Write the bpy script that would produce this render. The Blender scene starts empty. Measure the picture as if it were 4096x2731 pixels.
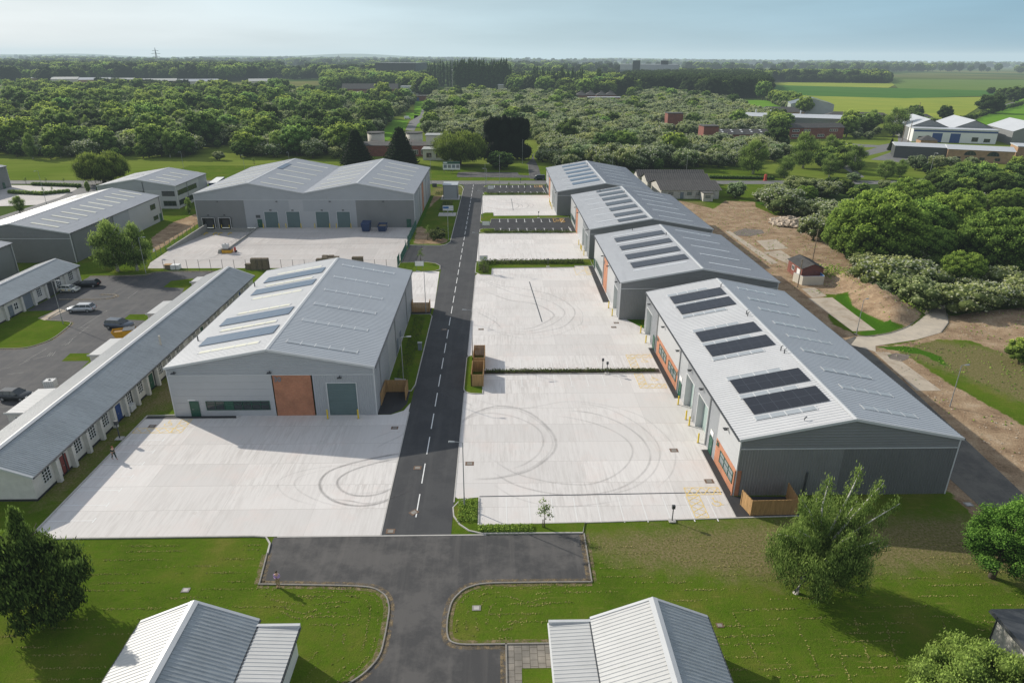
import bpy, bmesh, math, random
import numpy as np
from mathutils import Vector, Matrix, Euler
R = math.radians
random.seed(7)
scene = bpy.context.scene
COL = scene.collection

# ------------------------------------------------------------------ materials
def new_mat(name):
    m = bpy.data.materials.new(name); m.use_nodes = True
    nt = m.node_tree
    return m, nt, nt.nodes, nt.links, nt.nodes['Principled BSDF']

def noise(nt, scale, detail=4, rough=.6, vec=None, stretch=None):
    N, L = nt.nodes, nt.links
    if vec is None:
        g = N.new('ShaderNodeNewGeometry'); vec = g.outputs['Position']
    if stretch:
        mp = N.new('ShaderNodeMapping'); mp.inputs['Scale'].default_value = stretch
        L.new(vec, mp.inputs['Vector']); vec = mp.outputs['Vector']
    n = N.new('ShaderNodeTexNoise'); n.inputs['Scale'].default_value = scale
    n.inputs['Detail'].default_value = detail; n.inputs['Roughness'].default_value = rough
    L.new(vec, n.inputs['Vector']); return n.outputs['Fac']

def ramp(nt, fac, stops):
    r = nt.nodes.new('ShaderNodeValToRGB'); e = r.color_ramp.elements
    while len(e) < len(stops): e.new(.5)
    for i, (p, c) in enumerate(stops):
        e[i].position = p; e[i].color = (*c, 1) if len(c) == 3 else c
    nt.links.new(fac, r.inputs['Fac']); return r.outputs['Color']

def mixc(nt, fac, a, b, mode='MIX'):
    m = nt.nodes.new('ShaderNodeMix'); m.data_type = 'RGBA'; m.blend_type = mode
    for sock, v in ((m.inputs[0], fac), (m.inputs[6], a), (m.inputs[7], b)):
        if isinstance(v, (int, float)): sock.default_value = v
        elif isinstance(v, tuple): sock.default_value = (*v, 1) if len(v) == 3 else v
        else: nt.links.new(v, sock)
    return m.outputs[2]

def math_n(nt, op, a, b=None, c=None):
    m = nt.nodes.new('ShaderNodeMath'); m.operation = op
    for i, v in enumerate((a, b, c)):
        if v is None: continue
        if isinstance(v, (int, float)): m.inputs[i].default_value = v
        else: nt.links.new(v, m.inputs[i])
    return m.outputs[0]

def pos_xyz(nt):
    g = nt.nodes.new('ShaderNodeNewGeometry'); s = nt.nodes.new('ShaderNodeSeparateXYZ')
    nt.links.new(g.outputs['Position'], s.inputs[0]); return s.outputs

def bump(nt, bs, h, strength=.3, dist=.05):
    b = nt.nodes.new('ShaderNodeBump'); b.inputs['Strength'].default_value = strength
    b.inputs['Distance'].default_value = dist
    nt.links.new(h, b.inputs['Height']); nt.links.new(b.outputs['Normal'], bs.inputs['Normal'])

def flat_mat(name, c, rough=.6, metal=0., var=.12, vscale=.6, spec=.5, dirt=None, stretch=None):
    """painted / weathered surface: base colour broken up by two noises"""
    m, nt, N, L, bs = new_mat(name)
    n1 = noise(nt, vscale, 5, .65, stretch=stretch)
    lo = tuple(x*(1-var) for x in c); hi = tuple(min(1, x*(1+var)) for x in c)
    col = ramp(nt, n1, [(.3, lo), (.7, hi)])
    if dirt:
        n2 = noise(nt, dirt[1], 6, .7, stretch=dirt[3] if len(dirt) > 3 else None)
        k = ramp(nt, n2, [(dirt[2], (0, 0, 0)), (dirt[2]+.2, (1, 1, 1))])
        col = mixc(nt, k, col, dirt[0])
    L.new(col, bs.inputs['Base Color'])
    bs.inputs['Roughness'].default_value = rough; bs.inputs['Metallic'].default_value = metal
    bs.inputs['Specular IOR Level'].default_value = spec
    return m

M = {}
M['roof_sunlit'] = flat_mat('roof sheet sunlit pale', (.60, .60, .595), .42, .0, .05, .25, dirt=((.56, .56, .55), .5, .55, (1, .25, 1)))  # paler sunlit tint of the grey sheet, painted on west slopes
M['roof_mid_sunlit'] = flat_mat('roof sheet sunlit silver', (.50, .51, .52), .42, .0, .05, .25, dirt=((.42, .43, .44), .4, .55, (1, .25, 1)))  # same sheet tinted for the sunlit west slopes of the row
M['roof_slate'] = flat_mat('roof sheet dull and shaded slope', (.33, .345, .365), .42, .0, .06, .2)  # also painted on the row's east slopes as their shade
M['roof_grey'] = flat_mat('roof sheet grey and shaded slope', (.42, .445, .465), .4, .0, .05, .2)  # also the shaded east-slope tint of the pale sheet
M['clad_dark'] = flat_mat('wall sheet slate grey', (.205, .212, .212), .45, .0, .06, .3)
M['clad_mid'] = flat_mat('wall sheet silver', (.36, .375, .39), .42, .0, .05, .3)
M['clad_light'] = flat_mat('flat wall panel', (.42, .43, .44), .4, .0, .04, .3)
M['trim'] = flat_mat('pale metal flashing', (.55, .56, .56), .4, 0, .04)
M['trim_dark'] = flat_mat('dark metal', (.06, .065, .07), .45, 0, .1)
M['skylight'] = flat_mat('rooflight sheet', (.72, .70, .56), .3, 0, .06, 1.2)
M['skylight_grey'] = flat_mat('rooflight sheet grey', (.60, .62, .63), .25, 0, .08, 1.2)  # plain grey rooflight sheeting, used on either roof slope
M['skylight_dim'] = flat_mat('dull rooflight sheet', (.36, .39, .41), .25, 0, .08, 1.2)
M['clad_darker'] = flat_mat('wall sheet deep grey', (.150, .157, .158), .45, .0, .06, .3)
M['shutter'] = flat_mat('roller shutter green grey', (.10, .15, .15), .5, 0, .06, .6)
M['shutter_pale'] = flat_mat('roller shutter pale', (.30, .38, .36), .45, 0, .06, .6)
M['green_paint'] = flat_mat('dark green paint', (.015, .085, .055), .4, 0, .08)
M['white_paint'] = flat_mat('white paint', (.74, .74, .72), .5, 0, .04, 2)
M['white_wall'] = flat_mat('painted white brick', (.62, .60, .55), .8, 0, .08, 1.5, dirt=((.42, .38, .32), 1.2, .60))
M['plinth'] = flat_mat('black plinth', (.03, .03, .032), .8)
M['yellow'] = flat_mat('yellow paint', (.72, .52, .02), .5, 0, .06, 3)
M['black'] = flat_mat('black rubber', (.012, .012, .012), .7)
M['steel'] = flat_mat('galvanised steel', (.34, .35, .35), .45, .35, .1, 2)
M['green_steel'] = flat_mat('green coated steel', (.03, .12, .09), .45, 0, .1, 2)
M['timber'] = flat_mat('new timber boards', (.40, .24, .10), .8, 0, .25, 6, stretch=(1, 1, .1))
M['timber_old'] = flat_mat('weathered timber', (.20, .16, .11), .85, 0, .4, 5)
M['bark'] = flat_mat('bark', (.09, .07, .05), .9, 0, .3, 3)
M['bark_white'] = flat_mat('birch bark', (.55, .52, .48), .8, 0, .2, 3, dirt=((.05, .05, .05), 6, .58))
M['kerb'] = flat_mat('concrete kerb', (.46, .44, .41), .85, 0, .12, 1.5)
M['kerb_old'] = flat_mat('old concrete kerb', (.25, .235, .21), .9, 0, .2, 1.2)
M['line_white'] = flat_mat('white road paint', (.78, .78, .76), .6, 0, .06, 3)
M['line_worn'] = flat_mat('worn road paint', (.20, .20, .19), .8, 0, .4, 1.8)
M['line_yellow'] = flat_mat('yellow road paint', (.78, .58, .22), .6, 0, .1, 3)
M['line_bay'] = flat_mat('faint bay paint', (.745, .73, .70), .6, 0, .02, 3)
M['line_orange'] = flat_mat('orange road paint', (.62, .36, .09), .6, 0, .1, 3)
M['iron'] = flat_mat('rusty iron cover', (.16, .10, .065), .8, 0, .3, 6)
M['skin'] = flat_mat('skin', (.55, .33, .24), .6)
M['cream'] = flat_mat('cream render', (.55, .51, .43), .8, 0, .06, .6)
M['far_white'] = flat_mat('white sheeting', (.50, .52, .54), .5, 0, .04, .1)
M['red_paint'] = flat_mat('red paint', (.45, .06, .04), .6, 0, .1, 2)
M['blue_door'] = flat_mat('blue paint', (.02, .06, .22), .5, 0, .1, 2)
M['blue_bright'] = flat_mat('bright blue panel', (.03, .16, .42), .5, 0, .1, 1)
M['door_red'] = flat_mat('dull red paint', (.22, .05, .045), .6, 0, .1, 2)
M['door_grey'] = flat_mat('grey blue paint', (.17, .20, .23), .6, 0, .1, 2)
M['skip_blue'] = flat_mat('blue skip paint', (.02, .045, .12), .5, 0, .2, 3)
M['skip_yellow'] = flat_mat('yellow skip paint', (.62, .33, .015), .5, 0, .15, 2, dirt=((.22, .10, .04), 3, .58))
M['block'] = flat_mat('concrete wall', (.30, .295, .27), .9, 0, .12, 1.)
M['rubble'] = flat_mat('broken concrete', (.46, .38, .29), .9, 0, .2, 2)
M['shed_grey'] = flat_mat('asbestos sheet', (.070, .067, .064), .9, 0, .25, .8, dirt=((.045, .043, .038), 2, .55))
M['old_white'] = flat_mat('flaking white paint', (.50, .48, .44), .9, 0, .15, 1., dirt=((.25, .22, .18), 1.6, .52))
M['flat_roof'] = flat_mat('felt roof', (.36, .37, .35), .7, 0, .12, .5)

def sheet_white():
    m, nt, N, L, bs = new_mat('white rubble bag'); return m

def glass_mat(name, c=(.02, .03, .035), rough=.06):
    m, nt, N, L, bs = new_mat(name)
    bs.inputs['Base Color'].default_value = (*c, 1); bs.inputs['Roughness'].default_value = rough
    bs.inputs['Specular IOR Level'].default_value = .8
    return m
M['glass'] = glass_mat('window glass'); M['glass_pale'] = glass_mat('pale window glass', (.16, .19, .20), .1)

def panel_mat(name, c, rough, line=(.035, .04, .05)):
    m, nt, N, L, bs = new_mat(name)
    tc = N.new('ShaderNodeTexCoord'); s = N.new('ShaderNodeSeparateXYZ'); L.new(tc.outputs['UV'], s.inputs[0])
    def edge(o):
        f = math_n(nt, 'FRACT', o); a = math_n(nt, 'SUBTRACT', f, .5); a = math_n(nt, 'ABSOLUTE', a)
        return math_n(nt, 'GREATER_THAN', a, .478)
    k = math_n(nt, 'MAXIMUM', edge(s.outputs[0]), edge(s.outputs[1]))
    col = mixc(nt, k, c, line)
    L.new(col, bs.inputs['Base Color']); bs.inputs['Roughness'].default_value = rough
    bs.inputs['Specular IOR Level'].default_value = .6
    return m
M['solar'] = panel_mat('black solar glass', (.010, .011, .016), .18)
M['solar_blue'] = panel_mat('blue grey solar glass', (.075, .125, .19), .4, (.14, .17, .20))

def brick_mat(name, a, b, mort, sc=1.0):
    m, nt, N, L, bs = new_mat(name)
    o = pos_xyz(nt); cb = N.new('ShaderNodeCombineXYZ')
    L.new(math_n(nt, 'ADD', o[0], o[1]), cb.inputs[0]); L.new(o[2], cb.inputs[1])
    br = N.new('ShaderNodeTexBrick'); L.new(cb.outputs[0], br.inputs['Vector'])
    br.inputs['Scale'].default_value = 1; br.inputs['Brick Width'].default_value = .225*sc; br.inputs['Row Height'].default_value = .075*sc
    br.inputs['Mortar Size'].default_value = .008*sc; br.inputs['Color1'].default_value = (*a, 1)
    br.inputs['Color2'].default_value = (*b, 1); br.inputs['Mortar'].default_value = (*mort, 1)
    n = noise(nt, .7, 4); k = ramp(nt, n, [(.3, (.8, .8, .8)), (.7, (1.12, 1.12, 1.12))])
    L.new(mixc(nt, 1., br.outputs['Color'], k, 'MULTIPLY'), bs.inputs['Base Color']); bs.inputs['Roughness'].default_value = .85
    return m
M['brick'] = brick_mat('orange red brick', (.48, .19, .09), (.40, .14, .07), (.35, .24, .17))
M['brick_red'] = brick_mat('red brick', (.25, .07, .045), (.18, .05, .035), (.16, .10, .08))
M['brick_tan'] = brick_mat('buff brick', (.40, .24, .13), (.33, .19, .10), (.32, .24, .17))

def asphalt_mat(name, c, patch, worn):
    m, nt, N, L, bs = new_mat(name)
    fine = noise(nt, 18, 4, .8); big = noise(nt, .22, 6, .72); st = noise(nt, .5, 4, .6, stretch=(2.2, .12, 1))
    col = ramp(nt, fine, [(.3, tuple(v*.75 for v in c)), (.72, tuple(v*1.3 for v in c))])
    col = mixc(nt, ramp(nt, big, [(.44, (0, 0, 0)), (.58, (1, 1, 1))]), col, patch)
    col = mixc(nt, ramp(nt, st, [(.5, (0, 0, 0)), (.8, (.55,)*3)]), col, worn)
    L.new(col, bs.inputs['Base Color']); bs.inputs['Roughness'].default_value = .85
    bs.inputs['Specular IOR Level'].default_value = .3
    bump(nt, bs, fine, .3, .02)
    return m
M['asphalt_new'] = asphalt_mat('new asphalt', (.052, .053, .056), (.066, .067, .069), (.095, .094, .093))
M['asphalt_old'] = asphalt_mat('old asphalt', (.062, .061, .061), (.105, .10, .096), (.15, .14, .13))
M['asphalt_left'] = asphalt_mat('worn yard asphalt', (.060, .061, .066), (.085, .084, .085), (.13, .125, .12))
M['track'] = asphalt_mat('dusty track', (.10, .094, .085), (.15, .14, .12), (.2, .18, .15))
M['footway'] = asphalt_mat('footway asphalt', (.036, .036, .039), (.045, .045, .047), (.06, .06, .06))
M['road_far'] = asphalt_mat('grey road', (.15, .15, .15), (.18, .175, .17), (.2, .2, .19))
M['dirt_road'] = asphalt_mat('dusty concrete road', (.44, .385, .31), (.54, .47, .37), (.58, .51, .41))

def concrete_mat(name, c, pitch=4.35, y0=0.):
    """brushed yard slab: bays cast in strips across the yard, broom streaks, faint pink and grey stains"""
    m, nt, N, L, bs = new_mat(name)
    o = pos_xyz(nt)
    bay = math_n(nt, 'FLOOR', math_n(nt, 'DIVIDE', math_n(nt, 'SUBTRACT', o[1], y0), pitch))
    seg = math_n(nt, 'FLOOR', math_n(nt, 'DIVIDE', o[0], 9.7))
    cb = N.new('ShaderNodeCombineXYZ'); L.new(bay, cb.inputs[0]); L.new(seg, cb.inputs[1])
    wn = N.new('ShaderNodeTexWhiteNoise'); L.new(cb.outputs[0], wn.inputs['Vector'])
    col = ramp(nt, wn.outputs['Value'], [(0, tuple(v*.91 for v in c)), (1, tuple(v*1.06 for v in c))])
    broom = noise(nt, 1.0, 5, .75, stretch=(3.2, .07, 1))
    cb2 = N.new('ShaderNodeCombineXYZ'); L.new(o[0], cb2.inputs[0]); L.new(math_n(nt, 'MULTIPLY', o[1], .07), cb2.inputs[1]); L.new(math_n(nt, 'MULTIPLY', bay, 7.3), cb2.inputs[2])
    broom = noise(nt, 3.0, 5, .75, vec=cb2.outputs[0])
    big = noise(nt, .09, 4, .6)
    k = math_n(nt, 'MULTIPLY', ramp(nt, broom, [(.42, (0, 0, 0)), (.62, (1, 1, 1))]), ramp(nt, big, [(.40, (.25,)*3), (.60, (.95,)*3)]))
    col = mixc(nt, k, col, (c[0]*.80, c[1]*.79, c[2]*.78))
    pk = noise(nt, .22, 5, .7)
    col = mixc(nt, ramp(nt, pk, [(.52, (0, 0, 0)), (.74, (.5,)*3)]), col, (c[0]*.98, c[1]*.88, c[2]*.85))
    sp = noise(nt, .9, 3, .55); col = mixc(nt, ramp(nt, sp, [(.70, (0, 0, 0)), (.76, (.55,)*3)]), col, (c[0]*.74, c[1]*.70, c[2]*.66))
    f = noise(nt, 30, 3, .7)
    col = mixc(nt, 1., col, ramp(nt, f, [(.3, (.93,)*3), (.7, (1.05,)*3)]), 'MULTIPLY')
    # sawn joints
    fr = math_n(nt, 'FRACT', math_n(nt, 'DIVIDE', math_n(nt, 'SUBTRACT', o[1], y0), pitch))
    j = math_n(nt, 'LESS_THAN', fr, .010)
    fx = math_n(nt, 'FRACT', math_n(nt, 'DIVIDE', o[0], 9.7)); j2 = math_n(nt, 'LESS_THAN', fx, .004)
    j = math_n(nt, 'MAXIMUM', j, math_n(nt, 'MULTIPLY', j2, .5))
    col = mixc(nt, math_n(nt, 'MULTIPLY', j, .7), col, (c[0]*.5, c[1]*.48, c[2]*.46))
    L.new(col, bs.inputs['Base Color']); bs.inputs['Roughness'].default_value = .8
    bs.inputs['Specular IOR Level'].default_value = .3
    return m
M['concrete'] = concrete_mat('yard concrete', (.705, .675, .645), 4.35, 54.7)
M['concrete_dock'] = concrete_mat('dock yard concrete', (.54, .51, .485), 5.5, 147)

def tyre_mat():
    m, nt, N, L, bs = new_mat('tyre rubber marks')
    bs.inputs['Base Color'].default_value = (.13, .125, .125, 1); bs.inputs['Roughness'].default_value = .8
    tc = N.new('ShaderNodeTexCoord'); s = N.new('ShaderNodeSeparateXYZ'); L.new(tc.outputs['UV'], s.inputs[0])
    a = math_n(nt, 'SUBTRACT', s.outputs[1], .5); a = math_n(nt, 'ABSOLUTE', a)
    prof = ramp(nt, math_n(nt, 'MULTIPLY', a, 2.), [(.25, (1, 1, 1)), (1., (0, 0, 0))])
    n = noise(nt, .35, 5, .75); n2 = noise(nt, 9, 3, .8)
    k = math_n(nt, 'MULTIPLY', ramp(nt, n, [(.3, (.25,)*3), (.68, (1, 1, 1))]), ramp(nt, n2, [(.25, (.5,)*3), (.7, (1, 1, 1))]))
    k = math_n(nt, 'MULTIPLY', k, prof); k = math_n(nt, 'MULTIPLY', k, s.outputs[0])
    L.new(k, bs.inputs['Alpha'])
    return m
M['tyre_mark'] = tyre_mat()

def mown_grass(nt, attr=False):
    g1 = noise(nt, .16, 7, .68); g2 = noise(nt, 1.6, 5, .75); g3 = noise(nt, 14, 3, .8)
    col = ramp(nt, g1, [(.3, (.054, .108, .007)), (.5, (.085, .152, .010)), (.60, (.115, .155, .018)), (.70, (.17, .175, .035))])
    col = mixc(nt, ramp(nt, g2, [(.35, (0, 0, 0)), (.75, (.75,)*3)]), col, (.112, .138, .024))
    col = mixc(nt, 1., col, ramp(nt, g3, [(.25, (.62,)*3), (.75, (1.35,)*3)]), 'MULTIPLY')
    cl = noise(nt, 1.0, 7, .85, stretch=(.30, 2.6, 1)); cm = noise(nt, .12, 3, .5)
    k = math_n(nt, 'MULTIPLY', ramp(nt, cl, [(.56, (0, 0, 0)), (.66, (1, 1, 1))]), ramp(nt, cm, [(.36, (0, 0, 0)), (.60, (.6,)*3)]))
    return mixc(nt, k, col, (.27, .215, .075)), g3

def lawn_mat():
    m, nt, N, L, bs = new_mat('mown grass')
    col, g3 = mown_grass(nt)
    L.new(col, bs.inputs['Base Color']); bs.inputs['Roughness'].default_value = .9; bs.inputs['Specular IOR Level'].default_value = .0
    bump(nt, bs, g3, .6, .08); return m
M['lawn'] = lawn_mat()

def site_mat():
    """ground of the site: grass, bare earth, worn grass and long grass mixed by a painted attribute"""
    m, nt, N, L, bs = new_mat('site ground')
    grass, g3 = mown_grass(nt)
    at = N.new('ShaderNodeAttribute'); at.attribute_name = 'cover'; s = N.new('ShaderNodeSeparateColor')
    L.new(at.outputs['Color'], s.inputs[0])
    nz = noise(nt, .55, 6, .72); nf = noise(nt, 4, 5, .8)
    def sharpen(ch, lo=.42, hi=.58):
        v = math_n(nt, 'ADD', ch, math_n(nt, 'MULTIPLY', math_n(nt, 'SUBTRACT', nz, .5), 1.1))
        return ramp(nt, v, [(lo, (0, 0, 0)), (hi, (1, 1, 1))])
    earth = ramp(nt, noise(nt, .3, 7, .72), [(.30, (.17, .12, .075)), (.44, (.31, .215, .135)), (.56, (.40, .29, .185)), (.70, (.50, .39, .27))])
    earth = mixc(nt, 1., earth, ramp(nt, nf, [(.30, (.55,)*3), (.70, (1.35,)*3)]), 'MULTIPLY')
    worn = ramp(nt, nf, [(.34, (.085, .115, .022)), (.46, (.15, .14, .05)), (.60, (.25, .20, .11))])
    rank = ramp(nt, nf, [(.3, (.035, .10, .008)), (.7, (.075, .17, .014))])
    col = mixc(nt, sharpen(s.outputs[1], .32, .80), grass, worn)
    col = mixc(nt, sharpen(s.outputs[0]), col, earth)
    col = mixc(nt, sharpen(s.outputs[2]), col, rank)
    L.new(col, bs.inputs['Base Color']); bs.inputs['Roughness'].default_value = .95; bs.inputs['Specular IOR Level'].default_value = .0
    bump(nt, bs, nf, .8, .12); return m
M['site'] = site_mat()

def country_mat():
    m, nt, N, L, bs = new_mat('open country')
    g = N.new('ShaderNodeNewGeometry'); mp = N.new('ShaderNodeMapping'); mp.inputs['Scale'].default_value = (.0042, .0026, 1); mp.inputs['Rotation'].default_value = (0, 0, .35)
    L.new(g.outputs['Position'], mp.inputs['Vector'])
    v = N.new('ShaderNodeTexVoronoi'); v.inputs['Scale'].default_value = 1; v.voronoi_dimensions = '2D'; L.new(mp.outputs[0], v.inputs['Vector'])
    s = N.new('ShaderNodeSeparateColor'); L.new(v.outputs['Color'], s.inputs[0])
    col = ramp(nt, s.outputs[0], [(0, (.045, .075, .02)), (.3, (.06, .10, .025)), (.6, (.10, .13, .035)), (.85, (.17, .17, .06)), (1, (.05, .085, .03))])
    n = noise(nt, .02, 6, .6)
    col = mixc(nt, 1., col, ramp(nt, n, [(.3, (.8,)*3), (.7, (1.15,)*3)]), 'MULTIPLY')
    L.new(col, bs.inputs['Base Color']); bs.inputs['Roughness'].default_value = .95; bs.inputs['Specular IOR Level'].default_value = 0
    return m
M['country'] = country_mat()

def crop_mat(name, a, b, st=(1, .05, 1)):
    m, nt, N, L, bs = new_mat(name)
    n = noise(nt, .02, 6, .6); t = noise(nt, .25, 4, .6, stretch=st)
    col = mixc(nt, ramp(nt, n, [(.35, (0, 0, 0)), (.65, (1, 1, 1))]), a, b)
    col = mixc(nt, 1., col, ramp(nt, t, [(.3, (.85,)*3), (.7, (1.12,)*3)]), 'MULTIPLY')
    L.new(col, bs.inputs['Base Color']); bs.inputs['Roughness'].default_value = .95; bs.inputs['Specular IOR Level'].default_value = 0
    return m
M['crop_yellow'] = crop_mat('barley field', (.29, .33, .055), (.23, .29, .05), (.05, 1, 1))
M['crop_dark'] = crop_mat('dark crop field', (.06, .15, .03), (.075, .17, .035), (.05, 1, 1))
M['crop_green'] = crop_mat('pasture', (.12, .26, .02), (.14, .27, .03))
M['crop_olive'] = crop_mat('olive field', (.12, .19, .045), (.14, .20, .055), (.05, 1, 1))
M['verge'] = crop_mat('rough verge grass', (.12, .175, .022), (.175, .215, .04), (.1, 1, 1))
def edge_mat():
    m, nt, N, L, bs = new_mat('dry grass edge'); L.new(ramp(nt, noise(nt, 3, 5, .8), [(.3, (.16, .12, .06)), (.7, (.32, .24, .14))]), bs.inputs['Base Color']); bs.inputs['Roughness'].default_value = .95
    L.new(ramp(nt, noise(nt, 1.7, 6, .8), [(.42, (0, 0, 0)), (.60, (.9,)*3)]), bs.inputs['Alpha']); return m
M['edge'] = edge_mat()
M['straw'] = flat_mat('dried clippings', (.29, .26, .095), .95, 0, .3, 5, spec=0)
M['soil'] = flat_mat('planting bed soil', (.055, .04, .028), .95, 0, .4, 4)
M['dusty'] = flat_mat('dusty hardstanding', (.44, .375, .29), .95, 0, .16, .5, dirt=((.31, .235, .165), .35, .5))
M['tarmac_patch'] = flat_mat('gravelly ground', (.17, .14, .115), .95, 0, .25, .8, dirt=((.11, .10, .085), .6, .5))
M['paving'] = brick_mat('paving slabs', (.24, .21, .17), (.20, .175, .145), (.10, .09, .07), 1.)
def slab_mat():
    m, nt, N, L, bs = new_mat('paving slabs laid'); o = pos_xyz(nt); cb = N.new('ShaderNodeCombineXYZ'); L.new(o[1], cb.inputs[0]); L.new(o[0], cb.inputs[1])
    br = N.new('ShaderNodeTexBrick'); L.new(cb.outputs[0], br.inputs['Vector']); br.inputs['Scale'].default_value = 1
    br.inputs['Brick Width'].default_value = .62; br.inputs['Row Height'].default_value = .62; br.inputs['Mortar Size'].default_value = .025
    br.inputs['Color1'].default_value = (.25, .225, .19, 1); br.inputs['Color2'].default_value = (.19, .175, .15, 1); br.inputs['Mortar'].default_value = (.09, .08, .06, 1)
    L.new(mixc(nt, 1., br.outputs['Color'], ramp(nt, noise(nt, .8, 5), [(.3, (.75,)*3), (.7, (1.25,)*3)]), 'MULTIPLY'), bs.inputs['Base Color']); bs.inputs['Roughness'].default_value = .9; return m
M['paving'] = slab_mat()

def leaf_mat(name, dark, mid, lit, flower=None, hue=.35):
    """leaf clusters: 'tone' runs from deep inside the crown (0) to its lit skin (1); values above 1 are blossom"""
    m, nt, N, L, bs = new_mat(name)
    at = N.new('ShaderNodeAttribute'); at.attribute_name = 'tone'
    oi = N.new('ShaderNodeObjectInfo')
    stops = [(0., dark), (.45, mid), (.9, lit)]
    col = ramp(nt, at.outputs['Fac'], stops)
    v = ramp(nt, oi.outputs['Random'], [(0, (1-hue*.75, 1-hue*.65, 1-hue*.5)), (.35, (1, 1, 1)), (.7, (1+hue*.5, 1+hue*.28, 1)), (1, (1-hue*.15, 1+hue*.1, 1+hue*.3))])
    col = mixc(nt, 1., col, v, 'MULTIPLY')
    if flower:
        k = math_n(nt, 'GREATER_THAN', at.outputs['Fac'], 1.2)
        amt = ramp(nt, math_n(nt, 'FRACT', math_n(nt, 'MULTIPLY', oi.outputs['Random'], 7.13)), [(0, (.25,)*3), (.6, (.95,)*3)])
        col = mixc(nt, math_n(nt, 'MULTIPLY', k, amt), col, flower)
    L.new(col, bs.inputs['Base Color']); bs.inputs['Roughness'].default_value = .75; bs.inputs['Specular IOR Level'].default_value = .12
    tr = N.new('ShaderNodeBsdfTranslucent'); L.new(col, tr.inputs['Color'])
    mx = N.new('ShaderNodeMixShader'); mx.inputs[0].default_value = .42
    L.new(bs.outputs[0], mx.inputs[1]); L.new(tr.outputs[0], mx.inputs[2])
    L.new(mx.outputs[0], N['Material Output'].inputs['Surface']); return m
M['leaf_mid'] = leaf_mat('broadleaf foliage', (0.036, 0.072, 0.015), (0.188, 0.301, 0.064), (0.505, 0.654, 0.139), hue=.75)
M['leaf_bright'] = leaf_mat('bright ash foliage', (0.045, 0.083, 0.018), (0.184, 0.295, 0.053), (0.426, 0.582, 0.106), hue=.3)
M['leaf_haw'] = leaf_mat('hawthorn foliage', (0.038, 0.061, 0.019), (0.202, 0.267, 0.089), (0.483, 0.554, 0.231), (.56, .57, .46), hue=.5)
M['leaf_birch'] = leaf_mat('birch foliage', (0.045, 0.077, 0.016), (0.155, 0.239, 0.052), (0.340, 0.450, 0.115), hue=.12)
M['leaf_ash'] = leaf_mat('fresh ash foliage', (.03, .075, .012), (.115, .245, .035), (.26, .46, .075), hue=.1)
M['leaf_lime'] = leaf_mat('lime green foliage', (.07, .11, .02), (.24, .34, .07), (.46, .60, .15), hue=.1)
M['leaf_willow'] = leaf_mat('willow foliage', (.05, .075, .012), (.15, .21, .032), (.30, .37, .07), hue=.1)
M['leaf_conifer'] = leaf_mat('conifer foliage', (.005, .011, .004), (.014, .030, .009), (.034, .060, .016), hue=.1)
M['leaf_yew'] = leaf_mat('black cypress foliage', (.0025, .006, .0025), (.006, .014, .005), (.013, .026, .009), hue=.1)
M['leaf_poplar'] = leaf_mat('poplar foliage', (0.018, 0.040, 0.013), (0.056, 0.109, 0.029), (0.121, 0.205, 0.051), hue=.2)
M['leaf_dark'] = leaf_mat('dark broadleaf foliage', (0.019, 0.036, 0.010), (0.076, 0.126, 0.029), (0.193, 0.283, 0.056), hue=.4)
M['leaf_deep'] = leaf_mat('deep green foliage', (.010, .020, .007), (.028, .052, .014), (.065, .105, .028), hue=.2)  # dark-leaved trees of the distant woods
M['leaf_shrub'] = leaf_mat('planted shrub foliage', (0.024, 0.042, 0.012), (0.081, 0.115, 0.034), (0.165, 0.195, 0.060), hue=.3)

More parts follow.
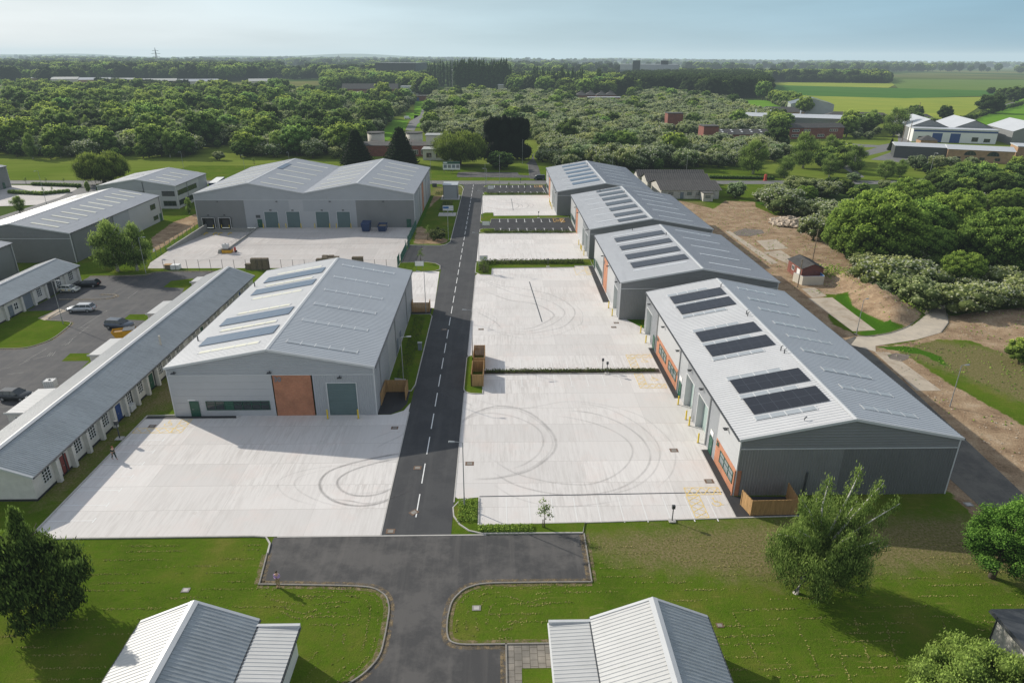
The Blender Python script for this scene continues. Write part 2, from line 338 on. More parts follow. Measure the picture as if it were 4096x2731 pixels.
# ------------------------------------------------------------------ mesh helpers
class MB:
    """collects faces of ONE mesh object"""
    def __init__(s): s.v = []; s.f = []; s.uv = None
    def quad(s, a, b, c, d): n = len(s.v); s.v += [a, b, c, d]; s.f.append((n, n+1, n+2, n+3)); return s
    def face(s, pts): n = len(s.v); s.v += list(pts); s.f.append(tuple(range(n, n+len(pts)))); return s
    def box(s, x0, x1, y0, y1, z0, z1):
        n = len(s.v)
        s.v += [(x0, y0, z0), (x1, y0, z0), (x1, y1, z0), (x0, y1, z0), (x0, y0, z1), (x1, y0, z1), (x1, y1, z1), (x0, y1, z1)]
        s.f += [(n+3, n+2, n+1, n), (n+4, n+5, n+6, n+7), (n, n+1, n+5, n+4), (n+1, n+2, n+6, n+5), (n+2, n+3, n+7, n+6), (n+3, n, n+4, n+7)]
        return s
    def prism(s, pts, z0, z1):
        k = len(pts); n = len(s.v)
        s.v += [(p[0], p[1], z0) for p in pts] + [(p[0], p[1], z1) for p in pts]
        s.f.append(tuple(range(n+k, n+2*k))); s.f.append(tuple(range(n+k-1, n-1, -1)))
        for i in range(k): j = (i+1) % k; s.f.append((n+i, n+j, n+k+j, n+k+i))
        return s
    def tube(s, pts, r, k=6, cap=True):
        pts = [Vector(p) for p in pts]; rs = r if isinstance(r, (list, tuple)) else [r]*len(pts)
        n0 = len(s.v); up = Vector((0, 0, 1))
        for i, p in enumerate(pts):
            d = (pts[min(i+1, len(pts)-1)] - pts[max(i-1, 0)]).normalized()
            a = d.cross(up if abs(d.z) < .95 else Vector((1, 0, 0))).normalized(); b = d.cross(a)
            for q in range(k):
                t = 2*math.pi*q/k; s.v.append(tuple(p + (a*math.cos(t) + b*math.sin(t))*rs[i]))
        for i in range(len(pts)-1):
            for q in range(k):
                q2 = (q+1) % k; s.f.append((n0+i*k+q, n0+i*k+q2, n0+(i+1)*k+q2, n0+(i+1)*k+q))
        if cap:
            s.f.append(tuple(n0+q for q in range(k-1, -1, -1))); s.f.append(tuple(n0+(len(pts)-1)*k+q for q in range(k)))
        return s
    OFF = (0, 0)
    def build(s, name, mat, parent=None, smooth=False):
        if MB.OFF != (0, 0) and parent is not None: s.v = [(a[0]-MB.OFF[0], a[1]-MB.OFF[1], a[2]) for a in s.v]
        me = bpy.data.meshes.new(name); me.from_pydata(s.v, [], s.f)
        if s.uv:
            ul = me.uv_layers.new(name='UVMap')
            for lp in me.loops: ul.data[lp.index].uv = s.uv[lp.vertex_index]
        bm = bmesh.new(); bm.from_mesh(me); bmesh.ops.recalc_face_normals(bm, faces=bm.faces) if not getattr(s, 'keep', False) else None
        bm.to_mesh(me); bm.free()
        if smooth: me.shade_smooth()
        if mat is not None: me.materials.append(mat)
        o = bpy.data.objects.new(name, me); COL.objects.link(o)
        if parent is not None: o.parent = parent
        return o

def tag(o, label=None, cat=None, group=None, kind=None):
    if label: o['label'] = label
    if cat: o['category'] = cat
    if group: o['group'] = group
    if kind: o['kind'] = kind
    return o
def thing(name, label, cat, loc=(0, 0, 0), rz=0, group=None):
    o = bpy.data.objects.new(name, None); COL.objects.link(o); o.location = loc; o.rotation_euler = (0, 0, rz)
    o.empty_display_size = .2
    return tag(o, label, cat, group)
def structure(name, mb, mat): return tag(mb.build(name, mat), kind='structure')
def copy_tree(o, parent=None):
    c = o.copy(); COL.objects.link(c); c.parent = parent
    for ch in o.children: copy_tree(ch, c)
    return c
def place(proto, used, loc, rz=0, label=None, scale=None, group=None):
    """first call moves the prototype itself, later calls copy it with its parts"""
    o = proto if not used else copy_tree(proto)
    used.append(o); o.location = loc; o.rotation_euler = (0, 0, rz)
    if label: o['label'] = label
    if group: o['group'] = group
    if scale: o.scale = (scale,)*3 if not isinstance(scale, tuple) else scale
    return o

def poly_sheet(name, pts, z, mat, kind='structure', th=None):
    me = bpy.data.meshes.new(name); bm = bmesh.new()
    vs = [bm.verts.new((p[0], p[1], z)) for p in pts]; f = bm.faces.new(vs); f.normal_update()
    bmesh.ops.triangulate(bm, faces=[f]); bmesh.ops.recalc_face_normals(bm, faces=bm.faces)
    if bm.faces[:][0].normal.z < 0: bmesh.ops.reverse_faces(bm, faces=bm.faces)
    if th:
        r = bmesh.ops.extrude_face_region(bm, geom=bm.faces[:])
        for v in [g for g in r['geom'] if isinstance(g, bmesh.types.BMVert)]: v.co.z += th
    bm.to_mesh(me); bm.free(); me.materials.append(mat)
    o = bpy.data.objects.new(name, me); COL.objects.link(o); return tag(o, kind=kind)

def arc(cx, cy, r, a0, a1, n=8): return [(cx+r*math.cos(R(a0+(a1-a0)*i/n)), cy+r*math.sin(R(a0+(a1-a0)*i/n))) for i in range(n+1)]
def strip(mb, pts, w, z, h=None):
    """ribbon (or kerb when h is given) that follows a line"""
    P = [Vector((p[0], p[1])) for p in pts]
    Lf, Rt = [], []
    for i, p in enumerate(P):
        d = (P[min(i+1, len(P)-1)] - P[max(i-1, 0)]).normalized(); n = Vector((-d.y, d.x))
        Lf.append(p+n*w/2); Rt.append(p-n*w/2)
    for i in range(len(P)-1):
        a, b, c, d = Lf[i], Rt[i], Rt[i+1], Lf[i+1]
        if h is None: mb.quad((a.x, a.y, z), (b.x, b.y, z), (c.x, c.y, z), (d.x, d.y, z))
        else: mb.prism([(a.x, a.y), (b.x, b.y), (c.x, c.y), (d.x, d.y)], z, z+h)
    return mb

# ------------------------------------------------------------------ ground of the site
def dist_poly(X, Y, poly):
    """signed distance (inside positive) from grid points to a polygon"""
    P = np.array(poly, float); n = len(P); d = np.full(X.shape, 1e9); ins = np.zeros(X.shape, bool)
    for i in range(n):
        a, b = P[i], P[(i+1) % n]; e = b-a; L2 = max(e@e, 1e-9)
        t = np.clip(((X-a[0])*e[0]+(Y-a[1])*e[1])/L2, 0, 1)
        d = np.minimum(d, np.hypot(X-a[0]-t*e[0], Y-a[1]-t*e[1]))
        c = (a[1] > Y) != (b[1] > Y)
        xi = a[0]+(Y-a[1])*e[0]/(e[1] if abs(e[1]) > 1e-9 else 1e-9)
        ins ^= c & (X < xi)
    return np.where(ins, d, -d)

EARTH = [
    [(49.6, 42), (56.5, 42), (56.5, 100), (49.6, 100)],
    [(50.4, 64), (59, 64), (62, 90), (66, 100), (62.5, 104), (60, 112), (66, 128), (62, 150), (60, 200), (50.4, 200)],
    [(50.3, 100), (58.7,104.2), (61.7,125.4), (66.6,127.7), (71.2,128.5), (68.3,120.6), (69.6,111.5), (73.0,109.6), (78.9,115.6), (79.8,119.0), (81.7,130.4), (78.9,139.2), (82.8,150.0), (84.5,157.6), (95.2,184.0), (95.2,190.2), (90.4,203.9), (84.3,200.4), (82.7,213.5), (85.4,221.5), (76.2,223.5), (68.3,210.3), (60.7,224.5), (50.3, 215)],
    [(51, 20), (57, 20), (57, 62), (60.8, 88), (61.5, 100), (70.8,103.5), (79.6,109.2), (83.4,114.9), (101.0,119.5), (130, 95), (130, 60), (82.3,98.0), (79.8,103.9), (74.2,104.0), (63.6,98.3), (66.1,97.2), (66.0,90.3), (70, 66), (66, 20)],
    [(-24, 192), (-12.6, 172), (-13.4, 168), (-21, 168), (-22.4, 190), (-22.4, 232), (-18.5, 232)],
    [(-89.9,174.3), (-92.2,192.6), (-90.1,203.9), (-84.4,191.2), (-82.7,159.8)],
]
WORN = [
    [(-49.3, 60.5), (-46.9, 60.5), (-46.9, 79), (-43, 84), (-42.7, 110), (-49, 110)],
    [(26, 56.5), (51, 56.8), (62, 90), (58, 40), (44, 49), (24, 47.5), (14, 49.5), (9.5, 51), (9, 54.5)],
    [(62.4,100.9), (74.2,104.0), (85.6,98.5), (120, 60), (82, 58), (69.3,90.2)],
    [(61.6,223.5), (67.8,221.5), (66.8,205.1), (63.6,201.7), (60.7,206.8)],
    [(50.6, 60), (55.5, 60), (50.6, 110)],
    [(-23, 233), (-12, 233), (-12, 250), (-23, 250)],
]
RANK = [
    [(67.2,126.2), (70.9,128.5), (68.3,120.6), (69.6,111.5), (72.9,109.9), (77.6,113.6), (70.9,107.5), (63.9,105.7), (61.9,107.0), (66.3,108.3)],
    [(62.2,100.9), (65.9,101.4), (68.8,100.8), (71.0,97.2), (69.3,90.2), (72.5, 84), (69.5, 91.5), (68.7,97.7), (65.7,99.0)],
    [(82.3,148.9), (78.9,136.4), (80.3,128.0), (79.4,118.3), (82.9,122.6), (85.9,139.1), (86.4,154.2)],
    [(85.1,219.5), (91.4,200.0), (103.8,229.5), (98.2,245.1)],
    [(22.3, 108.6), (26, 108.6), (26, 114), (22.3, 114)],
    [(-22.5, 186.3), (-21.3, 186.3), (-21.3, 232), (-22.5, 232)],
]
def mound_h(X, Y):
    h = np.zeros_like(X)
    m1 = dist_poly(X, Y, [(75.4,144.9), (78.2,137.3), (80.3,128.0), (79.7,116.2), (73.3,110.2), (69.5,109.9), (69.0,122.0), (70.6,128.5), (70.0,133.9)])
    h += 2.6*np.clip(m1/5.5, 0, 1)**.8
    m2 = dist_poly(X, Y, [(86.1,119.6), (101.0,119.5), (140, 100), (140, 70), (88.2,103.3), (84.0,110.4)])
    h += 1.2*np.clip(m2/12, 0, 1)
    h += (.16*np.sin(X*1.7+Y*.6)+.14*np.sin(Y*2.1-X*.9)+.12*np.sin(X*.7-Y*1.1))*np.clip(m1/3, 0, 1)
    return h
def make_site():
    x0, x1, y0, y1 = -132, 112, 18, 300
    xs = np.arange(x0, x1+1); ys = np.arange(y0, y1+1); nx, ny = len(xs), len(ys)
    X, Y = np.meshgrid(xs.astype(float), ys.astype(float))
    Z = mound_h(X, Y)
    def ch(polys, soft):
        v = np.full(X.shape, -1e9)
        for p in polys: v = np.maximum(v, dist_poly(X, Y, p))
        return np.clip(.5+v/soft, 0, 1)
    col = np.stack([ch(EARTH, 2.2), ch(WORN, 7), ch(RANK, 1.6), np.ones_like(X)], -1)
    co = np.stack([X, Y, Z], -1).reshape(-1, 3)
    I, J = np.meshgrid(np.arange(nx-1), np.arange(ny-1)); a = J*nx+I
    cx, cy = xs[:-1][I]+.5, ys[:-1][J]+.5
    keep = ~((cx > -80) & (cx < -66) & (cy > 162) & (cy < 186)); a = a[keep]
    F = np.stack([a, a+1, a+nx+1, a+nx], -1)
    me = bpy.data.meshes.new('site_ground'); me.vertices.add(len(co)); me.vertices.foreach_set('co', co.ravel())
    me.loops.add(F.size); me.loops.foreach_set('vertex_index', F.ravel().astype(np.int32))
    me.polygons.add(len(F)); me.polygons.foreach_set('loop_start', np.arange(0, F.size, 4, dtype=np.int32)); me.update(calc_edges=True); me.validate()
    at = me.color_attributes.new('cover', 'FLOAT_COLOR', 'POINT'); at.data.foreach_set('color', col.reshape(-1).astype(np.float32))
    me.materials.append(M['site']); me.shade_smooth()
    o = bpy.data.objects.new('ground', me); COL.objects.link(o); tag(o, kind='structure')
make_site()
# country sheet around the site, out to the horizon
mb = MB(); fz = -.02
def gz(x, y):      # the plain falls away beyond the near fields, more so to the right
    t = max(0, y-1400); return -t*t/6.4e6-max(0, x)*.0045*min(1, t/3000)
gy = [300, 1400, 1800, 2300, 3000, 4000, 5200, 7000, 9000, 12000, 16000, 21000, 26000]; gx = list(range(-14000, 14001, 2000))
for a, b in zip(gy, gy[1:]):
    for c, d in zip(gx, gx[1:]): mb.quad((c, a, gz(c, a)+fz), (d, a, gz(d, a)+fz), (d, b, gz(d, b)+fz), (c, b, gz(c, b)+fz))
mb.quad((-14000, -300, fz), (-132, -300, fz), (-132, 300, fz), (-14000, 300, fz))
mb.quad((112, -300, fz), (14000, -300, fz), (14000, 300, fz), (112, 300, fz))
mb.quad((-132, -300, fz), (112, -300, fz), (112, 18, fz), (-132, 18, fz))
structure('open_country', mb, M['country'])
# grass between the cross road and the woods
poly_sheet('grass_verge', [(-420, 255.2), (-132.2, 255.2), (-132.2, 300.2), (112.2, 300.2), (112.2, 262), (330, 262), (360, 640), (-110, 700), (-420, 420)], .002, M['verge'])

# fields
poly_sheet('field', [(365.1,948.9), (481.5,833.8), (599.1,866.9), (529.7,761.7), (438.2,642.3), (357.6,539.7), (311.8,493.2), (290.9,517.6), (284.0,567.3), (291.6,657.1), (319.9,780.0)], .25, M['crop_yellow'])
poly_sheet('field', [(469.2,1224.5), (747.9,1018.0), (633.8,894.0), (479.6,830.5), (387.9,880.1), (365.1,948.9)], .30, M['crop_dark'])
poly_sheet('field', [(506.8,1324.0), (865.6,1576.5), (745.7,1322.6), (619.8,1123.7), (466.6,1217.5)], .25, M['crop_yellow'])
poly_sheet('field', [(865.6,1576.5), (1258.6,1576.6), (821.6,1022.9), (740.8,1008.2), (625.9,1107.1)], .28, M['crop_olive'])
poly_sheet('field', [(243.0,793.8), (300.5,784.8), (259.3,608.2), (209.7,535.8), (214.2,598.0)], .25, M['crop_green'])
poly_sheet('field', [(640.8,858.8), (332.7,493.6), (366.1,445.6), (694.4,861.7)], .25, M['crop_green'])
poly_sheet('field', [(-1031.4,1530.7), (-894.2,1474.8), (-723.4,1332.2), (-724.1,1175.0), (-856.2,1162.9), (-1122.0,1529.8)], .25, M['crop_green'])
for a in ([(-90.1,792.6), (-73.8,793.4), (-55.0,585.4), (-67.1,585.0)], [(-77.4,528.5), (-65.3,528.8), (-59.3,461.9), (-61.6,387.3), (-70.5,434.0)], [(-65.5,569.9), (-50.0,570.4), (-44.7,472.2), (-55.6,472.0)], [(-76.3,600.6), (-63.1,593.0), (-59.8,529.0), (-70.2,555.4)]):
    poly_sheet('grass_clearing', a, .05, M['crop_green'])
poly_sheet('road', [(-58.1,452.3), (-62.8,516.4), (-60.7,570.1), (-66.1,635.4), (-59.5,635.7), (-52.8,549.0), (-54.9,493.3), (-51.9,447.7)], .06, M['road_far'])

poly_sheet('car_park', [(175.3,320.8), (208.8,357.3), (215.5,357.3), (194.6,320.9), (203.8,320.9), (192.6,304.8), (185.8,308.1), (181.7,316.6)], .03, M['road_far'])
poly_sheet('road', [(192.0,387.0), (208.8,376.3), (227.7,391.3), (268.3,464.2), (277.0,464.3), (230.7,383.8), (211.7,362.5), (176.9,330.5), (186.4,349.4), (203.5,367.8), (183.7,367.6)], .026, M['road_far'])
poly_sheet('road', [(356.4,539.7), (442.0,632.7), (560.4,763.1), (548.2,741.3), (428.3,608.3), (351.1,525.8)], .33, M['road_far'])
poly_sheet('road', [(160.5,320.6), (159.9,315.5), (147.3,271.0), (143.8,269.1), (152.6,305.5)], .03, M['road_far'])

# ------------------------------------------------------------------ roads, yards, footways
Z1, Z2, Z3, Z4 = .010, .018, .026, .034
poly_sheet('road_main', [(-11.9, 54.6), (-4.7, 54.6), (-4.7, 255), (-11.8, 255), (-11.8, 169.7), (-13.5, 166.2), (-22, 166.6), (-22.3, 151), (-16, 151), (-13.4, 149.2), (-12.5, 146), (-11.9, 120)], Z2, M['asphalt_new'])
poly_sheet('road_junction', [(-11.9, 250), (-4.7, 250), (-3.5, 253.5), (-.5, 255.4), (-16, 255.4), (-12.8, 253.5)], Z2+.002, M['asphalt_new'])
poly_sheet('road_cross', [(-420, 255.0), (330, 255.0), (330, 262.2), (-420, 262.2)], Z1, M['road_far'])
def soften(p, k=2):
    for _ in range(k): p = [p[0]]+[q for a, b in zip(p, p[1:]) for q in ((a[0]*.8+b[0]*.2, a[1]*.8+b[1]*.2), (a[0]*.2+b[0]*.8, a[1]*.2+b[1]*.8))]+[p[-1]]
    return p
KERB_L = soften([(-21.7, 48.1), (-16.5, 47.9), (-13.2, 47.75), (-11.2, 47.5), (-9.9, 46.5), (-9.4, 45.0), (-9.35, 42.5), (-9.4, 40), (-10.3, 38.4), (-12, 36.9), (-14, 34)])
KERB_R = soften([(8.5, 47.85), (2, 47.9), (-1.6, 47.85), (-3.1, 47.2), (-4.1, 45.8), (-4.35, 43.8), (-4.3, 42.2), (-4.0, 41.3), (-3.1, 40.95), (.6, 40.95)])
poly_sheet('road_old', [(-22.2, 54.6), (-22.2, 53)]+KERB_L+[(-14, 18), (.6, 18), (.6, 40.9)]+KERB_R[::-1]+[(8.5, 54.6)], Z1, M['asphalt_old'])
poly_sheet('paving', [(.65, 41.0), (4.4, 41.0), (4.2, 38.6), (1.8, 38.6), (1.7, 34), (.65, 34)], Z2, M['paving'])
# concrete yards
poly_sheet('concrete_yard', [(-46.2, 54.75), (-11.6, 54.65), (-11.8, 70.3), (-11.95, 82.6), (-12.6, 80.4), (-14.2, 79.3), (-16, 79.28), (-42.5, 79.28), (-46.2, 79.28)], Z3, M['concrete'])
poly_sheet('concrete_yard', [(-4.68, 61), (-4.3, 60.6), (-2.0, 60.8), (-1.95, 56.0), (24.7, 56.9), (24.7, 62), (26.5, 62), (26.5, 108.3), (23.4, 114.2), (22.9, 114.6), (22.9, 148.2), (-2.0, 148.4), (-4.7, 141)], Z3, M['concrete'])
poly_sheet('concrete_yard', [(-4.68, 152.2), (22.6, 154.2), (22.6, 179.2), (-4.68, 178.6)], Z3, M['concrete'])
poly_sheet('concrete_yard', [(-4.68, 200.4), (18.0, 200.8), (19.0, 201.4), (19.0, 233.2), (-4.68, 232.4)], Z3, M['concrete'])
poly_sheet('concrete_yard', [(-18, 120.9), (-11.9, 120.5), (-12.7, 144.0), (-18.6, 144.2)], Z3, M['concrete'])
poly_sheet('concrete_yard', [(-65.9, 147), (-22.5, 147), (-22.6, 185.95), (-65.9, 185.95)], Z3, M['concrete_dock'])
poly_sheet('concrete_yard', [(-78, 147), (-65.9, 147), (-65.9, 162), (-80, 162), (-79.5, 151.5)], Z3, M['concrete_dock'])
mb = MB(); mb.quad((-80, 162, Z3), (-65.9, 162, Z3), (-65.9, 183, -1.15), (-80, 183, -1.15)); mb.quad((-80, 183, -1.15), (-65.9, 183, -1.15), (-65.9, 186, -1.2), (-80, 186, -1.2))
structure('dock_ramp', mb, M['concrete_dock'])
# asphalt bays
poly_sheet('parking_bays', [(-4.7, 181), (20.2, 180.6), (21.6, 181), (21.6, 197.8), (-1.6, 196.4), (-1.6, 191.2), (-4.7, 191.2)], Z2, M['footway'])
poly_sheet('parking_bays', [(-4.7, 235.2), (18, 234.8), (18, 253.2), (-2.6, 252.6), (-2.6, 248.4), (-4.7, 248.2)], Z2, M['footway'])
# dark footways along the walls
for p in ([(24.72, 56.9), (31.5, 57.1), (31.5, 60.4), (25.55, 60.5), (25.55, 70), (24.72, 69.9)], [(24.75, 83.4), (25.55, 83.4), (25.55, 101.1), (24.75, 101.1)], [(20.6, 123.4), (21.95, 123.4), (21.95, 147.9), (20.8, 147.9)],
          [(-46.2, 78.6), (-34.3, 78.6), (-34.6, 79.25), (-46.2, 79.25)], [(-16, 79.35), (-14.3, 79.4), (-13, 80.6), (-12.4, 82.4), (-12.4, 86), (-15.9, 86)], [(-15.9, 117), (-12.3, 117), (-12.3, 120.6), (-15.9, 120.6)]):
    poly_sheet('footway', p, Z4+.004, M['footway'])
poly_sheet('planting_bed', [(-15.2, 88), (-12.9, 88), (-12.9, 116), (-15.2, 116)], .03, M['soil'])
# far left yards and roads
poly_sheet('yard_asphalt', [(-130, 60), (-58, 60), (-58, 140), (-61, 144.4), (-74.8, 144.5), (-76, 141.6), (-87.5, 141.2), (-87.5, 100), (-130, 100)], Z1, M['asphalt_left'])
poly_sheet('yard_far', [(-180.9,252.8), (-152.9,250.7), (-146.7,242.3), (-145.4,228.7), (-142.7,217.4), (-155.7,215.0), (-230, 190), (-230, 245)], .04, M['concrete_dock'])
poly_sheet('road_side', [(-158.0,259.6), (-150.1,259.7), (-140.0,241.2), (-139.6,210.1), (-139.2,190.2), (-146.0,200.4), (-145.4,228.7), (-149.4,248.5)], .045, M['road_far'])
# earth track on the east side
poly_sheet('track', [(51.8, 18), (58.2, 18), (57.6, 60), (60, 88), (60.6, 100), (61.4,105.6), (58.9, 104), (58.6, 112), (57.2, 126), (54.8, 150), (53.5, 200), (50.8, 215), (50.6, 100), (51.2, 74)], .02, M['track'])
poly_sheet('path', [(58.9, 102), (61.8,105.6), (64.4,105.4), (68.3,106.9), (72.7,109.6), (78.4,114.9), (83.4,122.6), (86.1,127.1), (90.2,127.9), (87.4,122.5), (81.3,111.6), (77.2,107.1), (71.1,104.0), (62.7,101.4), (61.5, 99)], .03, M['dirt_road'])
for p in ([(61.7,125.4), (66.8,125.8), (66.4,108.4), (62.1,107.9)], [(67.6,170.7), (73.3,172.0), (72.9,163.0), (66.9,161.3)], [(65.3,159.5), (70.4,161.3), (70.4,149.0), (67.4,149.0)], [(62.7,181.2), (64.1,181.1), (65.5,150.1), (63.3,149.1)],
          [(63.0,131.4), (66.0,132.2), (66.1,126.6), (62.7,125.8)], [(61.3,99.1), (63.6,98.8), (63.8,85.2), (60.2,85.2)]):
    poly_sheet('hardstanding', p, .016, M['dusty'])
poly_sheet('gravel_patch', [(62.7,97.8), (64.5,98.5), (66.4,97.7), (65.3,96.3), (63.6,95.3), (62.3,96.3)], .02, M['tarmac_patch'])
poly_sheet('gravel_patch', [(64.4,179.7), (69.0,184.1), (73.5,182.6), (72.8,178.9), (67.8,175.4), (64.2,176.1)], .02, M['tarmac_patch'])
poly_sheet('road_lane', [(13.2,266.7), (14.9,266.7), (17.8,273.0), (18.2,295.3), (17.5,335.8), (19.1,344.4), (16.6,323.2), (13.1,304.4), (14.1,304.5), (13.2,274.3)], .02, M['asphalt_old'])
poly_sheet('car_park', [(-15.7,282.2), (-13.1,283.6), (8.7,282.3), (9.2,275.6), (13.6,274.3), (13.3,269.2), (-15.1,270.4), (-15.8,272.9)], .018, M['asphalt_old'])

# raised grass islands with kerbs
kb = MB(); kold = MB(); edg = MB()
def island(pts, mat=None, bed=None, closed=True):
    poly_sheet('grass_island', pts, .0, mat or M['lawn'], th=.11)
    q = list(pts)+[pts[0]] if closed else pts
    strip(kb, q, .13, 0, .125)
def rr(x0, x1, y0, y1, r=1., n=5, c='abcd'):
    out = []
    for nm, cx, cy, a in (('a', x0+r, y0+r, 180), ('b', x1-r, y0+r, 270), ('c', x1-r, y1-r, 0), ('d', x0+r, y1-r, 90)):
        out += arc(cx, cy, r, a, a+90, n) if nm in c else [(x0 if nm in 'ad' else x1, y0 if nm in 'ab' else y1)]
    return out
island([(-15.95, 86.1), (-12.3, 86.1), (-11.9, 88), (-11.9, 116), (-12.3, 117), (-15.95, 117)])
island([(-2.0, 56.05), (-2.05, 60.7), (-3.1, 60.6), (-4.2, 60), (-4.75, 59), (-4.6, 57.6), (-3.9, 56.2), (-2.9, 55.2), (-1.6, 54.75), (8.5, 54.68), (8.9, 56.3)])
island(arc(-3.6, 97.2, 1.2, 180, 90, 5)+[(-2.1, 98.4), (-2.1, 85.1)]+arc(-3.3, 86.6, 1.5, 270, 180, 5))
island([(-2.0, 91.3), (24.6, 91.5), (24.65, 93.0), (-2.0, 92.7)], M['soil'])
island([(-4.75, 150.6), (-4.75, 143.2), (-3.6, 141.6), (-1.2, 141.4), (-1.1, 146.1), (17.5, 146.9), (17.7, 148.0), (21.9, 148.1), (21.9, 153.4), (-3.0, 152.1)])
island([(-4.6, 183.0), (-3.8, 184.1), (-.6, 184.1), (-.5, 181.1), (20.2, 180.7), (21.6, 179.4), (-3.0, 178.6), (-4.6, 180)])
island([(-4.7, 202.5), (-4.7, 193.5), (-3.6, 191.2), (-1.7, 191.2), (-1.6, 196.2), (17.0, 197.2), (21.5, 198.2), (21.4, 200.7), (-.9, 200.3), (-1, 204.7), (-3.5, 204.7)])
island([(-4.7, 236.5), (-3.9, 238.8), (-2.3, 236.2), (17.1, 236.0), (17.8, 234.2), (-4, 233.4)])
island([(-4.6, 248.3), (-4.3, 251), (-3.0, 253), (-1.5, 254.3), (18.2, 254.3), (18.2, 252.9), (-2.7, 252.2), (-2.9, 248.2)])
island([(-22.3, 148.0), (-22.2, 150.9), (-16.1, 151.3), (-14.0, 150.2), (-12.9, 148.4), (-12.7, 145.6), (-13.8, 144.2), (-18.9, 143.7), (-22, 143.7)])
strip(kb, [(-22.4, 166.6), (-14.2, 166.1), (-12.8, 167.2), (-11.9, 169.8), (-11.8, 244), (-12.6, 250), (-15.4, 254.6), (-24, 254.8)], .15, 0, .12)
strip(kb, [(-4.6, 141), (-4.72, 98.6)], .13, 0, .05); strip(kb, [(-4.7, 85.5), (-4.7, 60)], .13, 0, .05); strip(kb, [(-11.7, 54.7), (-11.85, 80)], .13, 0, .05)
strip(kb, [(-46.2, 54.7), (-24.2, 54.75), (-23, 54.6), (-22.3, 53.6), (-22.1, 52.2)], .16, 0, .13); strip(kb, [(-46.25, 54.7), (-46.25, 79.4), (-42.7, 79.5)], .16, 0, .14)
strip(kb, [(-21.9, 54.62), (-1.2, 54.6)], .16, 0, .04); strip(kb, [(-46.2, 78.55), (-34.4, 78.55), (-34.0, 79.3)], .12, 0, .06)
strip(kb, [(-1.95, 56.0), (24.7, 56.85), (31.4, 57.05)], .13, 0, .06); strip(kb, [(24.7, 56.9), (24.7, 69.95), (25.4, 70.0)], .13, 0, .06); strip(kb, [(24.73, 83.4), (24.73, 101.1)], .12, 0, .06)
strip(kb, [(20.6, 123.4), (20.8, 147.9)], .12, 0, .05)
for a in ([(-21.6, 48.2), (-22.15, 52.2)], KERB_L, KERB_R, [(8.6, 54.6), (8.5, 47.85)], [(.6, 40.95), (4.3, 40.95)],
          [(.6, 41), (.6, 34)], [(-81.1,120.0), (-81.3,114.9), (-77.1,114.4), (-75.4,113.5), (-74.4,105.7), (-76.4,102.2), (-80.6,102.1)], [(-85.3, 126.3), (-77.3, 126.2), (-75.4, 127.0), (-75, 128.2), (-76.2, 129.0), (-79, 129.2)],
          [(-87.6, 141.3), (-76.2, 141.7), (-74.8, 144.5), (-61, 144.6)], [(61.9,107.0), (61.9,105.7), (63.7,105.4), (68.3,106.9), (72.7,109.6), (78.7,115.2)], [(84.0,116.2), (81.3,111.6), (77.2,107.1)],
          [(-420, 262.3), (-18, 262.3)], [(10, 262.3), (330, 262.3)], [(-420, 254.9), (-160, 254.9)], [(14.1,304.5), (13.2,274.3), (9.0,275.6)]):
    strip(kold, a if len(a) < 4 or len(a) > 20 else soften(a), .12, 0, .10)
    if a[0][1] < 200: strip(edg, a if len(a) < 4 or len(a) > 20 else soften(a), .95, .016)
structure('dry_grass_edge', edg, M['edge']); structure('kerb', kb, M['kerb']); structure('kerb_old', kold, M['kerb_old'])
# grass plots in the left yard
for p in ([(-80.6,102.1), (-76.4,102.2), (-74.4,105.7), (-75.4,113.5), (-77.1,114.4), (-81.3,114.9), (-81.1,120.0), (-88.4,119.7), (-88, 108)], [(-68.5,133.6), (-68.8,137.8), (-64.8,139.6), (-61.0,129.6), (-62.9,129.2), (-64.0,133.0)], [(-62.9,125.4), (-62.0,128.2), (-61.7,125.3)], [(-67.4,115.2), (-67.5,117.8), (-64.3,117.8), (-61.4,112.2), (-62.7,112.2), (-63.3,114.7)],
          [(-67.8,97.1), (-68.2,100.1), (-65.0,100.1), (-62.3,95.7), (-62.2,94.1), (-63.2,94.3), (-63.6,97.2)]):
    poly_sheet('grass_plot', p, .02, M['lawn'])
poly_sheet('paving', [(-81.2,114.9), (-80.2,119.9), (-82.2,120.9), (-83.1,116.0)], .024, M['dusty'])

# ------------------------------------------------------------------ painted markings
wl = MB(); bay = MB(); yl = MB(); ol = MB(); worn = MB(); drain = MB()
def seg(mb, a, b, w=.1, z=.045): strip(mb, [a, b], w, z)
y = 54.9
def dash(ya, yb): seg(wl, (-8.42+.000*ya, ya), (-8.42, yb), .14, Z4)
y = 57.5
while y < 252:
    seg(wl, (-8.5, y), (-8.5, y+4), .12, Z4); y += 6.0
for i in range(18): seg(wl, (-15.4+i*.62, 255.0), (-15.1+i*.62, 255.0), .16, Z4)
for i in range(10): seg(bay, (.9+2.42*i, 56.3), (.9+2.42*i, 60.6), .13, .036)     # bays along the south edge
for i in range(10): seg(bay, (1.15+2.42*i, 87.3), (1.15+2.42*i, 91.2), .12, .036); seg(bay, (.85+2.42*i, 87.3), (1.45+2.42*i, 87.3), .12, .037)
for i in range(10): seg(bay, (1.15+2.42*i, 92.95), (1.15+2.42*i, 97.3), .12, .036)
for i in range(5): seg(bay, (1.2+2.42*i, 142), (1.2+2.42*i, 146.1), .12, .036)
for i in range(7):
    yy = 57.5+2.62*i; seg(wl, (-46.1, yy), (-41.5, yy), .09, .036); seg(wl, (-41.4, yy-.35), (-41.4, yy+.45), .12, .037)
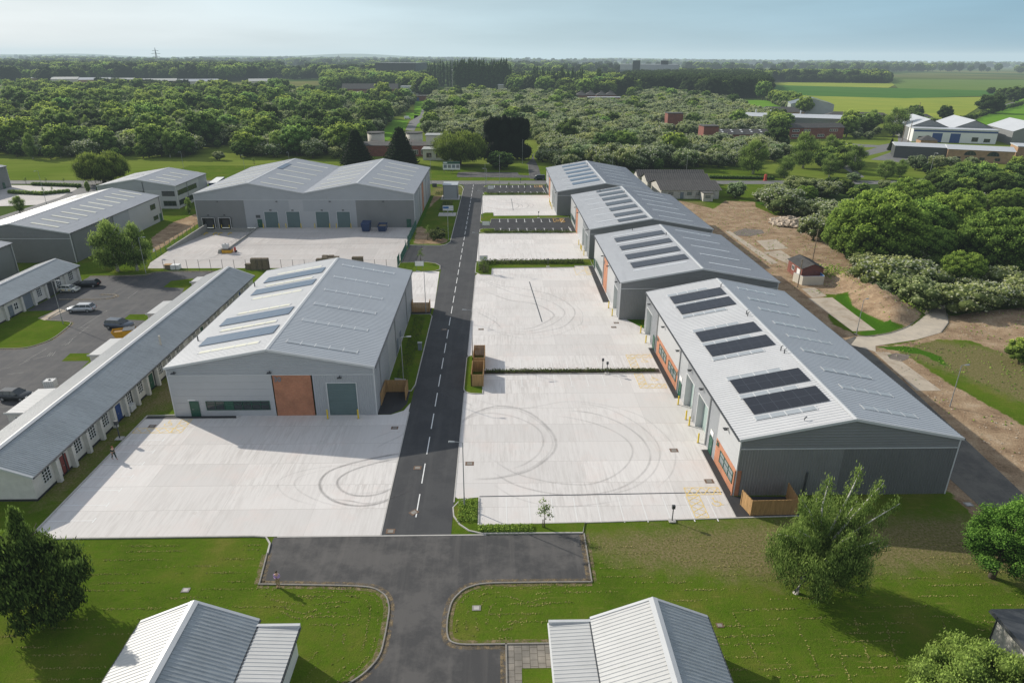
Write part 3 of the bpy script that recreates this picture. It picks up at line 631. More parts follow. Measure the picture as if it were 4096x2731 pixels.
for i in range(9):
    xx = 1.1+2.42*i; seg(wl, (xx, 181.2), (xx, 184.6), .13, .036); seg(wl, (xx-.35, 184.6), (xx+.35, 184.6), .14, .037)
for i in range(7):
    xx = .9+2.42*i; seg(wl, (xx, 192.2), (xx, 196.2), .13, .036); seg(wl, (xx-.35, 192.2), (xx+.35, 192.2), .14, .037)
for i in range(8):
    xx = 1.1+2.2*i; seg(wl, (xx, 236.4), (xx, 239.3), .14, .036); seg(wl, (xx-.35, 239.3), (xx+.35, 239.3), .14, .037)
for i in range(7):
    xx = -.7+2.2*i; seg(wl, (xx, 247.8), (xx, 252), .14, .036); seg(wl, (xx-.35, 247.8), (xx+.35, 247.8), .14, .037)
seg(wl, (18.5, 191.5), (20.0, 197), .13, .036); seg(wl, (20.2, 181.5), (20.2, 186.5), .13, .036); seg(wl, (17.2, 236), (16.6, 252), .13, .036)
def hatch(mb, x0, x1, y0, y1, n, horiz, w=.09, z=.037):
    for a, b in (((x0, y0), (x1, y0)), ((x1, y0), (x1, y1)), ((x1, y1), (x0, y1)), ((x0, y1), (x0, y0))): seg(mb, a, b, w, z)
    for i in range(n):
        if horiz:
            d = (x1-x0)/n; seg(mb, (x0+i*d, y0), (x0+(i+1)*d, y1), w, z+.001); seg(mb, (x0+i*d, y1), (x0+(i+1)*d, y0), w, z+.002)
        else:
            d = (y1-y0)/n; seg(mb, (x0, y0+i*d), (x1, y0+(i+1)*d), w, z+.001); seg(mb, (x1, y0+i*d), (x0, y0+(i+1)*d), w, z+.002)
def wheelchair(mb, cx, cy, s=1., a=0, z=.038):
    def T(p): c, q = math.cos(a), math.sin(a); return (cx+s*(p[0]*c-p[1]*q), cy+s*(p[0]*q+p[1]*c))
    strip(mb, [T(p) for p in arc(0, -.1, .42, 160, 395, 14)], .11*s, z)
    strip(mb, [T((-.12, .55)), T((-.1, .1)), T((.3, .1)), T((.5, -.35)), T((.68, -.3))], .11*s, z+.001)
    strip(mb, [T((-.1, .32)), T((.25, .3))], .1*s, z+.002)
    mb.face([(*T(p), z+.001) for p in arc(-.12, .78, .12, 0, 345, 8)])
hatch(yl, 20.6, 24.4, 60.9, 62.2, 4, True); hatch(yl, 20.5, 21.9, 56.9, 60.8, 4, False); wheelchair(yl, 23.4, 59.4, 1.05)
hatch(yl, 20.6, 24.5, 86.6, 87.9, 4, True); hatch(yl, 20.6, 21.8, 88.0, 91.3, 3, False); wheelchair(yl, 23.2, 89.5, 1.05)
hatch(yl, 20.6, 24.6, 97.2, 98.4, 4, True); hatch(yl, 20.6, 21.8, 93.3, 97.1, 3, False); wheelchair(yl, 23.1, 96.0, 1.05)
hatch(yl, -46.1, -41.4, 75.0, 76.2, 4, True); hatch(yl, -41.3, -40.0, 75.0, 78.5, 3, False); wheelchair(yl, -42.6, 77.3, 1.05)
hatch(yl, 17.4, 21.0, 141.2, 147.5, 1, True); hatch(yl, 19.8, 21.0, 141.3, 147.4, 5, False)
hatch(ol, 16.6, 19.8, 192.2, 197, 1, True, .13); hatch(ol, 18.6, 19.8, 192.3, 196.9, 5, False, .13); wheelchair(ol, 17.6, 194.3, 1.2)
hatch(ol, 14.0, 17.0, 248.0, 252.4, 1, True, .13); hatch(ol, 15.8, 17.0, 248.1, 252.3, 5, False, .13); wheelchair(ol, 14.9, 250.2, 1.2)
for a, b in (((-72.8,111.2), (-72.8,119.9)), ((-72.4,126.9), (-72.5,131.2)), ((-73.1,111.1), (-71.0,111.2)), ((-71.5,108.5), (-71.8,112.4)), ((-73.5,96.9), (-73.1,102.0)), ((-73.1,92.5), (-71.1,93.1)), ((-73.5,95.8), (-73.0,97.8)), ((-72.6,97.8), (-71.4,99.1)), ((-71.2,99.1), (-71.5,100.5)), ((-70.9,99.1), (-71.2,100.5)), ((-70.5,99.2), (-71.0,101.0)),
             ((-71.5,103.4), (-71.3,104.4)), ((-70.9,103.4), (-71.0,105.1)), ((-70.7,103.9), (-71.3,106.4)), ((-71.5,105.6), (-71.3,107.4)), ((-71.5,109.6), (-71.2,110.4)), ((-74.9,94.4), (-74.2,95.0)), ((-67.4,82.3), (-65.3,82.3)), ((-72.8,117.7), (-72.7,119.9))):
    seg(worn, a, b, .10, .022)
seg(drain, (-2.0, 60.95), (24.6, 61.3), .16, .033); seg(drain, (8.1, 113.0), (6.9, 136.5), .2, .033); seg(drain, (5.2, 208), (5.0, 226.5), .16, .033)
seg(drain, (-65, 166.6), (-25, 168.6), .12, .033); seg(drain, (-21.8, 54.3), (-11.7, 54.2), .1, .0185) if False else None
structure('road_marking_white', wl, M['line_white']); structure('bay_marking', bay, M['line_bay']); structure('bay_marking_yellow', yl, M['line_yellow'])
structure('bay_marking_orange', ol, M['line_orange']); structure('road_marking_worn', worn, M['line_worn']); structure('drain_channel', drain, M['trim_dark'])

# tyre marks left on the concrete
def smooth_path(p, k=8):
    p = [Vector(q) for q in p]; p = [2*p[0]-p[1]]+p+[2*p[-1]-p[-2]]; out = []
    for i in range(1, len(p)-2):
        for j in range(k):
            t = j/k; a, b, c, d = p[i-1], p[i], p[i+1], p[i+2]
            out.append(.5*((2*b)+(c-a)*t+(2*a-5*b+4*c-d)*t*t+(3*b-a-3*c+d)*t**3))
    out.append(p[-2]); return out
TYRE = dict(v=[], f=[], uv=[])
def tyre(pts, w=.32, s=.5, z=.041):
    w *= 1.5; s *= .66; P = smooth_path(pts); n = len(P); base = len(TYRE['v'])
    for i, p in enumerate(P):
        d = (P[min(i+1, n-1)]-P[max(i-1, 0)]).normalized(); q = Vector((-d.y, d.x)); e = s*min(1, i/6, (n-1-i)/6)
        TYRE['v'] += [(*(p+q*w/2), z), (*(p-q*w/2), z)]; TYRE['uv'] += [(e, 0), (e, 1)]
    for i in range(n-1): a = base+2*i; TYRE['f'].append((a, a+1, a+3, a+2))
LOOPS = [
 ([(-5.3,75.9), (-3.4,79.2), (-0.5,81.3), (2.1,81.1), (4.6,79.1), (6.5,75.4), (7.2,72.5), (6.8,69.9), (5.0,67.2), (3.2,65.6), (-0.0,64.4), (-2.9,64.2)], .34, .55),
 ([(-5.3,75.6), (-3.4,78.8), (-0.5,80.8), (2.0,80.6), (4.3,78.7), (6.2,75.4), (6.8,72.5), (6.4,70.0), (4.8,67.4), (3.1,65.9), (0.2,64.6)], .2, .3),
 ([(-4.4,77.8), (-1.9,79.4), (0.8,79.1), (3.2,77.7), (5.1,75.4), (5.7,72.6), (5.0,69.6), (3.4,67.4), (1.3,65.9)], .24, .4),
 ([(7.5,78.7), (10.7,77.6), (13.8,75.6), (15.8,73.0), (16.4,70.3), (15.4,67.3), (13.3,64.7), (10.5,63.1), (7.7,63.1), (4.8,63.9), (1.7,65.6), (-1.7,69.5)], .22, .42),
 ([(8.9,80.1), (12.6,79.3), (15.7,76.9), (17.7,73.6), (18.4,70.0), (17.6,66.7), (15.3,63.6), (12.4,61.7), (8.8,61.0), (5.4,61.5), (1.9,63.1), (-0.9,65.9)], .25, .5),
 ([(9.5,82.6), (14.6,80.7), (18.1,76.5), (19.7,71.7), (19.1,67.7), (17.2,64.3), (14.3,61.9), (10.2,60.8)], .2, .35),
 ([(-4.6,84.4), (0.7,81.3), (4.2,80.9), (9.5,82.6), (13.9,81.8), (18.6,78.9), (20.9,74.2), (21.5,70.0), (20.1,65.3), (17.4,61.9)], .2, .3),
 ([(-0.9,63.6), (1.9,60.7), (5.9,59.1), (10.0,59.3), (14.3,60.3)], .2, .3),
 ([(-11.2,69.8), (-13.7,69.1), (-17.0,67.7), (-19.3,66.1), (-19.9,64.0), (-19.1,61.9), (-17.2,60.2), (-14.5,59.5), (-11.9,60.4), (-8.9,63.5)], .30, .95),
 ([(-11.0,68.9), (-14.0,67.8), (-16.5,66.4), (-17.8,64.9), (-17.9,63.5), (-16.8,62.0), (-15.1,61.3), (-13.0,61.6), (-10.4,63.7)], .28, .85),
 ([(-10.8,67.0), (-17.4,67.3), (-22.2,66.3), (-24.6,64.2), (-22.8,61.3), (-18.6,59.3)], .2, .25),
 ([(-19.3,66.7), (-22.4,65.0), (-22.3,62.9), (-19.3,60.5), (-14.8,58.7)], .2, .25),
 ([(-4.7,140.6), (-0.1,134.6), (5.3,131.8), (10.5,128.3), (13.8,122.6), (14.5,117.3), (12.3,111.5), (9.4,109.1), (4.2,107.4), (-1.3,108.9)], .26, .5),
 ([(-4.7,139.8), (-1.2,134.6), (4.1,128.4), (9.3,125.1), (12.0,120.8), (12.5,116.8), (9.6,111.5), (5.4,108.5), (1.0,108.9)], .24, .45),
 ([(-4.1,132.5), (2.0,125.2), (7.1,122.7), (10.0,118.5), (10.2,115.2), (6.4,110.3), (3.2,109.8)], .3, .55),
 ([(-4.4,120.4), (-0.1,114.8), (-1.3,109.8), (4.2,105.4), (9.7,106.5), (14.6,111.4), (15.6,114.6), (15.8,118.5), (14.4,123.8)], .2, .3),
 ([(-4.5,119.3), (-2.1,115.9), (-0.1,112.6), (1.0,109.2)], .24, .5),
 ([(-5.4,229.1), (-0.0,221.9), (5.1,220.1), (7.1,216.7), (6.3,211.7), (2.6,209.4)], .35, .6),
 ([(-4.6,221.9), (1.7,220.1), (6.5,219.2), (8.3,215.0), (7.3,210.9), (3.2,208.6)], .3, .55),
 ([(-0.0,223.6), (6.2,221.8), (9.9,218.4), (10.1,214.2), (7.9,210.1), (2.9,209.4), (-1.7,211.8), (-4.5,216.7)], .35, .6),
 ([(2.8,225.4), (8.3,221.8), (11.6,217.5), (11.4,213.4), (8.2,209.3), (1.6,208.6)], .25, .4),
 ([(-72.0,168.6), (-67.6,163.3), (-66.6,157.1), (-68.4,153.5), (-68.7,150.1)], .3, .6), ([(-70.8,170.0), (-67.4,164.6), (-65.7,158.3), (-67.3,154.7)], .3, .6),
 ([(-70.5,162.0), (-67.3,160.7), (-64.4,158.3), (-58.6,154.6), (-52.5,155.7)], .3, .4), ([(-71.3,158.3), (-67.1,155.9), (-61.8,154.6), (-56.5,158.2), (-49.6,156.9)], .3, .3),
 ([(-18.7,60.9), (-15.9,60.4), (-13.8,59.9), (-11.2,61.0), (-8.9,62.8)], .24, .5), ([(-17.6,61.8), (-13.4,61.9), (-10.8,63.3)], .2, .3),
 ([(-14.9,70.7), (-13.9,72.1), (-12.2,73.8), (-11.5,76.0)], .24, .4), ([(-16.0,72.8), (-14.5,74.1), (-12.7,75.3)], .24, .3), ([(-8.1,87.2), (-6.4,84.4), (-4.6,82.8), (-2.8,81.0)], .22, .5),
 ([(-12.9,147.9), (-10.5,145.0), (-8.3,142.2)], .3, .5), ([(-8.0,163.4), (-10.7,164.5), (-14.7,164.5), (-18.4,162.5)], .3, .35), ([(-6.9,242.9), (-5.5,234.8), (-6.6,249.2)], .3, .4),
]
for p, w, s in LOOPS: tyre(p, w, s)
me = bpy.data.meshes.new('tyre_marks'); me.from_pydata(TYRE['v'], [], TYRE['f']); uvl = me.uv_layers.new(name='UVMap')
for lp in me.loops: uvl.data[lp.index].uv = TYRE['uv'][lp.vertex_index]
me.materials.append(M['tyre_mark']); o = bpy.data.objects.new('tyre_marks', me); COL.objects.link(o); tag(o, kind='structure')

# ------------------------------------------------------------------ building helpers
def WP(w, u, z, n=0.):
    return (w[1]+w[2]*n, u, z) if w[0] == 'x' else (u, w[1]+w[2]*n, z)
def wbox(mb, w, u0, u1, z0, z1, n0, n1):
    a = WP(w, u0, z0, n0); b = WP(w, u1, z1, n1)
    return mb.box(min(a[0], b[0]), max(a[0], b[0]), min(a[1], b[1]), max(a[1], b[1]), min(z0, z1), max(z0, z1))
def clad(mb, w, u0, u1, z0, z1, pitch=.3, depth=.04, n=0.):
    """vertical trapezoid ribs"""
    k = max(1, round((u1-u0)/pitch)); p = (u1-u0)/k; prof = []
    for i in range(k):
        a = u0+i*p; prof += [(a, n), (a+p*.5, n), (a+p*.62, n+depth), (a+p*.88, n+depth)]
    prof.append((u1, n))
    for (ua, na), (ub, nb) in zip(prof, prof[1:]): mb.quad(WP(w, ua, z0, na), WP(w, ub, z0, nb), WP(w, ub, z1, nb), WP(w, ua, z1, na))
def clad_h(mb, w, z0, z1, span, pitch=.33, depth=.042, n=0.):
    """horizontal ribs between z0 and z1; span(z) gives the two ends"""
    k = max(1, round((z1-z0)/pitch)); p = (z1-z0)/k; prof = []
    for i in range(k):
        a = z0+i*p; prof += [(a, n), (a+p*.5, n), (a+p*.62, n+depth), (a+p*.88, n+depth)]
    prof.append((z1, n))
    for (za, na), (zb, nb) in zip(prof, prof[1:]):
        a0, a1 = span(za); b0, b1 = span(zb); mb.quad(WP(w, a0, za, na), WP(w, a1, za, na), WP(w, b1, zb, nb), WP(w, b0, zb, nb))
def slope(mb, xe, ze, xr, zr, y0, y1, pitch=.5, depth=.042):
    k = max(1, round((y1-y0)/pitch)); p = (y1-y0)/k; prof = []
    for i in range(k):
        a = y0+i*p; prof += [(a, 0), (a+p*.55, 0), (a+p*.66, depth), (a+p*.89, depth)]
    prof.append((y1, 0))
    for (ya, na), (yb, nb) in zip(prof, prof[1:]): mb.quad((xe, ya, ze+na), (xr, ya, zr+na), (xr, yb, zr+nb), (xe, yb, ze+nb))
def slab_on_slope(mb, S, xa, xb, ya, yb, lift, th):
    """thin slab lying on the slope S=(xe,ze,xr,zr)"""
    xe, ze, xr, zr = S; h = lambda x: ze+(zr-ze)*(x-xe)/(xr-xe)
    n = len(mb.v)
    for dz in (lift, lift+th):
        mb.v += [(xa, ya, h(xa)+dz), (xb, ya, h(xb)+dz), (xb, yb, h(xb)+dz), (xa, yb, h(xa)+dz)]
    mb.f += [(n+3, n+2, n+1, n), (n+4, n+5, n+6, n+7), (n, n+1, n+5, n+4), (n+1, n+2, n+6, n+5), (n+2, n+3, n+7, n+6), (n+3, n, n+4, n+7)]
def rooflight(root, S, xa, xb, y, w=.9, segs=4, mat='skylight'):
    mb = MB(); g = .05; d = (xb-xa)/segs
    for i in range(segs): slab_on_slope(mb, S, xa+i*d+g, xa+(i+1)*d-g, y-w/2, y+w/2, .05, .02)
    o = mb.build('rooflight', M[mat], root)
    fr = MB()
    for i in range(segs+1): slab_on_slope(fr, S, xa+i*d-.07, xa+i*d+.07, y-w/2-.05, y+w/2+.05, .03, .045)
    fr.build('frame', M['trim'], o)
def solar(root, S, xa, xb, y0, y1, nx=7, ny=2, mat='solar'):
    xe, ze, xr, zr = S; h = lambda x: ze+(zr-ze)*(x-xe)/(xr-xe)
    mb = MB(); slab_on_slope(mb, S, xa, xb, y0, y1, .09, .04)
    mb.uv = [(0.5, .5)]*4+[(0, 0), (nx, 0), (nx, ny), (0, ny)]
    mb.keep = True; o = mb.build('solar_array', M[mat], root)
    r = MB()
    for t in (.2, .8):
        slab_on_slope(r, S, min(xa, xb)-.12, max(xa, xb)+.12, y0+(y1-y0)*t-.03, y0+(y1-y0)*t+.03, .055, .03)
    r.build('rail', M['trim'], o)
def pdoor(root, w, u, z0=0., wd=1.0, h=2.1, mat='green_paint', n=.06):
    d = wbox(MB(), w, u-wd/2, u+wd/2, z0, z0+h, n, n+.04).build('door', M[mat], root)
    fr = MB(); wbox(fr, w, u-wd/2-.08, u-wd/2-.01, z0, z0+h+.08, n-.01, n+.07); wbox(fr, w, u+wd/2+.01, u+wd/2+.08, z0, z0+h+.08, n-.01, n+.07); wbox(fr, w, u-wd/2-.01, u+wd/2+.01, z0+h+.01, z0+h+.08, n-.01, n+.07)
    fr.build('frame', M[mat], d)
    wbox(MB(), w, u-wd*.35, u-wd*.1, z0+1.02, z0+1.07, n+.05, n+.1).build('handle', M['steel'], d)
    return d
def window(root, w, u0, u1, z0, z1, nu, nz=1, mat='green_paint', glass='glass', n=.05, bar=.07, split=None, panel=()):
    fr = MB(); fr2 = [u0+(u1-u0)*i/nu for i in range(nu+1)]; zz = [z0+(z1-z0)*i/nz for i in range(nz+1)]
    if split: zz = [z0]+[z0+(z1-z0)*s for s in split]+[z1]
    for u in fr2: wbox(fr, w, u-bar/2, u+bar/2, z0-bar/2, z1+bar/2, n, n+.07)
    for z in zz:
        for a, b in zip(fr2, fr2[1:]): wbox(fr, w, a+bar/2, b-bar/2, z-bar/2, z+bar/2, n, n+.055)
    f = fr.build('window', M[mat], root)
    g = MB(); pn = MB()
    for i, (a, b) in enumerate(zip(fr2, fr2[1:])):
        for c, d in zip(zz, zz[1:]): wbox(pn if i in panel else g, w, a+bar/2, b-bar/2, c+bar/2, d-bar/2, n, n+.02)
    g.build('pane', M[glass], f)
    if pn.v: pn.build('infill_panel', M[mat], f)
    return f
def shutter(root, w, u0, u1, h, mat='shutter', recess=0., n=.05, clad_mat='clad_mid', trim='trim'):
    mb = MB(); k = int(h/.25); p = h/k; m = -recess
    for i in range(k):
        a = i*p; mb.quad(WP(w, u0, a+.03, m), WP(w, u1, a+.03, m), WP(w, u1, a+p*.85, m+.03), WP(w, u0, a+p*.85, m+.03)); mb.quad(WP(w, u0, a+p*.85, m+.03), WP(w, u1, a+p*.85, m+.03), WP(w, u1, a+p+.03, m), WP(w, u0, a+p+.03, m))
    o = mb.build('roller_shutter', M[mat], root)
    fr = MB()
    if recess:
        wbox(fr, w, u0-.12, u0, 0, h+.1, -recess-.05, n+.05); wbox(fr, w, u1, u1+.12, 0, h+.1, -recess-.05, n+.05); wbox(fr, w, u0, u1, h, h+.12, -recess-.05, n+.05)
    else:
        wbox(fr, w, u0-.12, u0, 0, h+.12, -.02, n+.04); wbox(fr, w, u1, u1+.12, 0, h+.12, -.02, n+.04); wbox(fr, w, u0, u1, h, h+.12, -.02, n+.04)
    fr.build('frame', M[trim], o); return o
def floodlight(root, w, u, z, n=.1):
    mb = MB(); wbox(mb, w, u-.05, u+.05, z-.05, z+.05, n-.06, n+.25); wbox(mb, w, u-.28, u+.28, z-.12, z-.04, n+.1, n+.5)
    mb.build('floodlight', M['trim_dark'], root)
def downpipe(root, w, u, z1, n=.06, mat='steel'):
    mb = MB(); wbox(mb, w, u-.06, u+.06, .1, z1, n, n+.12); mb.build('downpipe', M[mat], root)
def text_part(root, s, loc, rot, size, mat, ext=.02, name='number'):
    cu = bpy.data.curves.new(name, 'FONT'); cu.body = s; cu.size = size; cu.extrude = ext; cu.offset = size*.012
    tmp = bpy.data.objects.new('tmp', cu); COL.objects.link(tmp); dg = bpy.context.evaluated_depsgraph_get(); me = bpy.data.meshes.new_from_object(tmp.evaluated_get(dg)); bpy.data.objects.remove(tmp)
    me.materials.clear(); me.materials.append(M[mat]); o = bpy.data.objects.new(name, me); COL.objects.link(o)
    o.location = (loc[0]-MB.OFF[0], loc[1]-MB.OFF[1], loc[2]); o.rotation_euler = rot
    if root is not None: o.parent = root
    return o

def shell(name, label, cat, x0, x1, y0, y1, ez, ridges, rz, valleys=(), roofm=('roof_sunlit', 'roof_grey'), pitch=.5, band=6.0, front=(), back=(), west=(), east=(), gable='clad_mid', group=None, oh=.22, gable_back=None, band_mat=None):
    """portal-frame shed: ridges run along y. front/back/west/east: sections (u0, u1, z0, z1, material, kind)"""
    MB.OFF = ((x0+x1)/2, (y0+y1)/2)
    root = thing(name, label, cat, (*MB.OFF, 0), group=group)
    xs = [x0-oh]+[v for v in valleys]+[x1+oh]; S = []
    for i, rx in enumerate(ridges):
        zl = ez if i == 0 else ez+.25; zr = ez if i == len(ridges)-1 else ez+.25
        S.append((xs[i], zl, rx, rz)); S.append((xs[i+1], zr, rx, rz))
    for i, s in enumerate(S):
        mb = MB(); slope(mb, *s, y0-oh, y1+oh, pitch); mb.keep = True; o = mb.build('roof', M[roofm[i % 2]], root)  # where the sheets differ, the paler west slope paints in sunlight
    tr = MB()
    for rx in ridges: tr.face([(rx-.3, y0-oh, rz-.0), (rx, y0-oh, rz+.09), (rx, y1+oh, rz+.09), (rx-.3, y1+oh, rz-.0)]); tr.face([(rx, y0-oh, rz+.09), (rx+.3, y0-oh, rz-.0), (rx+.3, y1+oh, rz-.0), (rx, y1+oh, rz+.09)])
    tr.build('ridge_cap', M['trim'], root)
    for s in S:
        for ya, yb in ((y0-oh-.05, y0-oh+.12), (y1+oh-.12, y1+oh+.05)):
            tr = MB(); n = 0
            for (x, z) in ((s[0], s[1]), (s[2], s[3])): tr.v += [(x, ya, z-.22), (x, ya, z+.08), (x, yb, z+.08), (x, yb, z-.22)]
            tr.f += [(n, n+1, n+5, n+4), (n+1, n+2, n+6, n+5), (n+2, n+3, n+7, n+6), (n+3, n, n+4, n+7), (n, n+3, n+2, n+1), (n+4, n+5, n+6, n+7)]
            tr.build('verge_trim', M['trim'], root)
    MB().box(x0-oh-.16, x0-oh+.02, y0-oh, y1+oh, ez-.16, ez-.04).build('gutter', M['trim_dark'], root); MB().box(x1+oh-.02, x1+oh+.16, y0-oh, y1+oh, ez-.16, ez-.04).build('gutter', M['trim_dark'], root)
    sl = lambda z, i: (x0 if i == 0 else valleys[i-1], x1 if i == len(ridges)-1 else valleys[i])
    for (w, gm) in ((('y', y0, -1), gable), (('y', y1, 1), gable_back or gable)):
        mb = MB()
        clad_h(mb, w, band, ez-.02, lambda z: (x0, x1))
        for i, rx in enumerate(ridges):
            a, b = sl(0, i); za = ez+.25 if i > 0 else ez; zb = ez+.25 if i < len(ridges)-1 else ez
            clad_h(mb, w, ez-.02, rz-.04, lambda z: (a+(rx-a)*max(0, (z-za)/(rz-za)), b+(rx-b)*max(0, (z-zb)/(rz-zb))))
        mb.keep = True; mb.build('gable_cladding', M[gm], root)
        t = MB(); wbox(t, w, x0, x1, band-.06, band+.04, .0, .07); t.build('band_trim', M['trim'], root)
    for w, secs in ((('y', y0, -1), front), (('y', y1, 1), back), (('x', x0, -1), west), (('x', x1, 1), east)):
        for (u0, u1, z0, z1, m, kd) in secs:
            mb = MB()
            if kd == 'v': clad(mb, w, u0, u1, z0, z1); mb.keep = True
            elif kd == 'p':     # flat panels with open joints
                k = max(1, round((z1-z0)/1.0)); q = (z1-z0)/k
                for i in range(k): wbox(mb, w, u0, u1, z0+i*q+.012, z0+(i+1)*q-.0, -.05, .03)
                wbox(mb, w, u0+.01, u1-.01, z0, z1, -.06, -.01)
            elif kd == 'b': wbox(mb, w, u0, u1, z0, z1, -.2, .04)
            elif kd == 'h': clad_h(mb, w, z0, z1, lambda z: (u0, u1)); mb.keep = True
            mb.build('brick_panel' if kd == 'b' else 'wall', M[m], root)
    for x in (x0, x1):
        for y in (y0, y1): MB().box(x-.07, x+.07, y-.07, y+.07, 0, ez-.1).build('corner_trim', M['trim'], root)
    return root, S
def done(): MB.OFF = (0, 0)

# ------------------------------------------------------------------ unit with the number 30
F = ('y', 79.3, -1)
root, S = shell('warehouse', 'detached grey warehouse with brown brick panel numbered 30 beside the long white block', 'warehouse', -42.5, -16, 79.3, 121.2, 7.1, [-29.35], 9.6,
    front=[(-42.5, -29.25, 0, 5.94, 'clad_light', 'p'), (-29.1, -24.2, 0, 5.94, 'brick', 'b'), (-24.0, -22.25, 0, 5.94, 'clad_mid', 'v'), (-22.25, -18.35, 4.85, 5.94, 'clad_mid', 'v'), (-18.35, -16, 0, 5.94, 'clad_mid', 'v')],
    back=[(-42.5, -16, 0, 5.94, 'clad_mid', 'v')], west=[(79.3, 121.2, 0, 7.0, 'clad_mid', 'v')],
    east=[(79.3, 91, 0, 5.9, 'clad_mid', 'v'), (91, 98, 0, 5.9, 'clad_light', 'p'), (98, 121.2, 0, 5.9, 'clad_mid', 'v'), (79.3, 121.2, 5.9, 7.0, 'clad_mid', 'h')], gable='clad_mid')
pdoor(root, F, -39.75, .05, 1.05, 2.1); window(root, F, -38.2, -29.95, .95, 2.2, 7, 1, split=(.66,), panel=(2,), glass='glass')
shutter(root, F, -22.2, -18.45, 4.75, 'shutter')
text_part(root, '30', (-28.95, 79.2, 5.05), (R(90), 0, 0), .95, 'door_grey')
for u, z in ((-41.5, 6.5), (-29.3, 6.5), (-20.4, 5.75)): floodlight(root, F, u, z)
wbox(MB(), F, -40.5, -39.5, 2.35, 2.5, .03, .1).build('door_light', M['white_paint'], root)
EW = ('x', -16, 1)
for y in (83.2, 98, 112): downpipe(root, EW, y, 6.9)
pdoor(root, EW, 99.8, .1, 1.0, 2.1, 'door_grey'); pdoor(root, EW, 103.2, .1, 1.0, 2.1, 'door_grey')
for i in range(6):
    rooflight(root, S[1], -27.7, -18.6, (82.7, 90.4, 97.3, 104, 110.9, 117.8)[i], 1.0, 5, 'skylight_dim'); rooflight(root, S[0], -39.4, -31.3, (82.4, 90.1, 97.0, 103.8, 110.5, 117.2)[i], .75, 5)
for y0 in (84.9, 92.3, 105.9, 112.6): solar(root, S[0], -40.5, -30.2, y0, y0+3.1, 9, 2, 'solar_blue')
for a in ((-41.6, 87.5), (-41.6, 111.5)): MB().tube([(a[0], a[1], 7.2), (a[0], a[1], 8.1)], .09, 6).build('vent_pipe', M['trim_dark'], root)
done()

# ------------------------------------------------------------------ the four units east of the road
def west_units(x, ys, kinds): pass
# nearest: units 28 / 27 / 26
X0, X1, Y0, Y1 = 25.6, 49.0, 60.7, 108.3; Wd = ('x', X0, -1); Fd = ('y', Y0, -1)
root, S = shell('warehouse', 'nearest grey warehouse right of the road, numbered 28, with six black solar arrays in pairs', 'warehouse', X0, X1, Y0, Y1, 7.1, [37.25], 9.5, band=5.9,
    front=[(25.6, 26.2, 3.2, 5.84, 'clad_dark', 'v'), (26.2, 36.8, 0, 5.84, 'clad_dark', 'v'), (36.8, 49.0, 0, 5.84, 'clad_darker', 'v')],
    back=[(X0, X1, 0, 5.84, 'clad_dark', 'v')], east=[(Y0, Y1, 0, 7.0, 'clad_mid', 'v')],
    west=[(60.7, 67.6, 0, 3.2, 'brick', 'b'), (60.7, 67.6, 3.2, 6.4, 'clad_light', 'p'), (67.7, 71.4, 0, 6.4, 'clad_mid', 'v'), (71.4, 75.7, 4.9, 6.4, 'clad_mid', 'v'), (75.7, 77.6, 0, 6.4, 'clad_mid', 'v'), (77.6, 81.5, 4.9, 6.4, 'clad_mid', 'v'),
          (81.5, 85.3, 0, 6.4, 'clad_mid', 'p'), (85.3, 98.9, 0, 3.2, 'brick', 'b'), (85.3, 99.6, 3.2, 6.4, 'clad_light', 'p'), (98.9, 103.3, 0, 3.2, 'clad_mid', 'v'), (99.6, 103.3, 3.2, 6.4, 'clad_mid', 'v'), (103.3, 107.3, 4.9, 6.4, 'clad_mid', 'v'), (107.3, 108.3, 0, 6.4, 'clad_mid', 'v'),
          (60.7, 108.3, 6.4, 7.0, 'clad_light', 'h')], gable='clad_dark', roofm=('roof_sunlit', 'roof_grey'))
wbox(MB(), Fd, 25.4, 26.15, 0, 3.2, -.1, .06).build('brick_panel', M['brick'], root)
for a, b in ((71.4, 75.7), (77.6, 81.5), (103.3, 107.3)): shutter(root, Wd, a+.1, b-.1, 4.8, 'shutter_pale', .75)
for u in (69.2, 83.9, 100.8): pdoor(root, Wd, u, .05, 1.05, 2.1)
for a, b in ((61.4, 65.8), (86.4, 90.9), (92.5, 96.9)): window(root, Wd, a, b, 1.1, 2.5, 3, 2, glass='glass_pale', split=(.62,))
text_part(root, '28', (25.48, 67.3, 2.5), (R(90), 0, R(-90)), .8, 'green_paint'); text_part(root, '27', (25.48, 85.95, 2.5), (R(90), 0, R(-90)), .7, 'green_paint'); text_part(root, '26', (25.48, 98.6, 2.5), (R(90), 0, R(-90)), .7, 'green_paint')
for u in (64.5, 74.2, 79.6, 86.0, 95, 105.2): floodlight(root, Wd, u, 6.2)
for u in (71.0, 85.2, 99.3): downpipe(root, Wd, u, 6.9)
for u in (69.2, 83.9): wbox(MB(), Wd, u-.5, u+.6, 2.5, 3.1, .05, .08).build('notice_board', M['white_paint'], root)
MB().box(33.2, 33.35, 60.5, 60.62, .3, 3.0).build('cable_duct', M['trim_dark'], root)
for a, b in ((64.8, 68.4), (69.8, 73.2), (80.4, 83.8), (85.3, 88.6), (96.1, 99.6), (100.8, 104.1)): solar(root, S[0], 28.25, 36.4, a, b, 6, 2)
for y in (64.1, 69.1, 73.8, 79.7, 84.5, 89.4, 95.2, 99.8, 105.0): rooflight(root, S[0], 28.1, 34.6, y-.1, .85, 4, 'skylight_dim'); rooflight(root, S[1], 39.7, 45.9, y-.1, 1.0, 4, 'skylight_dim')
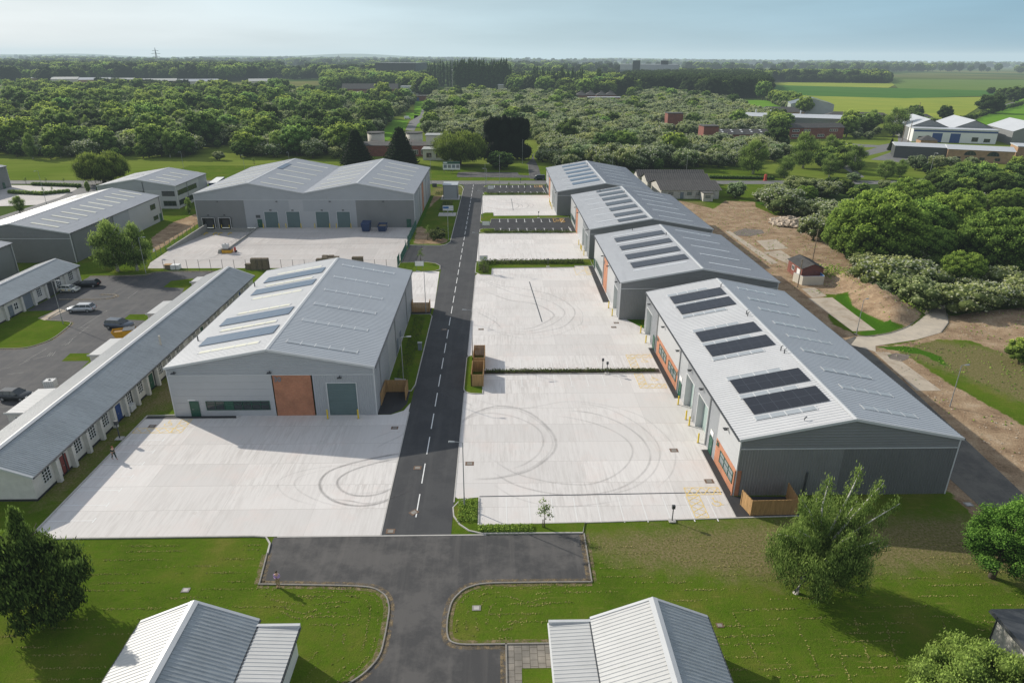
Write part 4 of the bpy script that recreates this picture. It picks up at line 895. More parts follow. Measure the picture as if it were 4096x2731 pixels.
for x, y in ((36.4, 91), (36.5, 91.8), (32.5, 61.9), (36.6, 104.3), (36.4, 78.6), (36.5, 77.7)): MB().tube([(x, y, 8.2), (x, y, 9.9 if y > 62 else 8.9), (x+.25, y+.1, 10.0 if y > 62 else 9.0)], .07, 6).build('vent_pipe', M['trim_dark'], root)
done()

def row_unit(label, X0, X1, Y0, Y1, rx, west, doors, brick, wins, arrays, lightsL, lightsR, num, ax=(0, 0), sm='solar', pw=(0, 0)):
    Wd = ('x', X0, -1)
    root, S = shell('warehouse', label, 'warehouse', X0, X1, Y0, Y1, 7.1, [rx], 9.6, band=5.9,
        front=[(X0, X1, 0, 5.84, 'clad_dark', 'v')], back=[(X0, X1, 0, 5.84, 'clad_dark', 'v')], east=[(Y0, Y1, 0, 7.0, 'clad_mid', 'v')],
        west=west+[(Y0, Y1, 6.4, 7.0, 'clad_light', 'h')], gable='clad_dark', roofm=('roof_mid_sunlit', 'roof_slate'))
    for a, b in doors: shutter(root, Wd, a+.1, b-.1, 4.8, 'shutter_pale', .7)
    for (a, b, n) in wins: window(root, Wd, a, b, 1.1, 2.4, n, 1, glass='glass_pale')
    pdoor(root, Wd, Y1-1.3)
    for a, b in arrays: solar(root, S[0], ax[0], ax[1], a, b, 9, 2, sm)
    for y in lightsL: rooflight(root, S[0], pw[0], pw[1], y, .55, 3, 'skylight_grey')
    for y in lightsR: rooflight(root, S[1], rx+2.8, X1-3.4, y, .55, 3, 'skylight_grey')
    for u in (brick[1]+1.2, brick[0]-1.6, Y0+3.2): floodlight(root, Wd, u, 6.2)
    downpipe(root, Wd, brick[1]+.5, 6.9); num and text_part(root, num, (X0-.12, brick[1]-.3, 5.0), (R(90), 0, R(-90)), .8, 'door_grey')
    MB().tube([(rx-.8, Y1-9, 9), (rx-.8, Y1-9, 10.1)], .08, 6).build('vent_pipe', M['trim_dark'], root)
    MB().tube([(X0+8, Y1-.8, 8), (X0+8, Y1-.8, 9.1)], .08, 6).build('vent_pipe', M['trim_dark'], root)
    done()
row_unit('second grey warehouse from the camera right of the road, with four wide black solar arrays', 22.1, 50.3, 114.1, 147.6, 36.4,
    [(114.1, 116.3, 0, 6.4, 'clad_mid', 'v'), (116.3, 120.3, 4.9, 6.4, 'clad_mid', 'v'), (120.3, 128.8, 0, 6.4, 'clad_light', 'p'), (128.9, 133.4, 0, 6.4, 'brick', 'b'), (133.6, 147.6, 0, 6.4, 'clad_light', 'p')],
    [(116.3, 120.3)], (128.9, 133.4), [(135.4, 144.4, 7)], [(14.7,354.7)] and [(120.6, 123.7), (126.3, 129.5), (132.9, 136.0), (139.6, 142.7)], (119.0, 124.9, 131.2, 137.8, 144.3), (119.2, 125.4, 131.6, 138, 144.5), '25', (25.4, 35.6), 'solar', (25.2, 34.8))
row_unit('third grey warehouse right of the road, behind the one with four wide arrays', 21.7, 50.3, 154, 195.5, 36.0,
    [(154, 156.8, 0, 6.4, 'clad_mid', 'v'), (156.8, 160.9, 4.9, 6.4, 'clad_mid', 'v'), (160.9, 162.8, 0, 6.4, 'clad_mid', 'v'), (162.8, 166.8, 4.9, 6.4, 'clad_mid', 'v'), (166.8, 177.8, 0, 6.4, 'clad_light', 'p'), (178, 182, 0, 6.4, 'brick', 'b'), (182.2, 195.5, 0, 6.4, 'clad_light', 'p')],
    [(156.8, 160.9), (162.8, 166.8)], (178, 182), [(184, 192, 6)], [(155.6, 158), (160.8, 164), (167.4, 170.8), (174, 177.4), (180.6, 184), (186.6, 189.8), (192.6, 194.8)], (158.8, 166, 172.6, 179, 185.4, 191), (158.8, 166, 172.6, 179, 185.4, 191), None, (28.6, 35.2), 'solar', (24.4, 32.6))
row_unit('farthest grey warehouse right of the road, with six blue grey solar arrays', 18.1, 46.5, 201.2, 247.2, 32.3,
    [(201.2, 208.8, 0, 6.4, 'clad_mid', 'v'), (208.8, 213, 4.9, 6.4, 'clad_mid', 'v'), (213, 215, 0, 6.4, 'clad_mid', 'v'), (215, 219, 4.9, 6.4, 'clad_mid', 'v'), (219, 228, 0, 6.4, 'clad_light', 'p'), (228.2, 233.8, 0, 6.4, 'brick', 'b'), (234, 247.2, 0, 6.4, 'clad_light', 'p')],
    [(208.8, 213), (215, 219)], (228.2, 233.8), [(236, 243, 5)], [(206.4, 209.6), (213, 216.2), (219.8, 223), (226.8, 230), (233.8, 237), (241, 244.2)], (204.5, 211.2, 217.8, 224.6, 231.6, 239), (203.5, 210, 217, 224, 231, 238, 244), None, (23.2, 31.4), 'solar_blue', (21.0, 30.8))

# ------------------------------------------------------------------ the double-ridged shed with the dock yard
Fb = ('y', 186, -1); X0, X1 = -82.2, -22.6
root, S = shell('warehouse', 'largest grey warehouse, double ridged, with loading docks facing its fenced yard', 'warehouse', X0, X1, 186, 233, 9.3, [-67.2, -37.8], 12.2, valleys=[-52.5], band=7.6, pitch=1.0, roofm=('roof_slate', 'roof_slate'),
    front=[(X0, -80.9, -1.2, 7.54, 'clad_dark', 'v'), (-80.9, -69.0, 2.9, 7.54, 'clad_dark', 'v'), (-77.4, -76.4, -.1, 2.9, 'clad_dark', 'v'), (-73.1, -69, -.1, 2.9, 'clad_dark', 'v'), (-69.0, -56.8, 4.5, 7.54, 'clad_mid', 'v'), (-56.8, -53, 4.5, 7.54, 'clad_light', 'v'), (-53, -38.6, 4.5, 7.54, 'clad_mid', 'v'), (-69, -63.8, 0, 4.5, 'clad_mid', 'v'), (-60.2, -57.8, 0, 4.5, 'clad_mid', 'v'), (-54.2, -49.8, 0, 4.5, 'clad_light', 'v'),
           (-46.2, -44.0, 0, 4.5, 'clad_mid', 'v'), (-40.4, -38.6, 0, 4.5, 'clad_mid', 'v'), (-38.6, X1, 0, 7.54, 'clad_dark', 'v')],
    back=[(X0, X1, 0, 7.54, 'clad_dark', 'v')], west=[(186, 233, 0, 9.2, 'clad_mid', 'v')], east=[(186, 196, 0, 8.4, 'clad_mid', 'v'), (196, 206, 0, 8.4, 'clad_light', 'p'), (206, 211, 0, 8.4, 'brick', 'b'), (211, 222, 0, 8.4, 'clad_light', 'p'), (222, 233, 0, 8.4, 'clad_mid', 'v'), (186, 233, 8.4, 9.2, 'clad_mid', 'h')], gable='clad_mid')
wbox(MB(), Fb, -80.9, -65.9, -1.25, -.1, -.1, .06).build('dock_wall', M['block'], root)
for i, (a, b) in enumerate(((-63.8, -60.2), (-57.8, -54.2), (-49.8, -46.2), (-44.0, -40.4))):
    shutter(root, Fb, a, b, 4.4, 'shutter')
    sg = wbox(MB(), Fb, (a+b)/2-.3, (a+b)/2+.3, 4.62, 4.98, .05, .1).build('bay_sign', M['trim_dark'], root)
    wbox(MB(), Fb, (a+b)/2-.18, (a+b)/2+.18, 4.76, 4.84, .1, .11).build('pale_mark', M['steel'], sg)
for i, (a, b) in enumerate(((-80.9, -77.4), (-76.4, -73.1))):
    d = wbox(MB(), Fb, a+.4, b-.4, 0, 2.5, -.5, -.45).build('dock_door', M['trim_dark'], root)
    s = MB(); wbox(s, Fb, a+.05, a+.5, -.1, 2.8, 0, .55); wbox(s, Fb, b-.5, b-.05, -.1, 2.8, 0, .55); wbox(s, Fb, a+.5, b-.5, 2.4, 2.8, 0, .55); wbox(s, Fb, a+.5, b-.5, -.3, -.1, 0, .4); s.build('dock_seal', M['black'], d)
    q = MB(); wbox(q, Fb, a+.55, a+.68, .1, .9, .5, .6); wbox(q, Fb, b-.68, b-.55, .1, .9, .5, .6); q.build('guide_stripe', M['yellow'], d)
    q = MB(); wbox(q, Fb, a-.0, a+.08, -.1, 2.88, .5, .62); wbox(q, Fb, b-.08, b, -.1, 2.88, .5, .62); wbox(q, Fb, a+.08, b-.08, 2.8, 2.88, .5, .62); q.build('frame', M['white_paint'], d)
    wbox(MB(), Fb, (a+b)/2-.25, (a+b)/2+.25, 3.3, 3.65, .05, .1).build('bay_sign', M['trim_dark'], root)
pdoor(root, Fb, -65.3, .05, 1.1, 2.2); pdoor(root, Fb, -24.3, .05, 1.1, 2.2)
wbox(MB(), Fb, -66.2, -65.0, 2.7, 3.5, .05, .1).build('sign_board', M['trim_dark'], root)
for u in (-76, -60, -45.5, -31): floodlight(root, Fb, u, 7.3)
for s, (a, b) in ((S[0], (-80.5, -69)), (S[1], (-64.8, -55)), (S[2], (-50.2, -40.2)), (S[3], (-35.2, -25.5))):
    for y in (189.5, 196.5, 204, 211.5, 219, 226.5): rooflight(root, s, a, b, y, .7, 3, 'skylight')
solar(root, S[1], -67.0, -65.4, 212, 222, 1, 6, 'solar_blue')
for i in range(2): downpipe(root, ('x', X1, 1), (199, 218)[i], 9.1)
done()

# ------------------------------------------------------------------ grey units on the left
root, S = shell('warehouse', 'long grey warehouse with cream rooflights left of the dock yard', 'warehouse', -120, -96.3, 151.8, 195.6, 6.9, [-109], 9.1, roofm=('roof_slate', 'roof_slate'), pitch=1., band=5.6,
    front=[(-120, -96.3, 0, 5.54, 'clad_dark', 'v')], back=[(-120, -96.3, 0, 5.54, 'clad_mid', 'v')], east=[(151.8, 170, 0, 6.8, 'clad_dark', 'v'), (170, 178, 0, 6.8, 'clad_mid', 'v'), (178, 195.6, 0, 6.8, 'clad_light', 'p')], west=[(151.8, 195.6, 0, 6.8, 'clad_mid', 'v')], gable='clad_dark')
window(root, ('x', -96.3, 1), 189.5, 192.3, 4.0, 5.4, 2, 1, 'trim_dark'); window(root, ('x', -96.3, 1), 190.2, 192.8, 1.0, 2.1, 2, 1, 'trim_dark'); pdoor(root, ('x', -96.3, 1), 194.3)
for u in (152.2, 170, 195.0): downpipe(root, ('x', -96.3, 1), u, 6.8, mat='clad_dark')
for i in range(11): rooflight(root, S[1], -106, -100, 154.5+3.9*i, .8, 2, 'skylight'); rooflight(root, S[0], -118, -112, 154.5+3.9*i, .8, 2, 'skylight')
done()
root, S = shell('warehouse', 'grey two-storey unit with ribbon windows behind the long cream-rooflight warehouse', 'warehouse', -122, -98.4, 211.2, 234.5, 7.0, [-110.2], 9.0, roofm=('roof_slate', 'roof_slate'), pitch=1., band=5.6,
    front=[(-122, -108, 0, 5.54, 'clad_dark', 'v'), (-108, -98.4, 0, 5.54, 'clad_light', 'p')], back=[(-122, -98.4, 0, 5.54, 'clad_mid', 'v')], east=[(211.2, 228, 0, 6.9, 'clad_light', 'p'), (228, 234.5, 0, 6.9, 'clad_mid', 'v')], west=[(211.2, 234.5, 0, 6.9, 'clad_mid', 'v')], gable='clad_mid')
for z in (.9, 3.9): window(root, ('x', -98.4, 1), 212, 226, z, z+1.5, 8, 1, 'trim_dark'); window(root, ('y', 211.2, -1), -102.8, -99, z, z+1.5, 3, 1, 'trim_dark')
for y in (213.5, 218, 222.6, 227.5): rooflight(root, S[1], -107, -101, y, .7, 2, 'skylight'); rooflight(root, S[0], -119, -113, y, .7, 2, 'skylight_grey')
downpipe(root, ('y', 211.2, -1), -108.2, 8.2, mat='trim_dark'); downpipe(root, ('x', -98.4, 1), 219, 6.9, mat='clad_dark')
done()
root, S = shell('warehouse', 'dark grey shed corner at the left edge, beside the white workshop block', 'warehouse', -126, -102.6, 100, 141.6, 7.2, [-114.3], 9.2, roofm=('roof_slate', 'roof_slate'), pitch=1.,
    front=[(-126, -102.6, 0, 5.94, 'clad_dark', 'v')], back=[(-126, -102.6, 0, 5.94, 'clad_dark', 'v')], east=[(100, 141.6, 0, 7.1, 'clad_dark', 'v')], gable='clad_dark')
wbox(MB(), ('x', -102.6, 1), 133, 134, 2.6, 3.2, .05, .5).build('condenser', M['white_paint'], root); downpipe(root, ('x', -102.6, 1), 141.2, 7.1, mat='clad_dark')
done()
root, S = shell('warehouse', 'small grey unit corner at the left edge by the cross road', 'warehouse', -196, -174, 222, 248.6, 7.4, [-185], 9., roofm=('roof_slate', 'roof_slate'), pitch=1.,
    front=[(-196, -174, 0, 5.94, 'clad_dark', 'v')], east=[(222, 248.6, 0, 7.3, 'clad_dark', 'v')], gable='clad_dark')
pdoor(root, ('x', -174, 1), 245); window(root, ('x', -174, 1), 238, 241, 1, 2.6, 2, 1, 'trim_dark')
done()
mb = MB(); mb.box(-4, 3.5, -6.5, 6.5, 0, 3.6)
t = thing('site_cabin', 'plain white box cabin at the left edge of the far car park', 'cabin', (-174, 211.5, 0)); mb.build('body', M['far_white'], t); MB().box(-4.1, 3.6, -6.6, 6.6, 3.6, 3.75).build('roof', M['white_paint'], t)

# ------------------------------------------------------------------ white single-storey blocks
def sash(root, w, u, z0=1.0, wd=1.3, h=1.5, mat='white_paint', nu=3, nz=4, n=.0): return window(root, w, u-wd/2, u+wd/2, z0, z0+h, nu, nz, mat, 'glass', n, .06)
def gable_block(name, label, cat, x0, x1, y0, y1, ez, rz, rx, oh=.45, mat='white_wall', roofs=('roof_sunlit', 'metal_old_shaded'), pitch=.33, group=None, plinth=True):
    MB.OFF = ((x0+x1)/2, (y0+y1)/2); root = thing(name, label, cat, (*MB.OFF, 0), group=group)
    w = MB(); w.box(x0, x1, y0, y1, 0, ez-.15)
    g = ez-.15
    for y in (y0, y1):
        w.face([(x0, y, g), (x1, y, g), (rx, y, rz-.15)])
    w.build('wall', M[mat], root)
    if plinth: MB().box(x0-.04, x1+.04, y0-.04, y1+.04, 0, .25).build('plinth', M['plinth'], root)
    fe = ez-oh*(rz-ez)/(rx-x0)
    S = ((x0-oh, fe, rx, rz), (x1+oh, fe, rx, rz))
    for s, m in zip(S, roofs):
        mb = MB(); slope(mb, *s, y0-.3, y1+.3, pitch, .04); mb.keep = True; mb.build('roof', M[m], root)
    tr = MB(); tr.face([(rx-.35, y0-.3, rz-.02), (rx, y0-.3, rz+.1), (rx, y1+.3, rz+.1), (rx-.35, y1+.3, rz-.02)]); tr.face([(rx, y0-.3, rz+.1), (rx+.35, y0-.3, rz-.02), (rx+.35, y1+.3, rz-.02), (rx, y1+.3, rz+.1)]); tr.build('ridge_cap', M['trim'], root)
    for s in S:
        for ya, yb in ((y0-.34, y0-.1), (y1+.1, y1+.34)):
            tr = MB(); n = 0
            for (x, z) in ((s[0], s[1]), (s[2], s[3])): tr.v += [(x, ya, z-.16), (x, ya, z+.07), (x, yb, z+.07), (x, yb, z-.16)]
            tr.f += [(n, n+1, n+5, n+4), (n+1, n+2, n+6, n+5), (n+2, n+3, n+7, n+6), (n+3, n, n+4, n+7), (n, n+3, n+2, n+1), (n+4, n+5, n+6, n+7)]
            tr.build('verge_trim', M['trim'], root)
    MB().box(x0-oh-.1, x0-oh+.03, y0-.3, y1+.3, fe-.13, fe-.02).build('gutter', M['trim_dark'], root); MB().box(x1+oh-.03, x1+oh+.1, y0-.3, y1+.3, fe-.13, fe-.02).build('gutter', M['trim_dark'], root)
    return root, S
M['metal_old_shaded'] = flat_mat('streaked shaded roof sheet', (.36, .39, .40), .5, 0, .12, .3, dirt=((.23, .255, .26), 1.6, .47, (.35, 8, 1)))  # streaks are wear; the darker base paints shade on east slopes
M['metal_hut'] = flat_mat('hut roof sheet', (.53, .53, .515), .45, 0, .06, .4, dirt=((.45, .45, .42), 1.0, .58, (.4, 3, 1)))
root, S = gable_block('white_block', 'long white single-storey block with buttresses and coloured doors beside the number 30 warehouse', 'building', -58.2, -49.2, 61.0, 131.2, 3.25, 5.0, -53.7, roofs=('metal_hut', 'metal_old_shaded'), pitch=.3)
Ew = ('x', -49.2, 1)
y = 64.6; k = 0
while y < 130:
    wbox(MB(), Ew, y-.22, y+.22, 0, 2.75, 0, .55).build('buttress', M['white_wall'], root)
    u = y-1.4
    if k in (1, 5, 8, 14, 20): pdoor(root, Ew, u+.1, .1, .95, 2.15, {1: 'door_red', 5: 'blue_door', 8: 'green_paint', 14: 'green_paint', 20: 'blue_door'}[k], 0.0)
    elif k not in (12, 17): sash(root, Ew, u, 1.05, 1.35, 1.5)
    y += 3.0; k += 1
MB().box(-49.15, -48.5, 80.0, 81.2, .3, 1.15).build('condenser', M['trim'], root)
MB().tube([(-50.6, 94.5, 3.6), (-50.6, 94.5, 5.3)], .14, 8).build('flue', M['cream'], root)
for yy in (66.4, 73.6, 81.7, 88.2): downpipe(root, Ew, yy, 3.0, 0.02, 'trim_dark')
for (ya, yb, xa) in ((75.9, 82.4, -61.6), (93.7, 99.9, -61.1), (111.3, 117.7, -60.8), (129.2, 132.4, -60.6)):
    MB().box(xa, -58.25, ya, yb, 0, 2.45).build('annex_wall', M['white_wall'], root)
    mb = MB(); w_ = ('z', 0, 0)
    k = int((yb-ya)/.4); n_ = (yb-ya+.3)/k
    for i in range(k):
        a = ya-.15+i*n_; mb.quad((xa-.2, a, 2.5), (-57.9, a, 2.68), (-57.9, a+n_*.8, 2.68), (xa-.2, a+n_*.8, 2.5)); mb.quad((xa-.2, a+n_*.8, 2.5), (-57.9, a+n_*.8, 2.68), (-57.9, a+n_, 2.72), (xa-.2, a+n_, 2.54))
    mb.box(xa-.25, -57.9, ya-.2, ya-.12, 2.38, 2.66); mb.build('annex_roof', M['metal_hut'], root)
    window(root, ('y', ya, -1), xa+.9, xa+2.1, 1.2, 2.0, 2, 1, 'white_paint', 'glass', 0., .08)
done()
root, S = gable_block('white_block', 'white workshop block with grey shutter doors at the far end of the left yard', 'building', -96.5, -87.9, 60, 138.3, 3.3, 4.7, -92.2, roofs=('metal_hut', 'metal_old_shaded'), pitch=.33)
Ew = ('x', -87.9, 1)
for yy in (135.4, 131.2, 112.3): sash(root, Ew, yy, 1.1, 1.5, 1.7)
sash(root, Ew, 125.0, 1.1, 1.3, 1.6)
for yy in (137.8, 133.2, 126.9, 123.0, 119.6, 115.0): wbox(MB(), Ew, yy-.25, yy+.25, 0, 2.8, 0, .4).build('buttress', M['white_wall'], root)
wbox(MB(), Ew, 127.6, 130, .05, 2.7, .01, .06).build('garage_door', M['trim_dark'], root)
wbox(MB(), Ew, 120.2, 122.6, .05, 2.75, .01, .06).build('garage_door', M['door_grey'], root)
pdoor(root, Ew, 116.6, .05, .95, 2.1, 'door_grey', 0); window(root, Ew, 117.6, 118.6, 1.0, 2.2, 2, 2, 'white_paint', 'glass', 0)
done()
# huts in the foreground
root, S = gable_block('hut', 'white hut with ribbed pale roof at the bottom edge, left of the road', 'hut', -27.7, -19.3, 12, 40.7, 3.15, 4.95, -23.6, roofs=('metal_hut', 'metal_old_shaded'), pitch=.34)
mb = MB(); w = MB()
slope(mb, -15.6, 2.72, -18.9, 2.9, 12, 40.5, .34, .03); mb.build('lean_to_roof', M['metal_hut'], root)
MB().box(-19.25, -15.95, 12.3, 40.2, 0, 2.6).build('lean_to_wall', M['white_paint'], root); MB().box(-18.9, -15.55, 40.3, 40.55, 2.6, 2.98).build('fascia', M['trim'], root)
MB().box(-15.62, -15.5, 12, 40.5, 2.52, 2.68).build('gutter', M['trim_dark'], root)
for yy in (36.2, 38.4): window(root, ('x', -15.95, 1), yy-.45, yy+.45, 1.5, 2.2, 2, 1, 'white_paint', 'glass_pale', 0)
done()
root, S = gable_block('hut', 'white hut with ribbed pale roof at the bottom edge, right of the road', 'hut', 7.7, 16.2, 12, 40.4, 3.15, 4.95, 12.1, roofs=('metal_hut', 'metal_old_shaded'), pitch=.34)
mb = MB(); slope(mb, 4.0, 2.72, 7.2, 2.9, 12, 40.5, .34, .03); mb.keep = True; mb.build('lean_to_roof', M['metal_hut'], root)
MB().box(4.35, 7.65, 12.3, 40.2, 0, 2.6).build('lean_to_wall', M['white_paint'], root); MB().box(3.95, 7.25, 40.3, 40.55, 2.6, 2.98).build('fascia', M['trim'], root)
MB().box(3.88, 4.02, 12, 40.5, 2.52, 2.7).build('gutter', M['white_paint'], root)
done()
MB.OFF = (0, 0)
t = thing('hut', 'flaking white hut with dark flat felt roof in the bottom right corner', 'hut', (46, 37.5, 0)); MB.OFF = (46, 37.5)
MB().box(40.2, 56, 30, 40.6, 0, 2.8).build('wall', M['old_white'], t); MB().box(39.8, 56.3, 29.6, 41.0, 2.8, 3.0).build('roof', M['trim_dark'], t)
MB().box(39.7, 39.8, 29.6, 41.0, 2.72, 2.86).build('gutter', M['trim_dark'], t); MB().tube([(40.15, 40.5, .1), (40.15, 40.5, 2.7)], .05, 6).build('downpipe', M['trim_dark'], t)
window(t, ('x', 40.2, -1), 33, 35.5, 1, 2.4, 3, 2, 'white_paint', 'glass_pale', 0)
done()

# ------------------------------------------------------------------ old sheds, hut and enclosure on the right
root = thing('storage_shed', 'old white shed with three grey asbestos roofs beyond the farthest warehouse', 'shed', (66, 240, 0)); MB.OFF = (66, 240)
for i, (ya, yb) in enumerate(((226.6, 243), (243, 254), (254, 262))):
    MB().box(55.2-1.2*i, 74.8+1.*i, ya, yb-.05, 0, 3).build('wall', M['old_white'], root)
    for s in (0, 1):
        mb = MB(); y_a, y_b, z_a, z_b = ((ya-.4, (ya+yb)/2, 2.9, 4.9), (yb+.0, (ya+yb)/2, 2.9, 4.9))[s]
        x = 54.8-1.2*i
        while x < 75.2+i:
            mb.quad((x, y_a, z_a), (x+.55, y_a, z_a), (x+.55, y_b, z_b), (x, y_b, z_b)); mb.quad((x+.55, y_a, z_a), (x+.8, y_a, z_a+.08), (x+.8, y_b, z_b+.08), (x+.55, y_b, z_b)); x += .8
        mb.build('roof', M['shed_grey'], root)
    for gx in (74.8+i, 55.2-1.2*i): MB().face([(gx, ya, 3), (gx, yb, 3), (gx, (ya+yb)/2, 4.8)]).build('gable', M['old_white'], root)
for u in (58.5, 64.8, 67.8): window(root, ('y', 226.6, -1), u-.8, u+.8, 1.2, 2.3, 2, 1, 'timber_old', 'glass_pale', 0.)
pdoor(root, ('y', 226.6, -1), 62.3, .05, 1, 2.1, 'door_grey', 0); MB().box(68.3, 71.5, 222.2, 226.55, 0, 2.6).build('porch', M['old_white'], root); MB().box(68.1, 71.7, 222, 226.55, 2.6, 2.75).build('porch_roof', M['shed_grey'], root)
window(root, ('y', 222.2, -1), 69, 70.6, 1.1, 2.0, 2, 1, 'timber_old', 'glass_pale', 0.)
done()
root = thing('brick_hut', 'small red brick hut with a grey pitched roof beside the earth track', 'hut', (67.4, 140, 0)); MB.OFF = (67.4, 140)

MB().box(65.0, 69.6, 136.8, 144.0, 0, 2.7).build('wall', M['brick_red'], root)
for gy in (136.8, 144): MB().face([(65.0, gy, 2.7), (69.6, gy, 2.7), (67.3, gy, 3.6)]).build('gable', M['brick_red'], root)
for a, b in ((64.7, 67.3), (69.9, 67.3)):
    mb = MB(); slope(mb, a, 2.65, b, 3.7, 136.5, 144.3, .5, .04); mb.keep = True; mb.build('roof', M['shed_grey'], root)
pdoor(root, ('x', 65.0, -1), 138.4, .05, 1.4, 2.0, 'white_paint', 0); window(root, ('x', 65.0, -1), 140.6, 141.8, 1.1, 2.1, 2, 1, 'white_paint', 'glass', 0); wbox(MB(), ('x', 65.0, -1), 142.5, 143.2, .1, 2.1, 0, .04).build('door', M['brick_red'], root)
done()
root = thing('panel_enclosure', 'open white panel enclosure with bright blue inside in front of the brick hut', 'enclosure', (66, 135, 0)); MB.OFF = (66, 135)
for (a, b) in (((63.2, 136.6), (64.0, 133.7)), ((64.0, 133.7), (68.6, 133.9)), ((68.6, 133.9), (69.0, 136.6))):
    for dn, m, nm in ((0, 'cream', 'outer_panel'), (.07, 'blue_bright', 'inner_panel')):
        mb = MB(); d = Vector((b[0]-a[0], b[1]-a[1])).normalized(); n = Vector((-d.y, d.x))*dn
        strip(mb, [(a[0]+n.x, a[1]+n.y), (b[0]+n.x, b[1]+n.y)], .06, 0, 1.9); mb.build(nm, M[m], root)
done()

# ------------------------------------------------------------------ far buildings
def far_building(name, label, cat, c, w, d, h, roof_h=0, rz=0, wall='far_white', roof='roof_grey', axis='x', wins=(), bands=(), vents=0, win_mat='glass', hipped=False, doors=(), group=None):
    root = thing(name, label, cat, (c[0], c[1], 0), R(rz), group)
    MB().box(-w/2, w/2, -d/2, d/2, 0, h).build('wall', M[wall], root)
    o = .4
    mb = MB()
    if roof_h == 0: mb.box(-w/2-o, w/2+o, -d/2-o, d/2+o, h, h+.35)
    elif axis == 'x':
        k = d/2 if hipped else 0
        A, B_, C_, D_ = (-w/2-o, -d/2-o, h), (w/2+o, -d/2-o, h), (w/2+o, d/2+o, h), (-w/2-o, d/2+o, h); E_, F_ = (-w/2-o+k, 0, h+roof_h), (w/2+o-k, 0, h+roof_h)
        mb.face([A, B_, F_, E_]); mb.face([C_, D_, E_, F_]); mb.face([D_, A, E_]); mb.face([B_, C_, F_])
    else:
        A, B_, C_, D_ = (-w/2-o, -d/2-o, h), (w/2+o, -d/2-o, h), (w/2+o, d/2+o, h), (-w/2-o, d/2+o, h); E_, F_ = (0, -d/2-o, h+roof_h), (0, d/2+o, h+roof_h)
        mb.face([A, E_, F_, D_]); mb.face([B_, C_, F_, E_]); g = MB(); g.face([(A[0]+o, -d/2, h), (B_[0]-o, -d/2, h), (0, -d/2, h+roof_h*.94)]); g.build('gable', M[wall], root)
    mb.build('roof', M[roof], root)
    for (u0, u1, z0, z1, n, m) in wins:
        f = window(root, ('y', -d/2, -1), u0, u1, z0, z1, n, 1, m, win_mat, .02, .12)
    for (z0, z1, m) in bands: wbox(MB(), ('y', -d/2, -1), -w/2, w/2, z0, z1, .02, .08).build('fascia', M[m], root)
    for (u0, u1, hh, m) in doors: wbox(MB(), ('y', -d/2, -1), u0, u1, .05, hh, .03, .08).build('door', M[m], root)
    for i in range(vents): x = -w/2+w*(i+.7)/(vents+4); MB().tube([(x, 0, h), (x, 0, h+roof_h+2.2)], .4, 8).build('flue', M['far_white'], root)
    return root

# far buildings on the right
b = far_building('office_block', 'two-storey red brick office with white window bands beyond the birch row', 'building', (187, 413), 34, 11, 6.2, 2.2, 6, 'brick_red', 'shed_grey', wins=[(-15, -11, 1.2, 2.5, 4, 'white_paint'), (-15, -11, 4.1, 5.3, 4, 'white_paint'), (-8, -4, 4.1, 5.3, 4, 'white_paint'), (1, 5, 1.2, 2.5, 4, 'white_paint'), (8, 13, 4.1, 5.3, 4, 'white_paint')], doors=[(-9, -7.5, 2.3, 'trim_dark')])
far_building('factory', 'long factory with white patched roof and four silver flues', 'building', (213, 485), 78, 24, 6.5, 1.6, -22, 'clad_dark', 'far_white', vents=4)
far_building('brick_annex', 'low brown brick annex at the right end of the white-roofed factory', 'building', (239, 458), 18, 14, 6.5, 0, -22, 'brick_tan', 'shed_grey', wins=[(-7, 7, 2.6, 4.2, 8, 'trim_dark')])
far_building('bungalow', 'brown hipped-roof bungalow behind the white-roofed factory', 'building', (228, 568), 36, 16, 4, 3.5, -12, 'brick_tan', 'shed_grey', hipped=True)
far_building('bungalow', 'long brown hipped bungalow right of the blue-roofed hall', 'building', (268, 520), 46, 14, 4, 3, -20, 'brick_tan', 'shed_grey', hipped=True)
far_building('hall', 'tall pale hall with a blue gabled roof at the edge of the barley field', 'building', (272, 612), 34, 34, 7.5, 5, -18, 'clad_mid', 'solar_hall' if False else 'door_grey', axis='y')
far_building('water_tower', 'plain square red brick tower among the hawthorns, right one of two', 'tower', (119, 392), 8.5, 9, 8.6, 0, 3, 'brick_red', 'shed_grey', wins=[(-1, 1, 2.6, 4, 1, 'white_paint')])
root = far_building('brick_shed', 'long dark shed with white rooflights joined behind the right brick tower', 'shed', (141, 402), 34, 13, 3.6, 2.4, 2, 'brick_red', 'shed_grey')
for i in range(5):
    for q in (0, 1): MB().quad((-13+5.6*i, -4.9+2.2*q, 4.75+.72*q), (-11.8+5.6*i, -4.9+2.2*q, 4.75+.72*q), (-11.8+5.6*i, -3.9+2.2*q, 5.12+.72*q), (-13+5.6*i, -3.9+2.2*q, 5.12+.72*q)).build('rooflight', M['white_paint'], root)
far_building('brick_shed', 'low brick store left of the right-hand brick tower', 'shed', (106, 388), 14, 9, 2.8, 0, 3, 'brick_red', 'flat_roof')
far_building('water_tower', 'plain square red brick tower among the hawthorns, left one of two', 'tower', (117, 464), 10, 9, 10.0, 0, 0, 'brick_red', 'shed_grey')
far_building('brick_shed', 'small flat brick shed beside the left-hand brick tower', 'shed', (104, 452), 9, 8, 4.2, 0, 0, 'brick_red', 'flat_roof')
far_building('brick_shed', 'flat dull brick roof showing between hawthorns behind the farthest warehouse', 'shed', (53, 348), 9, 6, 4.2, 0, 0, 'brick_red', 'shed_grey')
